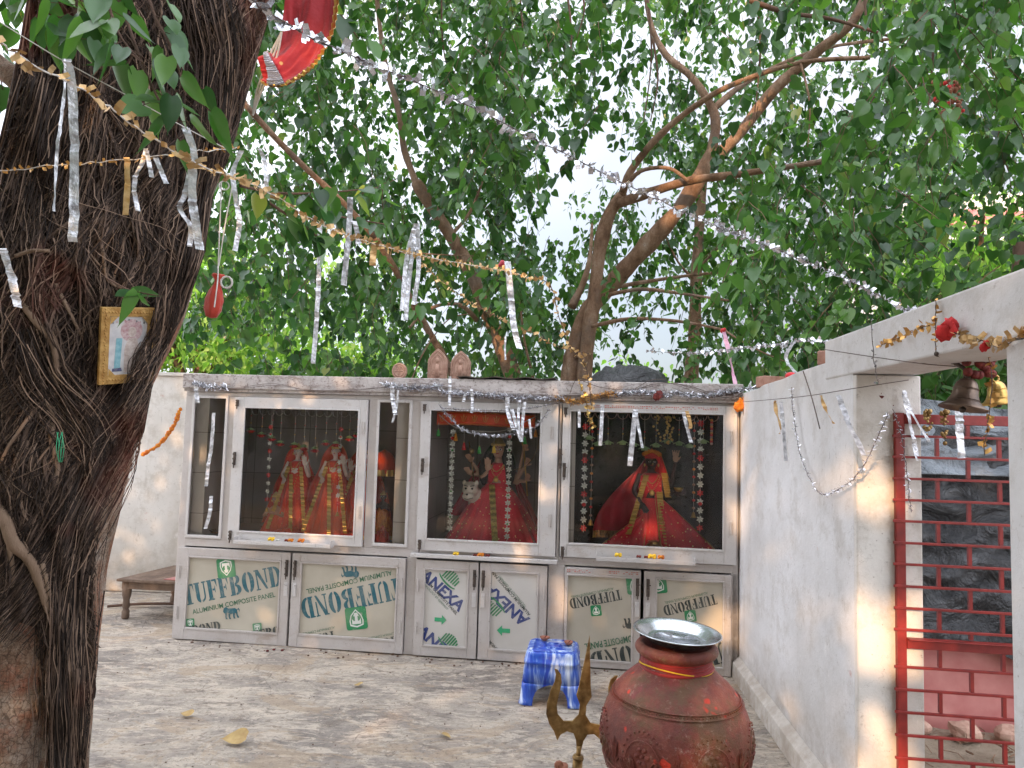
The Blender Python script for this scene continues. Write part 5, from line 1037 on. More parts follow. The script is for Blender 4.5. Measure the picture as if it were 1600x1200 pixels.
m = MB(); m.tube([at(1543,560,2.42), at(1550,590,2.5)], .006, 6); 
for i in range(14): a = i*.7; m.ball(at(1530+20*math.sin(a), 572+14*math.cos(a*1.7), 2.44), .016, 7, 5)
tag(m.build('dried_flowers', MT['dkflower'], None, smooth=True), 'clump of dried dark flowers tied above the two bells', 'dried flowers')
for i, (x, lb) in enumerate(((1449, 'left dried gold flower tassel hung on the top rail of the gate'), (1475, 'right dried gold flower tassel hung on the top rail of the gate'))):
    m = MB(); c = at(x, 645, 2.85)
    for k in range(30): m.ball(c+Vector((rt_.gauss(0,.008), rt_.gauss(0,.006)-.0, -.003*k*rt_.random()*1.6+.01)), rt_.uniform(.004,.01), 6, 4)
    tag(m.build('dried_flowers', MT['brass'], None, smooth=True), lb, 'dried flowers')
# ------------------------------------------------------------------ red chunri hanging at the trunk
t = thing('red_cloth', 'bright red cloth with gold lace edges tied high on the right side of the trunk', 'cloth', at(440,70,2.5))
cpath = [(492,-70,2.45),(488,0,2.45),(480,55,2.45),(464,92,2.45),(438,110,2.42),(408,112,2.4)]
Wp = smoothpath([at(*p) for p in cpath], 8); wd = np.interp(range(len(Wp)), [0, 14, 24, 34, len(Wp)-1], [.17, .19, .165, .13, .1])
def cl(i, j):
    k = j*(len(Wp)-1); a = min(int(k), len(Wp)-2); p = Wp[a].lerp(Wp[a+1], k-a); tdir = (Wp[a+1]-Wp[a]).normalized(); sd_ = tdir.cross(Vector((0, 1, 0))).normalized(); w_ = float(np.interp(k, range(len(wd)), wd))
    fold = .010*math.sin(i*9+2.5*j)+.012*mnoise.noise(Vector((i*5, j*4, 1)))+.006*mnoise.noise(Vector((i*16, j*7, 3)))-.05*(i-.5)**2; return tuple(p+sd_*((i-.5)*w_*(1+.05*math.sin(j*9)))+Vector((0, fold, 0)))
m = MB(); m.grid(cl, 40, 50); m.build('cloth', MT['chunri'], t, smooth=True, solid=.001)
m = MB(); m.grid(lambda i, j: tuple(Vector(cl(.93+.1*i, j))-Vector((0, .006+.006*math.sin(j*160), 0))), 5, 220); m.build('gold_lace', MT['goldbright'], t, solid=.001)
m = MB(); m.grid(lambda i, j: tuple(Vector(cl(i, .82+.1*j))-Vector((0, .012+.005*math.sin(i*120), 0))), 120, 5); m.build('silver_lace', MT['silver'], t, solid=.001)
m = MB()
for k in range(3): m.tube(smoothpath([at(395,180,2.5), at(402+k*4,140,2.45), at(420+k*6,90,2.42), at(440,50,2.4)], 5), .0035, 5)
m.build('tie', MT['cord'], t)
# white cord with red pouch
t = thing('red_pouch', 'small orange red cloth pouch hanging on a white cord right of the trunk', 'pouch', at(340,460,2.3))
m = MB(); c = at(336,462,2.3); bm_prof = [(.001,-.075),(.018,-.07),(.026,-.045),(.027,-.015),(.02,.015),(.01,.04),(.009,.05),(.022,.066),(.018,.072),(.001,.07)]
m.lathe(bm_prof, 24, c, Matrix.Rotation(.12, 3, 'Y') @ Matrix.Diagonal((1, .7, 1)), fn=lambda a, z: 1+.16*math.sin(a*6+z*40)); m.build('pouch', MT['pouchred'], t, smooth=True)
m = MB(); m.tube(smoothpath([at(346,285,2.3), at(344,340,2.3), at(341,415,2.3)], 6), .0022, 5); m.tube(smoothpath([at(363,290,2.3), at(352,350,2.3), at(342,415,2.3)], 6), .0022, 5)
m.tube([at(354+9*math.cos(a), 441+9*math.sin(a), 2.29) for a in [k*.5236 for k in range(13)]], .0032, 6); m.tube(smoothpath([at(341,415,2.29), at(340,440,2.27), at(335,480,2.27)], 5), .0022, 5); m.tube([at(350+8*math.cos(a), 290+7*math.sin(a), 2.29) for a in [k*.5236 for k in range(13)]], .002, 6)
m.build('cord', MT['cord'], t)
# framed picture on the trunk
PC = tk(200, 540, .085); fz = thing('framed_picture', 'gilt framed devotional picture wedged among the roots of the trunk', 'picture', PC, 0)
p00, p10, p11, p01 = [at(x, y, tk(x2, y, .0).y-o_) for x, y, x2, o_ in ((151,600,151,.075),(236,594,205,.045),(250,480,225,.045),(156,479,156,.075))]
ex = (p10-p00); ez = (p01-p00); nn = ex.cross(ez).normalized()
if nn.y > 0: nn = -nn
def fp(a, b, d=0): return p00+ex*a+ez*b+nn*d
m = MB(); fw, fh = .155, .115
def fbar(a0, b0, a1, b1, h=.014): m.add([fp(a0,b0,0),fp(a1,b0,0),fp(a1,b1,0),fp(a0,b1,0),fp(a0,b0,h),fp(a1,b0,h),fp(a1,b1,h),fp(a0,b1,h)], [(0,3,2,1),(4,5,6,7),(0,1,5,4),(1,2,6,5),(2,3,7,6),(3,0,4,7)])
fbar(0,0,fw,1); fbar(1-fw,0,1,1); fbar(fw,0,1-fw,fh,.0135); fbar(fw,1-fh,1-fw,1,.0135)
for k in range(26):
    for a in (fw*.5, 1-fw*.5): m.ball(fp(a+.012*math.sin(k*1.7), (k+.5)/26, .014), (.0045,.004,.0035), 6, 4)
for k in range(18):
    for b_ in (fh*.5, 1-fh*.5): m.ball(fp((k+.5)/18, b_, .014), (.004,.004,.004), 6, 4)
for a, b_, sa, sb in ((fw,fh,1,1),(1-fw,fh,-1,1),(fw,1-fh,1,-1),(1-fw,1-fh,-1,-1)):
    m.add([fp(a,b_,.015), fp(a+sa*.13,b_,.015), fp(a,b_+sb*.1,.015)], [(0,1,2)])
m.build('frame', MT['gilt'], fz, bevel=.0015)
m = MB(); m.add([fp(fw,fh,.006), fp(1-fw,fh,.006), fp(1-fw,1-fh,.006), fp(fw,1-fh,.006)], [(0,1,2,3)]); 
nn_ = N('faded_print'); c_ = nn_.ramp(nn_.noise(30, 6), [(.3, (.5,.5,.52)), (.6, (.66,.66,.66))]); MT['print'] = nn_.set(col=c_, rough=.25)
m.build('print', MT['print'], fz)
def blob(pts, mat, d, nm='printed_figure'):
    q = MB(); q.add([fp(a, b_, d) for a, b_ in pts], [tuple(range(len(pts)))]); q.build(nm, mat, fz)
circ = lambda cx, cy, rx, ry, n=20: [(cx+rx*math.cos(k*6.2832/n), cy+ry*math.sin(k*6.2832/n)) for k in range(n)]
C1 = pm('faded_pink_ink', [(.4,.2,.22),(.6,.5,.5)], 90, .3); C2 = pm('turquoise_ink', [(.15,.38,.45),(.3,.52,.58)], 60, .3); C3 = pm('pale_figure_ink', [(.42,.33,.29),(.68,.62,.58)], 70, .3)
blob(circ(.56,.7,.2,.15), C1, .0068); blob([(.27,.2),(.38,.2),(.4,.6),(.29,.6)], C2, .0069); blob([(.45,.14),(.7,.14),(.72,.45),(.66,.6),(.5,.6),(.44,.45)], C3, .0072); blob(circ(.57,.68,.075,.07), C3, .0075); blob([(.24,.16),(.42,.16),(.4,.21),(.24,.2)], MT['navy'], .0073)
for k in range(9): blob(circ(.22+.07*k, .84-.01*abs(k-4), .018, .014, 8), C1 if k % 2 else MT['grey'], .0071)
fib = MB(); bundle([(262,470),(252,520),(232,560),(214,600),(190,640)], 9, 170, off=(.085, .14)); bundle([(270,440),(262,500),(250,540),(222,600),(180,650)], 12, 150, off=(.06, .13))
fib.build('root_bundle', MT['root'], bt)['kind'] = 'stuff'
t = MB(); 
for k in range(5): t.tube(smoothpath([tk(92+rt_.uniform(-6,6), 675, .06), tk(96+rt_.uniform(-8,8), 700, .07), tk(95+rt_.uniform(-6,6), 722, .05)], 5), .0012, 4)
tag(t.build('green_string', pm('green_nylon', [(.02,.3,.15),(.05,.4,.2)], 20), None), 'thin green nylon string caught in the roots below the picture', 'string')
t = thing('dried_garland_bunch', 'bunch of dried red and brown garlands hanging among the leaves at upper right', 'garland', at(1485, 150, 4.2))
m = MB(); m2 = MB()
for k in range(90):
    q = at(1485, 125+rt_.random()*70, 4.2)+Vector((rt_.gauss(0, .035), rt_.gauss(0, .03), 0)); (m if rt_.random() < .3 else m2).ball(q, rt_.uniform(.008, .018), 6, 4)
m.build('red_flowers', MT['redflower'], t, smooth=True); m2.build('dried_flowers', MT['terra'], t, smooth=True); m = MB(); m.tube([at(1480, 60, 4.2), at(1486, 190, 4.2)], .003, 5); m.build('thread', MT['cord'], t)
# ------------------------------------------------------------------ things on the shrine roof
def plaque(lbl, px, w_, h_, rnd_=False):
    u, z = cab(px, 585); P = cabw(u, .12, 1.996); t = thing('clay_plaque', lbl, 'plaque', P, CANG, 'clay plaques on the shrine roof')
    o = circ(0, h_/2, w_/2, h_/2, 24) if rnd_ else [(-w_/2,0),(w_/2,0),(w_/2,h_*.62),(w_*.42,h_*.72),(w_*.3,h_*.84),(w_*.12,h_*.94),(0,h_),(-w_*.12,h_*.94),(-w_*.3,h_*.84),(-w_*.42,h_*.72),(-w_/2,h_*.62)]
    m = MB(); m.prism(o, lambda x, y, d: Vector((x, d, y)), .035); m.build('slab', MT['clay'], t, world=False, bevel=.004)
    m = MB()
    for k in (1, .72): oo = [((x)*k*.86, h_/2+(y-h_/2)*k*.86) for x, y in o]; m.tube([Vector((x, -.001, y)) for x, y in oo+[oo[0]]], .004, 5)
    if rnd_: m.tube([(-w_*.3,0,h_*.5),(w_*.3,0,h_*.5)], .005, 5); m.tube([(0,0,h_*.2),(0,0,h_*.8)], .005, 5)
    else: m.ball((0,-.002,h_*.62),(.016,.008,.02),10,6); m.tube([(0,-.002,h_*.5),(0,-.002,h_*.12)],[.012,.022],8); m.tube([(-.03,-.002,h_*.25),(0,-.006,h_*.2),(.03,-.002,h_*.25)],.006,6)
    m.build('relief', MT['clay'], t, world=False, smooth=True)
plaque('small round clay plaque, leftmost on the shrine roof', 616, .115, .125, True); plaque('taller arched clay plaque, middle of the three on the roof', 677, .15, .24); plaque('arched clay plaque, right one of the roof pair', 714, .15, .225)
m = MB(); a0, a1 = cab(715,588)[0], cab(868,588)[0]; m.grid(lambda i, j: tuple(cabw(lerp(a0,a1,i), lerp(-.06,.5,j), 2.006+.006*math.sin(i*20)+.02*j+.004*math.sin(j*15))), 40, 10); tag(m.build('tin_sheet', MT['iron'], None, solid=.006), 'thin dark rusty sheet lying flat on the roof above the middle cell', 'metal sheet')
m = MB(); uc = cab(975,580)[0]
def bag(i, j):
    th = i*2*math.pi; r_ = math.sin(j*math.pi/2*1.0)**.6; x = uc+.30*r_*math.cos(th)+.04; y = .35+.22*r_*math.sin(th); n_ = mnoise.noise(Vector((x*6, y*6, j*3))); z = 2.0+.13*(1-j**2)*(1+.7*n_)+.05*mnoise.noise(Vector((x*16, y*16, 1)))*(1-j); return tuple(cabw(x, y, max(1.998, z)))
m.grid(bag, 48, 16, wrap=True); tag(m.build('plastic_bundle', MT['tarp'], None, smooth=True, solid=.003), 'crumpled black plastic bundle lying on the roof behind the right cell', 'plastic bundle')
# ------------------------------------------------------------------ low bench
B0 = gnd(190, 967, 0); bc = thing('low_bench', 'low old wooden bench with turned legs between the trunk and the shrine', 'bench', B0)
hb = .33; fl = at(190,906,B0.y); fl.z = hb; ux = Vector((1.0, -.1, 0)).normalized(); uy = Vector((.26, .97, 0)).normalized(); Lb, Db = 1.15, .62
O = Vector((B0.x-.02, B0.y-.02, 0))
def bp(a, b_, z): return O+ux*a+uy*b_+Vector((0, 0, z))
def bbox(mb, a0, b0, z0, a1, b1, z1): mb.add([bp(a0,b0,z0),bp(a1,b0,z0),bp(a1,b1,z0),bp(a0,b1,z0),bp(a0,b0,z1),bp(a1,b0,z1),bp(a1,b1,z1),bp(a0,b1,z1)], [(0,3,2,1),(4,5,6,7),(0,1,5,4),(1,2,6,5),(2,3,7,6),(3,0,4,7)])
m = MB(); 
for k in range(5): bbox(m, -.02, -.02+k*.132, hb-.022, Lb, -.02+k*.132+.128, hb)
m.build('top', MT['wood'], bc, bevel=.004)
m = MB(); bbox(m, .005, .01, hb-.085, Lb-.02, .045, hb-.023); bbox(m, .005, Db-.04, hb-.085, Lb-.02, Db-.01, hb-.023); bbox(m, .005, .046, hb-.084, .04, Db-.041, hb-.023); m.build('apron', MT['wood'], bc, bevel=.004)
for a, b_ in ((.035,.035),(.035,Db-.03),(Lb-.06,.035),(Lb-.06,Db-.03)):
    m = MB(); m.lathe([(.022,0),(.03,.01),(.03,.06),(.02,.08),(.03,.1),(.024,.15),(.034,.19),(.036,.22),(.036,.31)], 14, bp(a, b_, 0)); m.build('leg', MT['wood'], bc, smooth=True)
m = MB(); m.add([bp(.35,.03,hb+.004),bp(.9,.0,hb+.004),bp(1.0,.52,hb+.004),bp(.42,.5,hb+.004)], [(0,1,2,3)]); o = m.build('red_cloth_mat', m_fab('faded_red_mat', (.4,.08,.06)), None, solid=.004); tag(o, 'faded red cloth mat lying on the low wooden bench', 'mat')
m = MB(); m.tube(smoothpath([bp(-.35,.3,.02),bp(-.1,.42,.03),bp(.3,.5,.03)],4), .012, 6); tag(m.build('stick', MT['bark_dark'], None), 'dark stick lying on the ground under the low bench', 'stick')
# ------------------------------------------------------------------ plastic stool with lamps
S0 = gnd(862, 1088, 0); st = thing('plastic_stool', 'blue and white marbled plastic stool in front of the shrine doors', 'stool', S0, -.12)
def rsqp(h, n=8, rr=.3): 
    P = []
    for cx, cy, a in ((h-rr*h,h-rr*h,0),(-h+rr*h,h-rr*h,90),(-h+rr*h,-h+rr*h,180),(h-rr*h,-h+rr*h,270)):
        for k in range(n+1): an = rad(a+90*k/n); P.append((cx+rr*h*math.cos(an), cy+rr*h*math.sin(an)))
    return P
m = MB(); Ht = .31; sect = [(.136,Ht-.004),(.15,Ht-.012),(.156,Ht-.03),(.16,Ht-.06),(.164,Ht-.062),(.164,Ht-.075),(.16,Ht-.078),(.165,.2),(.172,.125)]; vs = []; pp = rsqp(1); n_ = len(pp)
for h, z in sect: vs += [(x*h, y*h, z) for x, y in pp]
fs = [(i*n_+k, i*n_+(k+1) % n_, (i+1)*n_+(k+1) % n_, (i+1)*n_+k) for i in range(len(sect)-1) for k in range(n_)]; m.add(vs, fs); m.add([(x*.136, y*.136, Ht-.004) for x, y in pp]+[(0,0,Ht-.007)], [(k, (k+1) % n_, n_) for k in range(n_)])
m.tube([(x*.118, y*.118, Ht-.004) for x, y in pp+[pp[0]]], .003, 5)
for a in range(4): m.tube([Matrix.Rotation(a*Pi/2, 3, 'Z') @ Vector(p) for p in ((-.03,.05,Ht-.003),(0,.04,Ht-.003),(.03,.05,Ht-.003))], .003, 5)
m.build('seat', MT['plastic'], st, world=False, smooth=True, solid=.003)
for sx, sy in ((1,1),(-1,1),(-1,-1),(1,-1)):
    m = MB(); vs = []; zs_ = [.126, .11, .095, .075, .045, .02, .004]
    for z in zs_:
        h = .171+(.126-z)*.1; wl_ = lerp(.06, .085, min(1, max(0, (z-.08)/.1)**2)); wl_ = {.126: .17, .11: .128, .095: .1, .075: .086}.get(z, .078); fl_ = .006 if z < .01 else 0
        L_ = [(h-wl_, h+fl_), (h-.03, h+fl_), (h-.008, h-.008+fl_), (h+fl_, h-.03), (h+fl_, h-wl_)]; vs += [(x*sx, y*sy, z) for x, y in L_]
    m.add(vs, [(i*5+k, i*5+k+1, (i+1)*5+k+1, (i+1)*5+k) for i in range(len(zs_)-1) for k in range(4)]); m.build('leg', MT['plastic'], st, world=False, smooth=True, solid=.004)
def diya(lbl, dx, dy, k):
    P = S0+Matrix.Rotation(-.12, 3, 'Z') @ Vector((dx, dy, Ht)); t = thing('oil_lamp', lbl, 'oil lamp', P, 0, 'clay oil lamps on the stool'); s_ = 1.0
    m = MB(); m.lathe([(.012,0),(.016,.002),(.024,.012),(.028,.022),(.026,.022),(.02,.012),(.001,.008)], 20, (0,0,0), fn=lambda a, z: 1+.3*max(0, math.cos(a+1.2*k))**6*(z > .01)); m.build('bowl', MT['terra'], t, world=False, smooth=True)
    m = MB(); m.tube(smoothpath([(.0,0,.012),(.006,-.004,.022),(.012,-.008,.03)],3), .003, 5); m.build('wick', MT['dkflower'], t, world=False)
diya('left clay oil lamp on the far corner of the blue stool', -.06, .09, 0); diya('right clay oil lamp on the near edge of the blue stool', .095, .02, 1)
# ------------------------------------------------------------------ clay pot on an iron stand with a steel plate
PY = 2.2; PX = at(1056, 1100, PY).x; zw = at(1056, 1141, PY).z
prof = [(.0001,-.25),(.06,-.248),(.115,-.225),(.165,-.175),(.203,-.108),(.22,-.042),(.2225,.0),(.217,.048),(.199,.092),(.17,.132),(.143,.158),(.117,.178),(.101,.192),(.096,.206),(.1,.218),(.116,.224),(.123,.233),(.124,.243),(.118,.254),(.107,.258),(.1,.254),(.094,.24),(.09,.21),(.088,.18)]
pt = thing('water_pot', 'large round reddish clay pot with raised flower relief in the foreground', 'pot', (PX, PY, zw))
m = MB(); m.lathe(prof, 72, fn=lambda a, z: 1+.006*math.sin(a*3)); pot = m.build('body', MT['pot'], pt, world=False, smooth=True); pot.modifiers.new('u', 'SUBSURF').render_levels = 1
prz = [p[1] for p in prof[:14]]; prr = [p[0] for p in prof[:14]]
def ps(th, z, o=0.002): r_ = interp(z, prz, prr)+o; return Vector((r_*math.sin(th), -r_*math.cos(th), z))
m = MB()
def rel(pts, r_=.0017): m.tube([ps(a, z) for a, z in pts], r_, 6)
for z, r_ in ((.112,.002),(.1,.0016),(-.07,.0022),(-.085,.0018)): m.tube([ps(k*6.2832/90, z) for k in range(91)], r_, 6)
for k in range(110): m.ball(ps(k*6.2832/110, .106, .0), .0026, 6, 4)
for k in range(90): m.ball(ps(k*6.2832/90, -.1, .0), .0032, 6, 4)
for q in range(7):
    t0 = q*6.2832/7+.25
    for k in range(15): a = lerp(0, Pi, k/14); m.ball(ps(t0+.3*math.cos(a), -.03+.09*math.sin(a), .0005), .003, 6, 4)
    rel([(t0+.24*math.cos(lerp(0,Pi,k/12)), -.03+.068*math.sin(lerp(0,Pi,k/12))) for k in range(13)])
    for f_ in range(6): # petals
        a = f_*1.047; c = (t0+.07*math.cos(a), -.005+.02*math.sin(a)); m.ball(ps(*c, -.002), (.009,.006,.007), 8, 5)
    m.ball(ps(t0, -.005, .001), .005, 8, 5)
    for s_ in (-1, 1):
        for l_ in range(3):
            c = (t0+s_*(.1+.08*l_), -.045-.006*l_); L_ = [(c[0]+s_*(x*.06), c[1]+y*.03+x*.02) for x, y in ((0,0),(.4,.5),(1,.45),(1.5,0),(1,-.45),(.4,-.5),(0,0))]; rel(L_, .002); rel([(c[0], c[1]), (c[0]+s_*.09, c[1]+.03)], .0016)
    t1_ = t0+.449
    for l_ in range(5): a = lerp(-1.2, 1.2, l_/4); L_ = [(t1_+.5*(math.sin(a)*x-math.cos(a)*y*.5)*.18, -.055+(math.cos(a)*x)*.075) for x, y in ((0,0),(.4,.3),(.8,.2),(1,0),(.8,-.2),(.4,-.3),(0,0))]; rel(L_, .0019)
m.build('relief', MT['pot'], pt, world=False, smooth=True)
m = MB(); 
for k, (z, r_) in enumerate(((.196,.102),(.202,.1),(.208,.1),(.19,.106),(.213,.1))): m.tube([(r_*math.cos(a), r_*math.sin(a), z+.003*math.sin(a*2+k)) for a in [j*6.2832/48 for j in range(49)]], .0062, 6)
o = m.build('sacred_thread', MT['threadred'], pt, world=False, smooth=True); o['label'] = 'red and yellow thread wound around the neck'
m = MB(); m.tube([(.109*math.cos(a), .109*math.sin(a), .196+.007*math.sin(a*2)) for a in [j*6.2832/48 for j in range(49)]], .0022, 6); m.build('yellow_thread', MT['marigold_y'], pt, world=False, smooth=True)
pl = thing('steel_plate', 'round steel plate lying on the mouth of the big clay pot', 'plate', (PX+.0, PY, zw+.262), 0)
m = MB(); m.lathe([(.0001,.004),(.083,.004),(.09,.006),(.104,.022),(.126,.03),(.131,.031),(.132,.028),(.125,.026),(.104,.018),(.09,.001),(.0001,.0)], 64); pobj = m.build('dish', MT['steel'], pl, world=False, smooth=True)
m = MB(); m.lathe([(.07,.0045),(.072,.006),(.074,.0045)], 64); m.build('pressed_ring', MT['steel'], pl, world=False, smooth=True)
pl.rotation_euler = (rad(2), rad(2.5), 0)
ps_ = thing('pot_stand', 'dark iron ring stand carrying the big clay pot', 'stand', (PX, PY, 0)); m = MB(); rs = .175; zr = zw-.165
m.tube([(rs*math.cos(a), rs*math.sin(a), zr) for a in [j*6.2832/40 for j in range(41)]], .011, 8); m.build('ring', MT['iron'], ps_, world=False, smooth=True)
for a in (-2.45, -.45, 1.3): 
    m = MB(); m.box(-.014, -.004, 0, .014, .004, zr+.055, R=None); o = m.build('leg', MT['iron'], ps_, world=False); o.location = ((rs+.02)*math.cos(a), (rs+.02)*math.sin(a), 0); o.rotation_euler = (0, 0, a+Pi/2)
# ------------------------------------------------------------------ trident
TYY = 2.44
def z6(x, y): return at(780+x/3.478, 940+y/3.478, TYY)
A0, A1 = z6(430, 835), z6(492, 182); ax = (A1-A0); LA = ax.length; ax = ax.normalized(); bx_ = Vector((0, 1, 0)).cross(ax).normalized()
if bx_.x > 0: bx_ = -bx_
def ab(x, y): P = z6(x, y)-A0; return P.dot(bx_), P.dot(ax)
left = [(492,182),(474,270),(450,380),(434,455),(419,508),(438,560),(432,612),(398,648),(350,648),(318,610),(313,560),(326,500),(340,440),(336,395),(318,370),(300,364),(308,398),(302,432),(280,480),(260,550),(255,610),(272,665),(298,705),(315,755),(334,722),(368,704),(403,714),(417,752),(420,800),(424,836)]
LL = [ab(*p) for p in left]; LL = [(max(a, .004), b_) for a, b_ in LL]; LL[0] = (0.0, LL[0][1])
td = thing('trident', 'tarnished brass trident standing left of the big clay pot', 'trident', (A0.x, TYY, 0))
outl = LL+[(-a, b_) for a, b_ in reversed(LL[1:])]
m = MB(); m.prism(outl, lambda a, b_, d: A0+bx_*a+ax*b_+Vector((0, d-.003, 0)), .007); m.build('prongs', MT['brass'], td, bevel=.0012)
m = MB(); z0 = A0+ax*.02; m.tube([A0+ax*.03, A0+ax*-.01], .008, 12); m.tube([A0-ax*.0, A0-ax*.09], .0165, 14); m.tube([A0-ax*.005, A0-ax*.012], .019, 14); base = Vector((A0.x-ax.x*A0.z, TYY, 0)); m.tube([A0-ax*.09, Vector((A0.x-ax.x*.8, TYY, .0))], .013, 12); m.build('shaft', MT['brass'], td, smooth=True)
c = at(873, 1196, 2.2); dl = thing('rolled_wick_holder', 'reddish conch like clay roll beside the trident shaft at the bottom edge', 'clay roll', (c.x, c.y, 0)); m = MB(); m.tube([c+Vector((.012*(1-k/30)*math.cos(k*.7), -.004*k/30, .012*(1-k/30)*math.sin(k*.7))) for k in range(30)], .004, 6); m.build('spiral', MT['terra'], dl, smooth=True)
m = MB(); m.tube([c+Vector((.015,.03,-.01)), c+Vector((.01,.035,-.3)), Vector((c.x+.01, c.y+.035, 0))], .016, 10); m.build('holder', MT['terra'], dl, smooth=True)
dlf = thing('dry_leaf', 'single curled dry yellow leaf lying on the courtyard floor', 'dry leaf', gnd(400, 1163, .0)); leaves('blade', MT['dryleaf'], [Vector(dlf.location)+Vector((-.05, 0, .035))], [.12], [1.5], [1.35], [.5], [.5], dlf, 'fine')
m = MB()
for _ in range(170):
    x = rt_.uniform(160, 1190); y = rt_.uniform(985, 1200)+0; P = gnd(x, y, .004); s_ = rt_.uniform(.002, .006); m.ball(P, (s_, s_*rt_.uniform(.4,1), s_*.6), 5, 3)
for k in range(90):
    P = cabw(rt_.uniform(0, 4), rt_.uniform(-.2, -.01), .005); s_ = rt_.uniform(.003, .011); m.ball(P, (s_, s_, s_*.6), 5, 3)
tag(m.build('floor_litter', MT['bark_dark'], None), 'crumbs of dirt and dry bits scattered on the courtyard floor', 'litter', kind='stuff')
for i, (x, y, lb) in enumerate(((560,1075,'small brown dry leaf on the open floor before the second panel door'),(300,1120,'tiny dry leaf near the foot of the trunk'),(1150,1165,'brown dry leaf between the pot and the side wall'),(690,1150,'dry leaf on the floor left of the trident'),(1175,1085,'dry leaf in the corner by the shrine and the side wall'))):
    q = thing('dry_leaf', lb, 'dry leaf', gnd(x, y, 0)); leaves('blade', MT['dryleaf'], [Vector(q.location)+Vector((0, 0, .015))], [.07], [i*1.3], [1.4], [.3], [.5], q, 'fine')
m = MB()
for x, y in ((428,1015),(441,1016),(418,1017)): m.ball(gnd(x, y, .008), (.012,.01,.008), 7, 5)
tag(m.build('fallen_petals', MT['dkflower'], None, smooth=True), 'few dark fallen petals on the floor below the first pair of doors', 'petals')
# offerings on the trays
def petal_pile(lbl, cx, mats, z, y=-.09):
    t = thing('flower_offering', lbl, 'flowers', cabw(cx, y, z), CANG, 'flower offerings on the trays')
    for k, (dx, mt_, s_) in enumerate(mats):
        m = MB()
        for q in range(9): a = q*2.4; m.ball((dx+math.cos(a)*s_*.5, math.sin(a)*s_*.4, s_*.35+.2*s_*math.sin(q)), (s_*.4, s_*.4, s_*.3), 7, 5)
        m.build('flower_head', MT[mt_], t, world=False, smooth=True)
petal_pile('yellow, dark and orange petals on the tray below the left glass door', .86, [(-.1,'marigold_y',.03),(-.05,'whiteflower',.014),(.02,'dkflower',.02),(.05,'marigold',.026),(.13,'marigold',.03)], .775)
petal_pile('orange and dark petals on the ledge below the middle glass door', 2.27, [(-.14,'marigold_y',.026),(.0,'dkflower',.018),(.04,'marigold',.03),(.09,'dkflower',.02)], .728, -.03)
petal_pile('yellow, dark and orange petals on the tray below the right glass door', 3.4, [(-.12,'marigold_y',.03),(.02,'dkflower',.02),(.07,'dkflower',.018),(.11,'marigold_y',.034),(.17,'marigold',.028)], .783)
# ------------------------------------------------------------------ things inside the cells
def cl3(x, y, d): u, z = cab(x, y, d); return Vector((u, d, z))          # shrine-frame position of a photo point at depth d
def cw(v): return cabw(v.x, v.y, v.z)
def drop(t, mat_thread, u, d, z0, z1, items, seed=0):
    """hanging string with items [(frac, kind, mat, size)]"""
    m = MB(); m.tube([cabw(u, d, z0), cabw(u, d, z1)], .0013, 4); m.build('thread', MT[mat_thread], t)
    by = {}
    for f, kind, mt_, s_ in items:
        mm = by.setdefault((kind, mt_), MB()); c = Vector((u, d, lerp(z0, z1, f)))
        if kind == 'bead': mm.ball(cw(c), (s_, s_, s_*.85), 8, 6)
        elif kind == 'star':
            ph = rt_.uniform(0, 3)
            for q in range(6):
                a = ph+q*1.047; e = Vector((math.cos(a), rt_.uniform(-.5, .2), math.sin(a)))*s_; sd_ = Vector((-math.sin(a), 0, math.cos(a)))*s_*.28; mm.add([cw(c), cw(c+e*.6+sd_), cw(c+e), cw(c+e*.6-sd_)], [(0,1,2,3)])
        elif kind == 'bloom':
            for q in range(8):
                a = q*.785+rt_.uniform(-.1, .1); rx = s_; p0_ = c+Vector((0, 0, .2*s_)); e1 = Vector((math.cos(a)*rx, math.sin(a)*rx, -.28*s_)); e2 = Vector((math.cos(a+.45)*rx*1.12, math.sin(a+.45)*rx*1.12, -.5*s_)); e3 = Vector((math.cos(a+.8)*rx, math.sin(a+.8)*rx, -.28*s_)); mm.add([cw(p0_), cw(c+e1), cw(c+e2), cw(c+e3)], [(0,1,2,3)])
                mm.add([cw(c+e1*.5), cw(c+e1*.6+Vector((0,0,-.5*s_))), cw(c+e3*.6+Vector((0,0,-.5*s_))), cw(c+e3*.5)], [(0,1,2,3)])
        elif kind == 'bell': mm.lathe([(.15*s_,0),(.35*s_,-.1*s_),(.5*s_,-.7*s_),(.62*s_,-1.2*s_),(.85*s_,-1.5*s_),(.8*s_,-1.5*s_)], 14, cw(c))
        elif kind == 'tassel': mm.lathe([(.05*s_,.5*s_),(.3*s_,.3*s_),(.25*s_,.05*s_),(.4*s_,-.2*s_),(.62*s_,-1.6*s_),(.0001,-1.65*s_)], 12, cw(c), fn=lambda a, z: 1+.12*math.sin(a*6))
    nm = {'bead': 'bead', 'star': 'star_flower', 'bloom': 'cloth_bloom', 'bell': 'small_bell', 'tassel': 'tassel'}
    for (kind, mt_), mm in by.items(): mm.build(nm[kind], MT[mt_], t, smooth=kind != 'star')
d_ = .10
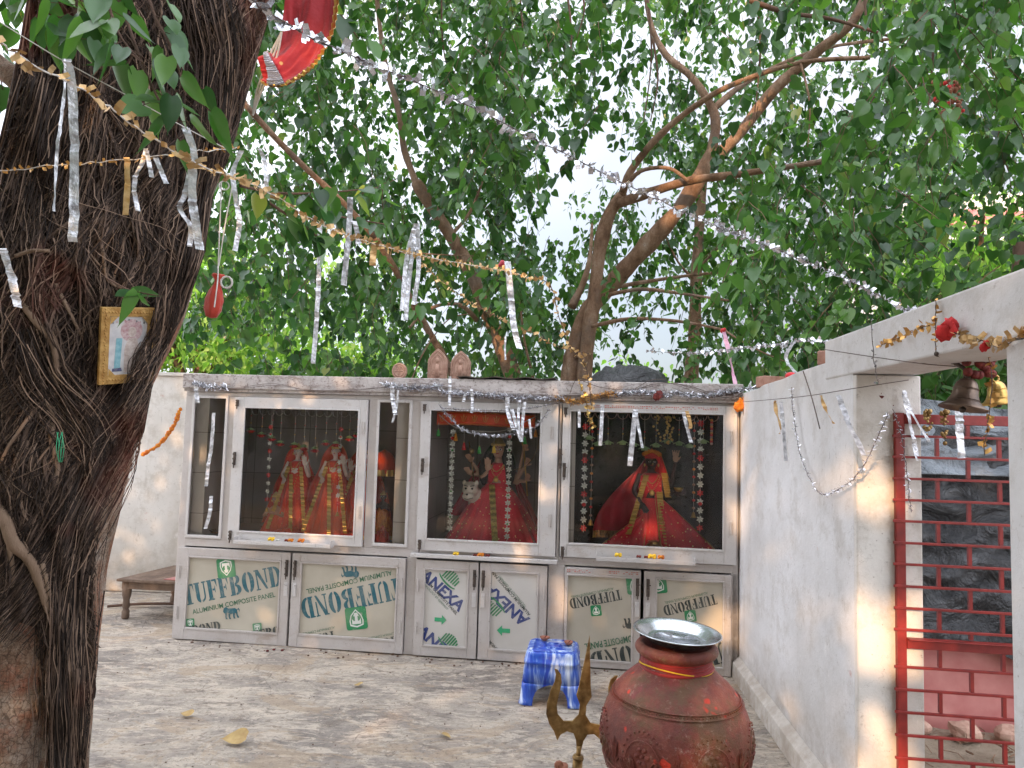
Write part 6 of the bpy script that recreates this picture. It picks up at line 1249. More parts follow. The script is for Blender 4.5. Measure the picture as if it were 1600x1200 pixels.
# left cell toran
tn = thing('flower_toran', 'door hanging of red cloth blooms with green collars inside the left glass door', 'hanging', cabw(.9, d_, 1.75), CANG, 'flower hangings inside the glass doors')
zt_ = 1.80
m = MB()
for k in range(14): u0 = .46+k*.065; m.tube([cabw(u0+.03+.028*math.cos(a), d_, 1.725+.028*math.sin(a)) for a in [j*.5236 for j in range(13)]], .002, 4)
m.build('ring_chain', MT['silver'], tn)
m = MB(); m.tube([cabw(.45, d_, zt_), cabw(1.4, d_, zt_)], .003, 5); m.build('rod', MT['brass'], tn)
for (x, y) in ((392,668),(409,675),(425,681),(438,689),(460,692),(475,696),(492,699),(509,688),(525,690),(546,681),(558,675)):
    c = cl3(x, y, d_); drop(tn, 'cord', c.x, d_, zt_, c.z-.02, [(.5,'bead','redflower',.005),(.75,'bead','marigold_y',.005),(.93,'bloom','greenleafcloth',.028),(.99,'bloom','redflower',.034)])
for lb, x, y1, b_ in (('white and red cloth flower string with a brass bell, left side of the left cell', 417, 793, 1), ('small white flower string with a brass bell before the middle statue, left cell', 527, 800, 1)):
    c = cl3(x, y1, d_+.02); t = thing('flower_string', lb, 'garland', cabw(c.x, c.y, 1.78), CANG, 'flower strings inside the glass doors')
    drop(t, 'cord', c.x, c.y, 1.79, c.z, [(f/13, 'star', 'whiteflower' if f % 3 else 'redflower', .021) for f in range(3, 13)]+[(1.0, 'bell', 'brassy', .02), (.3, 'bead', 'redflower', .01)])
# middle cell: banner, tassels, strings
bn = thing('embroidered_banner', 'red embroidered banner with rows of pale flower motifs across the top of the middle cell', 'banner', cabw(2.28, .06, 1.7), CANG)
c0, c1 = cl3(683, 643, .06), cl3(836, 664, .06)
def bf(i, j, o=0): return cabw(lerp(c0.x, c1.x, i), .06-o+.006*math.sin(i*22), lerp(c1.z-.02, c0.z, j)+.006*math.sin(i*5))
m = MB(); m.grid(lambda i, j: tuple(bf(i, j)), 60, 4); m.build('cloth', MT['orange'], bn, smooth=True, solid=.002)
m = MB()
for k in range(9):
    for q in range(10):
        a = q*.314*1.0; e = (math.cos(a), math.sin(a)); ci = (k+.5)/9; m.add([bf(ci, .22, .004), bf(ci+e[0]*.045-.004*e[1], .22+e[1]*.5, .004), bf(ci+e[0]*.05, .22+e[1]*.58, .004), bf(ci+e[0]*.045+.004*e[1], .22+e[1]*.5, .004)], [(0,1,2,3)]) if q % 2 else m.tube([bf(ci+.02*math.cos(b_), .45+.2*math.sin(b_), .004) for b_ in [j*.785 for j in range(9)]], .0009, 4)
for j in (.06, .94): m.tube([bf(i/40, j, .003) for i in range(41)], .0022, 4)
m.build('embroidery', MT['goldbright'], bn)
tt = thing('tassel_toran', 'string of coloured tassels hanging under the red banner', 'hanging', cabw(2.28, .05, 1.7), CANG, 'flower hangings inside the glass doors')
m = MB(); q = [cl3(686,648,.05), cl3(712,668,.05), cl3(749,674,.05), cl3(790,672,.05), cl3(838,650,.05)]; m.tube([cw(v) for v in smoothpath(q, 6)], .003, 5); m.build('cord', MT['cord'], tt)
for (x, y, mt_) in ((685,673,'grn'),(712,680,'org'),(725,694,'redflower'),(749,700,'grn'),(772,699,'marigold_y'),(820,685,'grn'),(837,674,'org')):
    c = cl3(x, y, .05); drop(tt, 'cord', c.x, .05, c.z+.1 if 690 < x < 800 else c.z+.06, c.z, [(1, 'tassel', mt_, .026), (.85, 'bead', 'goldbright', .006)])
for lb, x, y0_, y1_ in (('white cloth flower string at the left side of the middle cell', 708, 672, 832), ('white cloth flower string hanging in front of the seated goddess', 797, 668, 846)):
    a_, b_ = cl3(x, y0_, .08), cl3(x, y1_, .08); t = thing('flower_string', lb, 'garland', cw(a_), CANG, 'flower strings inside the glass doors')
    drop(t, 'cord', a_.x, .08, a_.z, b_.z, [((f+.3)/17, 'star', 'whiteflower', .024) for f in range(17)]+[(.08,'bead','redflower',.016),(.2,'bead','grn',.01),(.6,'bead','grn',.008),(.85,'bead','grn',.008)])
# right cell
tr3 = thing('leaf_toran', 'door hanging of pale green cloth leaves under a scalloped cord inside the right glass door', 'hanging', cabw(3.4, d_, 1.75), CANG, 'flower hangings inside the glass doors')
m = MB()
for k in range(12): u0 = 3.02+k*.08; m.tube([cabw(u0+.04+.036*math.cos(a), d_, 1.775+.04*math.sin(a)) for a in [-Pi+j*.3927 for j in range(9)]], .0028, 5)
m.build('scalloped_cord', MT['clay'], tr3)
m = MB(); m.tube([cabw(2.97, d_, 1.78), cabw(4.03, d_, 1.78)], .003, 5); m.build('rod', MT['brass'], tr3)
for (x, y) in ((921,682),(934,692),(950,690),(973,690),(990,693),(1007,699),(1025,694),(1043,688),(1061,691),(1077,695),(1099,688)):
    c = cl3(x, y, d_); drop(tr3, 'cord', c.x, d_, 1.76, c.z, [(.5,'bead','redflower',.006),(.7,'bead','marigold_y',.005),(.98,'bloom','greenleafcloth',.04)])
m = MB()
for k in range(46): c = cl3(lerp(1040,1050,rt_.random())-(18 if k % 5 == 0 else 0), 650+k*1.1 if k < 40 else 652, .06); m.ball(cw(c+Vector((rt_.gauss(0,.012), 0, 0))), .009, 6, 4)
tag(m.build('gold_pendant', MT['goldbright'], None, smooth=True), 'gold foil pendant hanging above the dark faced goddess in the right cell', 'pendant')
for lb, x, y0_, y1_, mode in (('white and dark red flower string at the far left of the right cell', 915, 660, 832, 0), ('orange bead string with a brass bell at the left of the right cell', 926, 655, 812, 1), ('orange bead string with a brass bell at the right of the right cell', 1085, 655, 800, 1), ('white and red flower string at the far right of the right cell', 1095, 655, 832, 0), ('short string of orange beads in the upper right corner of the right cell', 1112, 655, 695, 2)):
    a_, b_ = cl3(x, y0_, .09), cl3(x, y1_, .09); t = thing('flower_string', lb, 'garland', cw(a_), CANG, 'flower strings inside the glass doors')
    it = [((f+.5)/13, 'star', 'whiteflower' if f % 4 else 'redflower', .026) for f in range(13)]+[(.3,'bead','dkflower',.018),(.75,'bead','redflower',.016)] if mode == 0 else [((f+.5)/12, 'bead', ('org','redflower','clay')[f % 3], .0115) for f in range(12 if mode == 1 else 12)]+([(1.0,'bell','brassy',.026)] if mode == 1 else [])
    drop(t, 'cord', a_.x, .09, a_.z, b_.z, it)
# ------------------------------------------------------------------ statues
def arm(mb, sh_, el, wr, r_, tgt=None, spread=.5, hand=True, fing=None):
    mb.tube(smoothpath([sh_, sh_.lerp(el, .5), el, el.lerp(wr, .5), wr], 3), [lerp(r_*1.25, r_*.62, i/12) for i in range(13)], 10)
    if hand:
        d = (tgt-wr).normalized() if tgt is not None else (wr-el).normalized(); s_ = r_*1.05; side = d.cross(Vector((0, -1, 0))).normalized()
        if side.length < .1: side = Vector((1, 0, 0))
        pc = wr+d*s_*1.5; R = Matrix((side, d.cross(side), d)).transposed(); mb.ball(pc, (s_*1.05, s_*.5, s_*1.4), 10, 8, R=R)
        for f_ in range(4):
            o = (f_-1.5)*s_*.52; L = s_*(2.3, 2.65, 2.5, 2.0)[f_]; b0 = pc+d*s_*.8+side*o; cv = Vector((0, -1, 0))*s_*.4; mb.tube([b0, b0+d*L*.5+side*o*.12*spread*2+cv*.1, b0+d*L+side*o*.3*spread*2+cv*.5], [s_*.27, s_*.25, s_*.19], 7)
        mb.tube([pc-d*s_*.6+side*s_*.8, pc+side*s_*1.6+d*s_*.3, pc+side*s_*1.75+d*s_*1.3], [s_*.32, s_*.28, s_*.22], 7)
def face(t, c, hr, skin, hair=True, look=0.0):
    """c head centre (local), hr half width"""
    m = MB()
    for s_ in (-1, 1): m.ball(c+Vector((s_*hr*.38, -hr*.88, hr*.08)), (hr*.24, hr*.1, hr*.13), 10, 6)
    m.build('eye', MT['eyewhite'], t, world=False, smooth=True)
    m = MB()
    for s_ in (-1, 1):
        m.ball(c+Vector((s_*hr*.38, -hr*.97, hr*.08)), (hr*.1, hr*.04, hr*.11), 8, 6); m.tube(smoothpath([c+Vector((s_*hr*.15, -hr*.93, hr*.33)), c+Vector((s_*hr*.4, -hr*.92, hr*.43)), c+Vector((s_*hr*.65, -hr*.8, hr*.33))], 3), hr*.035, 5)
    m.build('eyebrow', MT['hair'], t, world=False, smooth=True)
    m = MB(); m.ball(c+Vector((0, -hr*.95, -hr*.5)), (hr*.24, hr*.1, hr*.075), 10, 6); m.ball(c+Vector((0, -hr*.98, hr*.52)), (hr*.07, hr*.05, hr*.13), 6, 5); m.build('lips', MT['lip'], t, world=False, smooth=True)
def headbody(mb, c, hr, neck_to):
    mb.ball(c, (hr*.92, hr*.95, hr*1.2), 18, 14); mb.ball(c+Vector((0, -hr*.25, -hr*.55)), (hr*.62, hr*.62, hr*.6), 12, 10); mb.tube([c+Vector((0, -hr*.8, hr*.2)), c+Vector((0, -hr*1.08, -hr*.15))], [hr*.1, hr*.17], 8)
    for s_ in (-1, 1): mb.ball(c+Vector((s_*hr*.95, 0, 0)), (hr*.12, hr*.2, hr*.3), 8, 6)
    mb.tube([c-Vector((0, 0, hr*.8)), neck_to], [hr*.45, hr*.55], 12)
def skirt(t, c, r0, r1, h, mat, folds=12, sx=1.0, sy=.7, amp=.07, nm='skirt', border='goldbright', bw=.03, lean=(0, 0), flare=1.6):
    def rr_(a, j): f = j**flare; return lerp(r0, r1, f)*(1+amp*j*math.sin(folds*a+2*math.sin(3*a))+amp*.5*j*math.sin(folds*2.3*a+1))
    def P(i, j, o=0): a = i*2*Pi; r_ = rr_(a, j)+o; return (c[0]+sx*r_*math.cos(a)+lean[0]*j, c[1]+sy*r_*math.sin(a)+lean[1]*j, c[2]-h*j+.004*math.sin(a*7)*j)
    m = MB(); m.grid(lambda i, j: P(i, j), 140, 26, wrap=True); o = m.build(nm, MT[mat], t, world=False, smooth=True)
    if border:
        m = MB(); m.grid(lambda i, j: P(i, 1-bw/h*(1-j)*1.0, .003), 140, 3, wrap=True); m.build('gold_border', MT[border], t, world=False, smooth=True)
    return P
def shawl(t, fnp, mat, nu=30, nv=40, border='goldbright', nm='veil', bw=.05, both=True):
    m = MB(); m.grid(fnp, nu, nv); m.build(nm, MT[mat], t, world=False, smooth=True, solid=.0015)
    if border:
        m = MB()
        for a, b_ in ((0, bw), (1-bw, 1)) if both else ((0, bw),): m.grid(lambda i, j: tuple(Vector(fnp(lerp(a, b_, i), j))+Vector((0, -.004-.002*math.sin(j*150), 0))), 3, 160)
        m.build('gold_border', MT[border], t, world=False)
def crown(t, c, hr, mat='goldbright'):
    m = MB()
    for s_ in (-1, 1): m.ball(c+Vector((s_*hr*1.02, -hr*.15, -hr*.45)), (hr*.14, hr*.1, hr*.26), 8, 6)
    m.ball(c+Vector((hr*.12, -hr*1.05, -hr*.22)), (hr*.1, hr*.05, hr*.1), 6, 5); m.build('earrings', MT['goldbright'], t, world=False, smooth=True)
    m = MB(); m.lathe([(hr*.95, 0), (hr*1.02, hr*.15), (hr*.9, hr*.4), (hr*.7, hr*.75), (hr*.4, hr*1.15), (hr*.12, hr*1.4), (.0005, hr*1.5)], 24, c+Vector((0, 0, hr*.55)), fn=lambda a, z: 1+.05*math.sin(a*10))
    for k in range(9): a = -Pi/2+(k-4)*.3; m.ball(c+Vector((hr*math.cos(a), hr*math.sin(a), hr*.75)), (hr*.12, hr*.12, hr*.2), 6, 5)
    m.build('crown', MT[mat], t, world=False, smooth=True)
def necklace(t, c, w_, h, pend=True, mat='goldbright'):
    m = MB(); pts = smoothpath([c+Vector((-w_, 0, 0)), c+Vector((-w_*.6, -.02, -h*.6)), c+Vector((0, -.03, -h)), c+Vector((w_*.6, -.02, -h*.6)), c+Vector((w_, 0, 0))], 5)
    for p in pts: m.ball(p, .0045, 6, 4)
    if pend: m.lathe([(.0001,.004),(.012,.005),(.021,.0),(.0001,-.002)], 14, pts[len(pts)//2]+Vector((0, -.004, -.02)), Matrix.Rotation(Pi/2, 3, 'X')); 
    m.build('necklace', MT[mat], t, world=False, smooth=True)
FB = .757
def standing(lbl, px, headpy, d, basepy, robe, skin='skin_pale', hand=1, lean=0, veil='red2', wide=1.0, kind='statue'):
    h_ = cl3(px, headpy, d); bz = max(FB+.002, .759); o = Vector((h_.x, d, bz)); t = thing('deity_statue', lbl, 'statue', cabw(h_.x, d, bz), CANG, 'dressed statues in the shrine')
    H_ = h_.z-bz; hr = .036; c = Vector((0, 0, H_)); nk = c-Vector((0, 0, hr*1.8)); m = MB(); headbody(m, c, hr, nk)
    shy = nk.z-.02; m.ball((0, 0, shy-.05), (.07, .045, .075), 16, 12); m.tube([(0,0,shy-.04), (0,0,shy-.2), (0,0,.03)], [.06,.05,.055], 14)
    arm(m, Vector((-.066, 0, shy)), Vector((-.105, -.03, shy-.1)), Vector((-.075, -.08, shy-.03 if hand < 0 else shy-.12)), .019, Vector((-.07, -.09, shy+.1)) if hand < 0 else None)
    arm(m, Vector((.066, 0, shy)), Vector((.11, -.03, shy-.1)), Vector((.1, -.085, shy-.025)), .019, Vector((.085, -.1, shy+.1)))
    m.build('body', MT[skin], t, world=False, remesh=.0045); face(t, c, hr, skin); crown(t, c, hr)
    m = MB(); m.ball(c+Vector((0, hr*.28, hr*.12)), (hr*1.04, hr*.95, hr*1.22), 16, 12); m.build('hair', MT['hair'], t, world=False, smooth=True)
    skirt(t, (0, 0, shy-.02), .062, .15*wide, shy-.03, robe, 11, amp=.09, flare=1.0, lean=(lean, -.02))
    m = MB()
    for s_ in (-1, 1): m.grid(lambda i, j, s_=s_: (s_*lerp(.05, .12*wide, j)+(i-.5)*.03+lean*j, -.05-.09*wide*j-.005*math.sin(j*100), lerp(shy-.03, .06, j)), 3, 110)
    m.build('gold_edge', MT['goldbright'], t, world=False)
    # blouse
    m = MB(); m.lathe([(.045, .012), (.074, -.01), (.078, -.06), (.066, -.13)], 24, (0, 0, shy), Matrix.Diagonal((1, .72, 1))); m.build('blouse', MT[veil], t, world=False, smooth=True)
    def vf(i, j):
        a = lerp(-.15, Pi+.15, i); r_ = lerp(hr*1.2, .155*wide, min(1, j*1.25)**.8); z = H_+hr*1.35*(1-j*4)**.5 if j < .25 else H_-(j-.25)/.75*(H_*.8)
        zz = H_+hr*1.2-(j**1.1)*(H_*.86); return (r_*math.cos(a)+.008*math.sin(j*14+i*9)+lean*j*.7, r_*.6*math.sin(a)-.02*j+.012*math.sin(i*30)*j, zz-.01*math.sin(i*25)*j)
    shawl(t, vf, veil)
    necklace(t, Vector((0, -.052, shy)), .045, .2); necklace(t, Vector((0, -.05, shy+.005)), .035, .06, False); 
    m = MB(); P_ = [(.0, shy-.1), (.02, shy-.2), (.05, .18), (.07, .04)]
    m.grid(lambda i, j: ((i-.5)*.03+lerp(-.02, .045, j)+lean*j, -.07-.085*wide*j-.004*math.sin(j*90), lerp(shy-.09, .045, j)), 3, 90); m.build('sash', MT['goldbright'], t, world=False); return t
standing('leftmost standing statue in red robe with a silver medallion, left cell', 466, 706, .34, 822, 'red2', veil='red2', wide=1.25)
standing('standing statue in scarlet robe with broad gold edges, middle of the left cell', 525, 705, .30, 815, 'orange', veil='orange', wide=1.4)
standing('statue in orange red veil mostly hidden by the right stile of the left glass door', 568, 712, .36, 820, 'red2', veil='orange', wide=1.45, hand=-1)
def small(lbl, px, headpy, d, robe, skin, sc=1.0, veil='red2'):
    h_ = cl3(px, headpy, d); bz = .759; t = thing('deity_statue', lbl, 'statue', cabw(h_.x, d, bz), CANG, 'dressed statues in the shrine'); H_ = h_.z-bz; hr = .026*sc; c = Vector((0, 0, H_)); m = MB(); headbody(m, c, hr, c-Vector((0,0,hr*1.8))); m.ball((0,0,H_-hr*3.2), (hr*1.7, hr*1.1, hr*1.7), 14, 10); m.tube([(0,0,H_-hr*3),(0,0,.02)], [hr*1.2, hr*1.5], 12)
    for s_ in (-1, 1): arm(m, Vector((s_*hr*1.6,0,H_-hr*2.4)), Vector((s_*hr*2.6,-hr,H_-hr*4.2)), Vector((s_*hr*1.6,-hr*2.4,H_-hr*3.6)), hr*.42)
    m.build('body', MT[skin], t, world=False, remesh=.0035); face(t, c, hr, skin); crown(t, c, hr)
    skirt(t, (0,0,H_-hr*3.6), hr*1.5, max(.09, hr*4.2), H_-hr*3.6-.004, robe, 9, amp=.1, flare=.9)
    def vf(i, j): a = lerp(-.1, Pi+.1, i); r_ = lerp(hr*1.25, hr*3.6, j); return (r_*math.cos(a), r_*.7*math.sin(a)+.006*math.sin(i*20), H_+hr*1.3-j*(H_*.8))
    shawl(t, vf, veil); return t
small('small seated statue in orange cloth at the foot of the leftmost statue', 431, 780, .26, 'orange', 'skin_tan', 1.15, 'orange'); small('small dark faced statue in yellow and red dress behind the narrow tiled window', 599, 776, .3, 'marigold', 'skin_dark', .9)
m = MB(); c = cl3(428, 812, .3); 
for k in range(3): m.lathe([(.02,0),(.035,.012),(.03,.03),(.012,.045),(.02,.07),(.001,.075)], 16, cabw(c.x-.06+.06*k, .25+.02*k, .758))
tag(m.build('brass_vessels', MT['brass'], None, smooth=True), 'cluster of tarnished brass vessels on the floor of the left cell', 'vessels')
def heap(lbl, px, py, d, rx, ry, h, mat):
    c = cl3(px, py, d)
    def f(i, j): a = i*2*Pi; r_ = math.sin(j*Pi/2); n_ = 1+.35*mnoise.noise(Vector((3*math.cos(a)+px, 3*math.sin(a), j*2))); return cabw(c.x+rx*r_*n_*math.cos(a), d+ry*r_*n_*math.sin(a), .759+h*(1-j**1.5)*(1+.5*mnoise.noise(Vector((i*20, j*5, px))))+.008*abs(math.sin(i*40+j*6))*(1-j)+.0)
    m = MB(); m.grid(f, 80, 14, wrap=True); tag(m.build('cloth_heap', MT[mat], None, smooth=True), lbl, 'cloth')
heap('crumpled orange red cloth heaped on the floor of the left cell, left side', 450, 822, .2, .14, .09, .07, 'orange'); heap('crumpled scarlet cloth heaped at the right side of the left cell floor', 545, 822, .2, .1, .08, .06, 'red2'); heap('folded red cloth heap behind the narrow tiled window', 598, 815, .22, .06, .08, .09, 'red2')
heap('red cloth train heaped on the floor in front of the dark faced goddess', 975, 846, .2, .16, .08, .05, 'reddot')
# fringed parasol behind the narrow window
c = cl3(600, 733, .45); t = thing('ritual_parasol', 'red parasol with gold fringe seen through the narrow tiled window', 'parasol', cabw(c.x, .45, .759), CANG); hz = c.z-.759
m = MB(); m.lathe([(.0001,.16),(.05,.13),(.1,.06),(.13,0),(.128,-.03)], 32, (0,0,hz), fn=lambda a, z: 1+.04*math.sin(a*10)); m.build('canopy', MT['orange'], t, world=False, smooth=True); m = MB(); m.lathe([(.131,-.0),(.133,-.03),(.131,-.05)], 60, (0,0,hz), fn=lambda a, z: 1+.05*math.sin(a*40)); m.build('fringe', MT['goldbright'], t, world=False); m = MB(); m.tube([(0,0,.002),(0,0,hz+.15)], .008, 8); m.build('pole', MT['brass'], t, world=False, smooth=True)
# mat of cloth in the left cell and dry plant in narrow window
m = MB(); c = cl3(316, 838, .15)
for k in range(60): a = k*.7; l = .02+.001*k; m.tube([cabw(.17, .2, .76), cabw(.17+math.cos(a)*l*1.3, .2+math.sin(a)*l*.6, .765+.03*rt_.random())], .003, 4)
tag(m.build('brush', MT['brass'], None), 'dull golden straw brush lying in the narrow left window', 'brush')
# seated goddess of the middle cell
dd = .38; h_ = cl3(779, 703, dd); b0 = .759; t = thing('goddess_statue', 'many armed goddess in wide spangled red skirt, middle cell', 'statue', cabw(h_.x, dd, b0), CANG, 'dressed statues in the shrine')
def L2(x, y, d=dd): v = cl3(x, y, d); return Vector((v.x-h_.x, d-dd, v.z-b0))
H_ = h_.z-b0; hr = .055; c = Vector((0, 0, H_)); nk = c-Vector((0,0,hr*1.7)); m = MB(); headbody(m, c, hr, nk); shy = nk.z-.02; m.ball((0,0,shy-.06), (.088,.055,.09), 16, 12); m.tube([(0,0,shy-.05),(0,0,shy-.24),(0,0,.05)], [.07,.06,.08], 14)
pal = L2(762, 737, .3); arm(m, Vector((-.08,0,shy)), Vector((-.12,-.05,shy-.1)), pal, .022, pal+Vector((0, -.01, .1)), spread=.6)
hands = [L2(737, 722, .34), L2(735, 742, .34), L2(822, 728, .34), L2(822, 752, .34), L2(818, 705, .36)]
for k, hp in enumerate(hands): s_ = -1 if hp.x < 0 else 1; arm(m, Vector((s_*.08, .02, shy-.01*k)), Vector((s_*.15, .0, shy-.06-.02*k)), hp, .019, hp+Vector((s_*.02, -.05, .05)))
m.build('body', MT['skin_tan'], t, world=False, remesh=.005); face(t, c, hr, 'skin_tan'); crown(t, c, hr)
m = MB()
for s_ in (-1, 1): m.tube(smoothpath([c+Vector((s_*hr*.7,.02,hr*.5)), c+Vector((s_*.075,.0,-.06)), c+Vector((s_*.10,-.03,-.16)), c+Vector((s_*.10,-.05,-.27))], 5), [.03,.03,.035,.04,.045,.048,.05,.05,.05,.048,.045,.04,.035,.03,.02,.012], 10)
m.ball(c+Vector((0,hr*.3,hr*.15)), (hr*1.05, hr*.95, hr*1.2), 14, 10); m.build('hair', MT['hair'], t, world=False, smooth=True)
m = MB(); m.lathe([(.05,.015),(.095,-.01),(.1,-.07),(.075,-.17),(.07,-.2)], 28, (0,0,shy), Matrix.Diagonal((1,.72,1))); m.build('blouse', MT['reddot'], t, world=False, smooth=True)
wz = L2(775, 760).z; skirt(t, (0, -.02, wz+.03), .07, .385, wz+.022, 'reddot', 15, sy=.62, amp=.05, flare=.8, lean=(-.01, -.02), bw=.025)
m = MB(); m.grid(lambda i, j: ((i-.5)*.045+lerp(-.03, .04, j), -.085-.225*j**.85-.005*math.sin(j*60), lerp(wz+.02, .05, j)), 4, 90); m.build('sash', pm('olive_gold_sash', [(.25,.16,.03),(.55,.4,.1)], 60, .4, .5), t, world=False)
necklace(t, Vector((0,-.06,shy)), .05, .05, False); necklace(t, Vector((0,-.06,shy)), .055, .09)
m = MB(); m.tube([L2(818, 695, .33), L2(824, 775, .33)], .006, 8); m.ball(L2(818, 693, .33), (.014,.012,.03), 8, 6); m.build('gold_rod', MT['goldbright'], t, world=False, smooth=True)
m = MB(); m.tube([L2(733, 690, .33), L2(742, 765, .33)], .005, 8); m.ball(L2(737, 705, .33), (.022,.02,.022), 10, 8); m.build('sword', MT['brass'], t, world=False, smooth=True)
m = MB(); m.tube(smoothpath([L2(845, 672, .25), L2(838, 705, .25), L2(822, 728, .25), L2(803, 734, .25)], 5), .0022, 5); m.build('bow', MT['brass'], t, world=False, smooth=True)
def vs_(i, j): 
    x = lerp(-.12, -.30, j)+(i-.5)*lerp(.02, .16, j); return (x, .08-.06*j+.012*math.sin(i*14), lerp(H_-.05, .2, j))
shawl(t, vs_, 'maroon', border=None)
def vs2(i, j): x = lerp(.10, .30, j)+(i-.5)*lerp(.02, .12, j); return (x, .05-.08*j+.01*math.sin(i*14), lerp(H_-.12, .12, j))
shawl(t, vs2, 'maroon', border=None, nm='veil')
# lion head beside her
lc = L2(735, 765, .26); lt = thing('lion_figure', 'cream lion figure beside the goddess in the middle cell', 'statue', cabw(h_.x, dd, b0), CANG); m = MB(); m.ball(lc, (.062,.07,.062), 16, 12); m.ball(lc+Vector((-.005,-.06,-.045)), (.046,.04,.036), 14, 10); m.ball(lc+Vector((0,-.095,-.03)), (.016,.012,.01), 8, 6)
for s_ in (-1, 1): m.ball(lc+Vector((s_*.048,-.01,.052)), (.018,.012,.022), 8, 6)
m.tube([lc+Vector((0,.03,-.02)), lc+Vector((.06,.12,-.1)), lc+Vector((.2,.16,-.14))], [.06,.08,.08], 14); 
for x in (0, .05, .17, .24):
    m.tube([lc+Vector((x,.08,-.1)), Vector((lc.x+x,.0,.01))], [.028,.022], 8)
m.build('body', pm('cream_painted_lion', [(.55,.46,.36),(.66,.58,.48)], 14, .5), lt, world=False, remesh=.006)
m = MB()
for s_ in (-1, 1): m.ball(lc+Vector((s_*.024,-.062,.012)), (.009,.006,.008), 8, 6); m.tube([lc+Vector((s_*.01,-.066,.03)), lc+Vector((s_*.04,-.058,.035))], .003, 5)
m.ball(lc+Vector((-.005,-.098,-.03)), (.012,.008,.008), 8, 6); m.tube(smoothpath([lc+Vector((-.045,-.07,-.055)), lc+Vector((-.005,-.1,-.065)), lc+Vector((.035,-.075,-.055))], 3), .003, 5); m.build('painted_features', MT['hair'], lt, world=False, smooth=True)
# right cell goddess
dd = .36; h_ = cl3(1018, 722, dd); b0 = .763; t = thing('goddess_statue', 'dark faced goddess in red sari with a wide maroon veil, right cell', 'statue', cabw(h_.x, dd, b0), CANG, 'dressed statues in the shrine')
H_ = h_.z-b0; hr = .044; c = Vector((0, 0, H_)); nk = c-Vector((0,0,hr*1.7)); m = MB(); headbody(m, c, hr, nk); shy = nk.z-.02; m.ball((0,0,shy-.06), (.085,.055,.09), 16, 12); m.tube([(0,0,shy-.05),(0,0,shy-.24),(0,0,.05)], [.07,.058,.07], 14)
up_ = L2(1055, 716, .33); lo_ = L2(1052, 768, .28)
arm(m, Vector((.08,0,shy)), Vector((.15,-.01,shy-.08)), up_-Vector((0,0,.045)), .02, up_+Vector((.0,-.02,.05)), spread=.6); arm(m, Vector((.075,-.02,shy-.04)), Vector((.12,-.05,shy-.17)), lo_, .02, lo_+Vector((.06,-.03,0)))
arm(m, Vector((-.08,0,shy)), Vector((-.13,-.04,shy-.12)), Vector((-.08,-.1,shy-.2)), .02)
m.build('body', MT['skin_dark'], t, world=False, remesh=.005); face(t, c, hr, 'skin_dark'); crown(t, c, hr*1.15, 'redflower')
m = MB(); pc = up_+Vector((0,-.035,.0)); m.ball(pc, (.024,.006,.03), 12, 8)
for f_ in range(4): m.tube([pc+Vector(((f_-1.5)*.012,-.003,.02)), pc+Vector(((f_-1.5)*.016,-.006,.062))], [.006,.0045], 6)
m.tube([pc+Vector((.02,-.003,-.01)), pc+Vector((.036,-.005,.015))], [.006,.0045], 6); m.build('palm', MT['skin_tan'], t, world=False, remesh=.003)
m = MB(); m.lathe([(.001,0),(.02,.004),(.032,.02),(.036,.034),(.033,.034)], 20, lo_+Vector((.035,-.04,0))); m.build('offering_bowl', MT['goldbright'], t, world=False, smooth=True)
m = MB(); m.lathe([(.05,.015),(.09,-.01),(.1,-.08),(.075,-.17),(.07,-.2)], 28, (0,0,shy), Matrix.Diagonal((1,.72,1))); m.build('blouse', MT['reddot'], t, world=False, smooth=True)
wz = shy-.17; skirt(t, (0,-.02,wz), .072, .15, wz-.004, 'red', 11, sy=.75, amp=.09, flare=.8, lean=(.01,-.03), border=None)
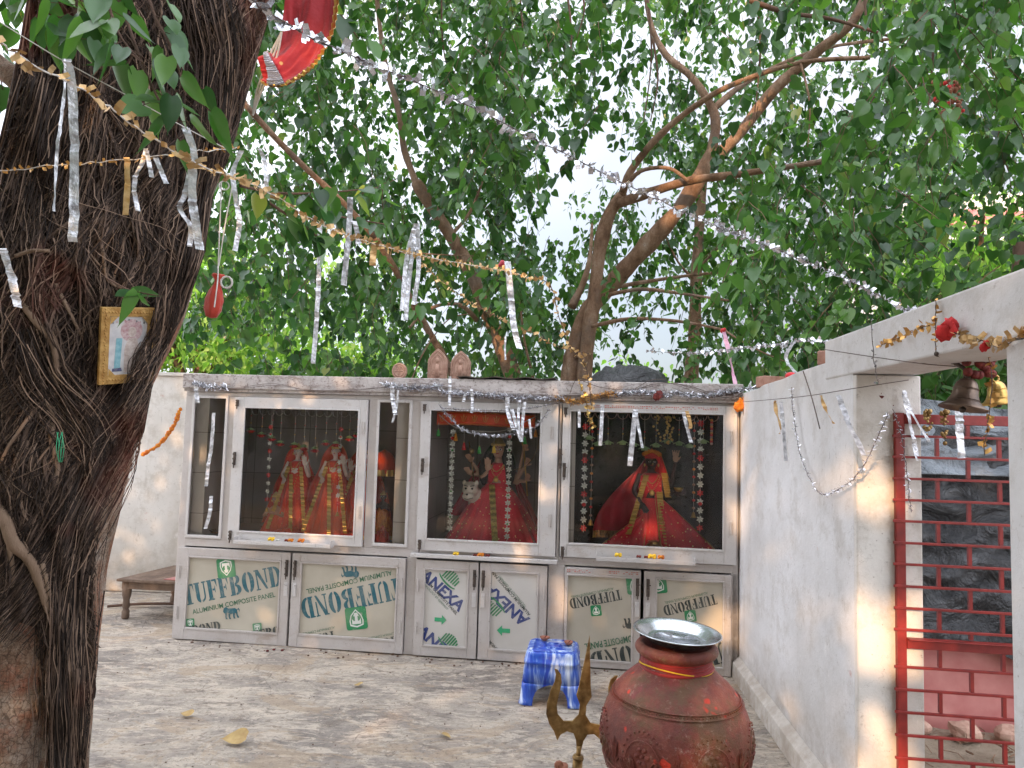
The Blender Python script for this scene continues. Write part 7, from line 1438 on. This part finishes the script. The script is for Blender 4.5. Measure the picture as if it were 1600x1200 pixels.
# spread of the sari on both sides
def sp1(i, j): a = lerp(.05, .42, j); return (lerp(.02, a, i**1.2), -.06-.1*i*j+.02*math.sin(j*3), max(.004, lerp(wz-.05, .006, j)-.0*i-(i**.9)*(wz-.06)*.92*(1-j*.9))+.012*math.sin(i*16+j*5)*i)
def fan(x0, x1, zt0): 
    def f(i, j):
        # i: across from body to outer hem, j: down
        x = lerp(x0*.3, lerp(x0, x1, i), j); z = lerp(zt0, .006+.02*(1-i)*0, j**1.1); return (x, -.07-.09*j+.02*math.sin(i*13)*j, max(.005, z+.02*math.sin(i*21)*j*(1-j)))
    return f
shawl(t, fan(.06, .50, wz+.04), 'reddot', nm='sari_spread', bw=.04); shawl(t, fan(-.06, -.42, .30), 'reddot', nm='sari_spread', bw=.04)
def vw(i, j):
    x = lerp(-.02, -.10-.30*math.sin(min(1, j*1.1)*1.5), i); z = lerp(H_+.06, .1, j)+(-.12*i*(1-j)); return (x-.03*j, .06-.08*j*i+.014*math.sin(i*12+j*4), z)
shawl(t, vw, 'maroon', border=None)
def gb(i, j): p = Vector(vw(lerp(.1,1,i), .93+.1*j)); return (p.x, p.y-.01-.006*math.sin(i*90), p.z)
m = MB(); m.grid(gb, 110, 5); m.build('gold_border', MT['brass'], t, world=False)
m = MB(); m.grid(lambda i, j: (lerp(-.04,-.17,j)+(i-.5)*.04, -.07-.05*j-.004*math.sin(j*110), lerp(shy-.0,.13,j)), 3, 120); m.grid(lambda i, j: (lerp(.055,.09,j)+(i-.5)*.045, -.085-.05*j-.004*math.sin(j*110), lerp(shy-.12,.05,j)), 3, 120); m.grid(lambda i, j: (lerp(.09,.12,j)+(i-.5)*.045, -.06-.02*j-.004*math.sin(j*80), lerp(shy+.02,shy-.16,j)), 3, 70); m.build('gold_sash', MT['goldbright'], t, world=False)
def vr(i, j): return (lerp(.03, .13, i)*lerp(.6, 1.1, j), .05-.03*j+.01*math.sin(i*12), lerp(H_+.05, shy-.05, j))
shawl(t, vr, 'red', nm='veil'); necklace(t, Vector((0,-.06,shy)), .05, .06, False); necklace(t, Vector((0,-.065,shy-.01)), .06, .1)
m = MB()
for k in range(7): a = (k-3)*.35; m.ball(c+Vector((hr*1.5*math.sin(a), -hr*.5, hr*.9+hr*.9*math.cos(a))), hr*.4, 8, 6)
m.build('headdress_flower', MT['marigold'], t, world=False, smooth=True)
v = cl3(1022, 842, .14); kp = thing('offering_pot', 'small straw coloured pot in front of the dark faced goddess', 'pot', cabw(v.x, .14, .763), CANG); m = MB(); m.lathe([(.001,0),(.04,.003),(.068,.03),(.072,.05),(.055,.08),(.035,.092),(.042,.105),(.036,.105),(.03,.09)], 28); m.build('vessel', MT['brassy'], kp, world=False, smooth=True)
v = cl3(1010, 856, .05)
for o in list(bpy.data.objects):
    if o.type == 'MESH' and len(o.data.vertices) == 0: bpy.data.objects.remove(o)
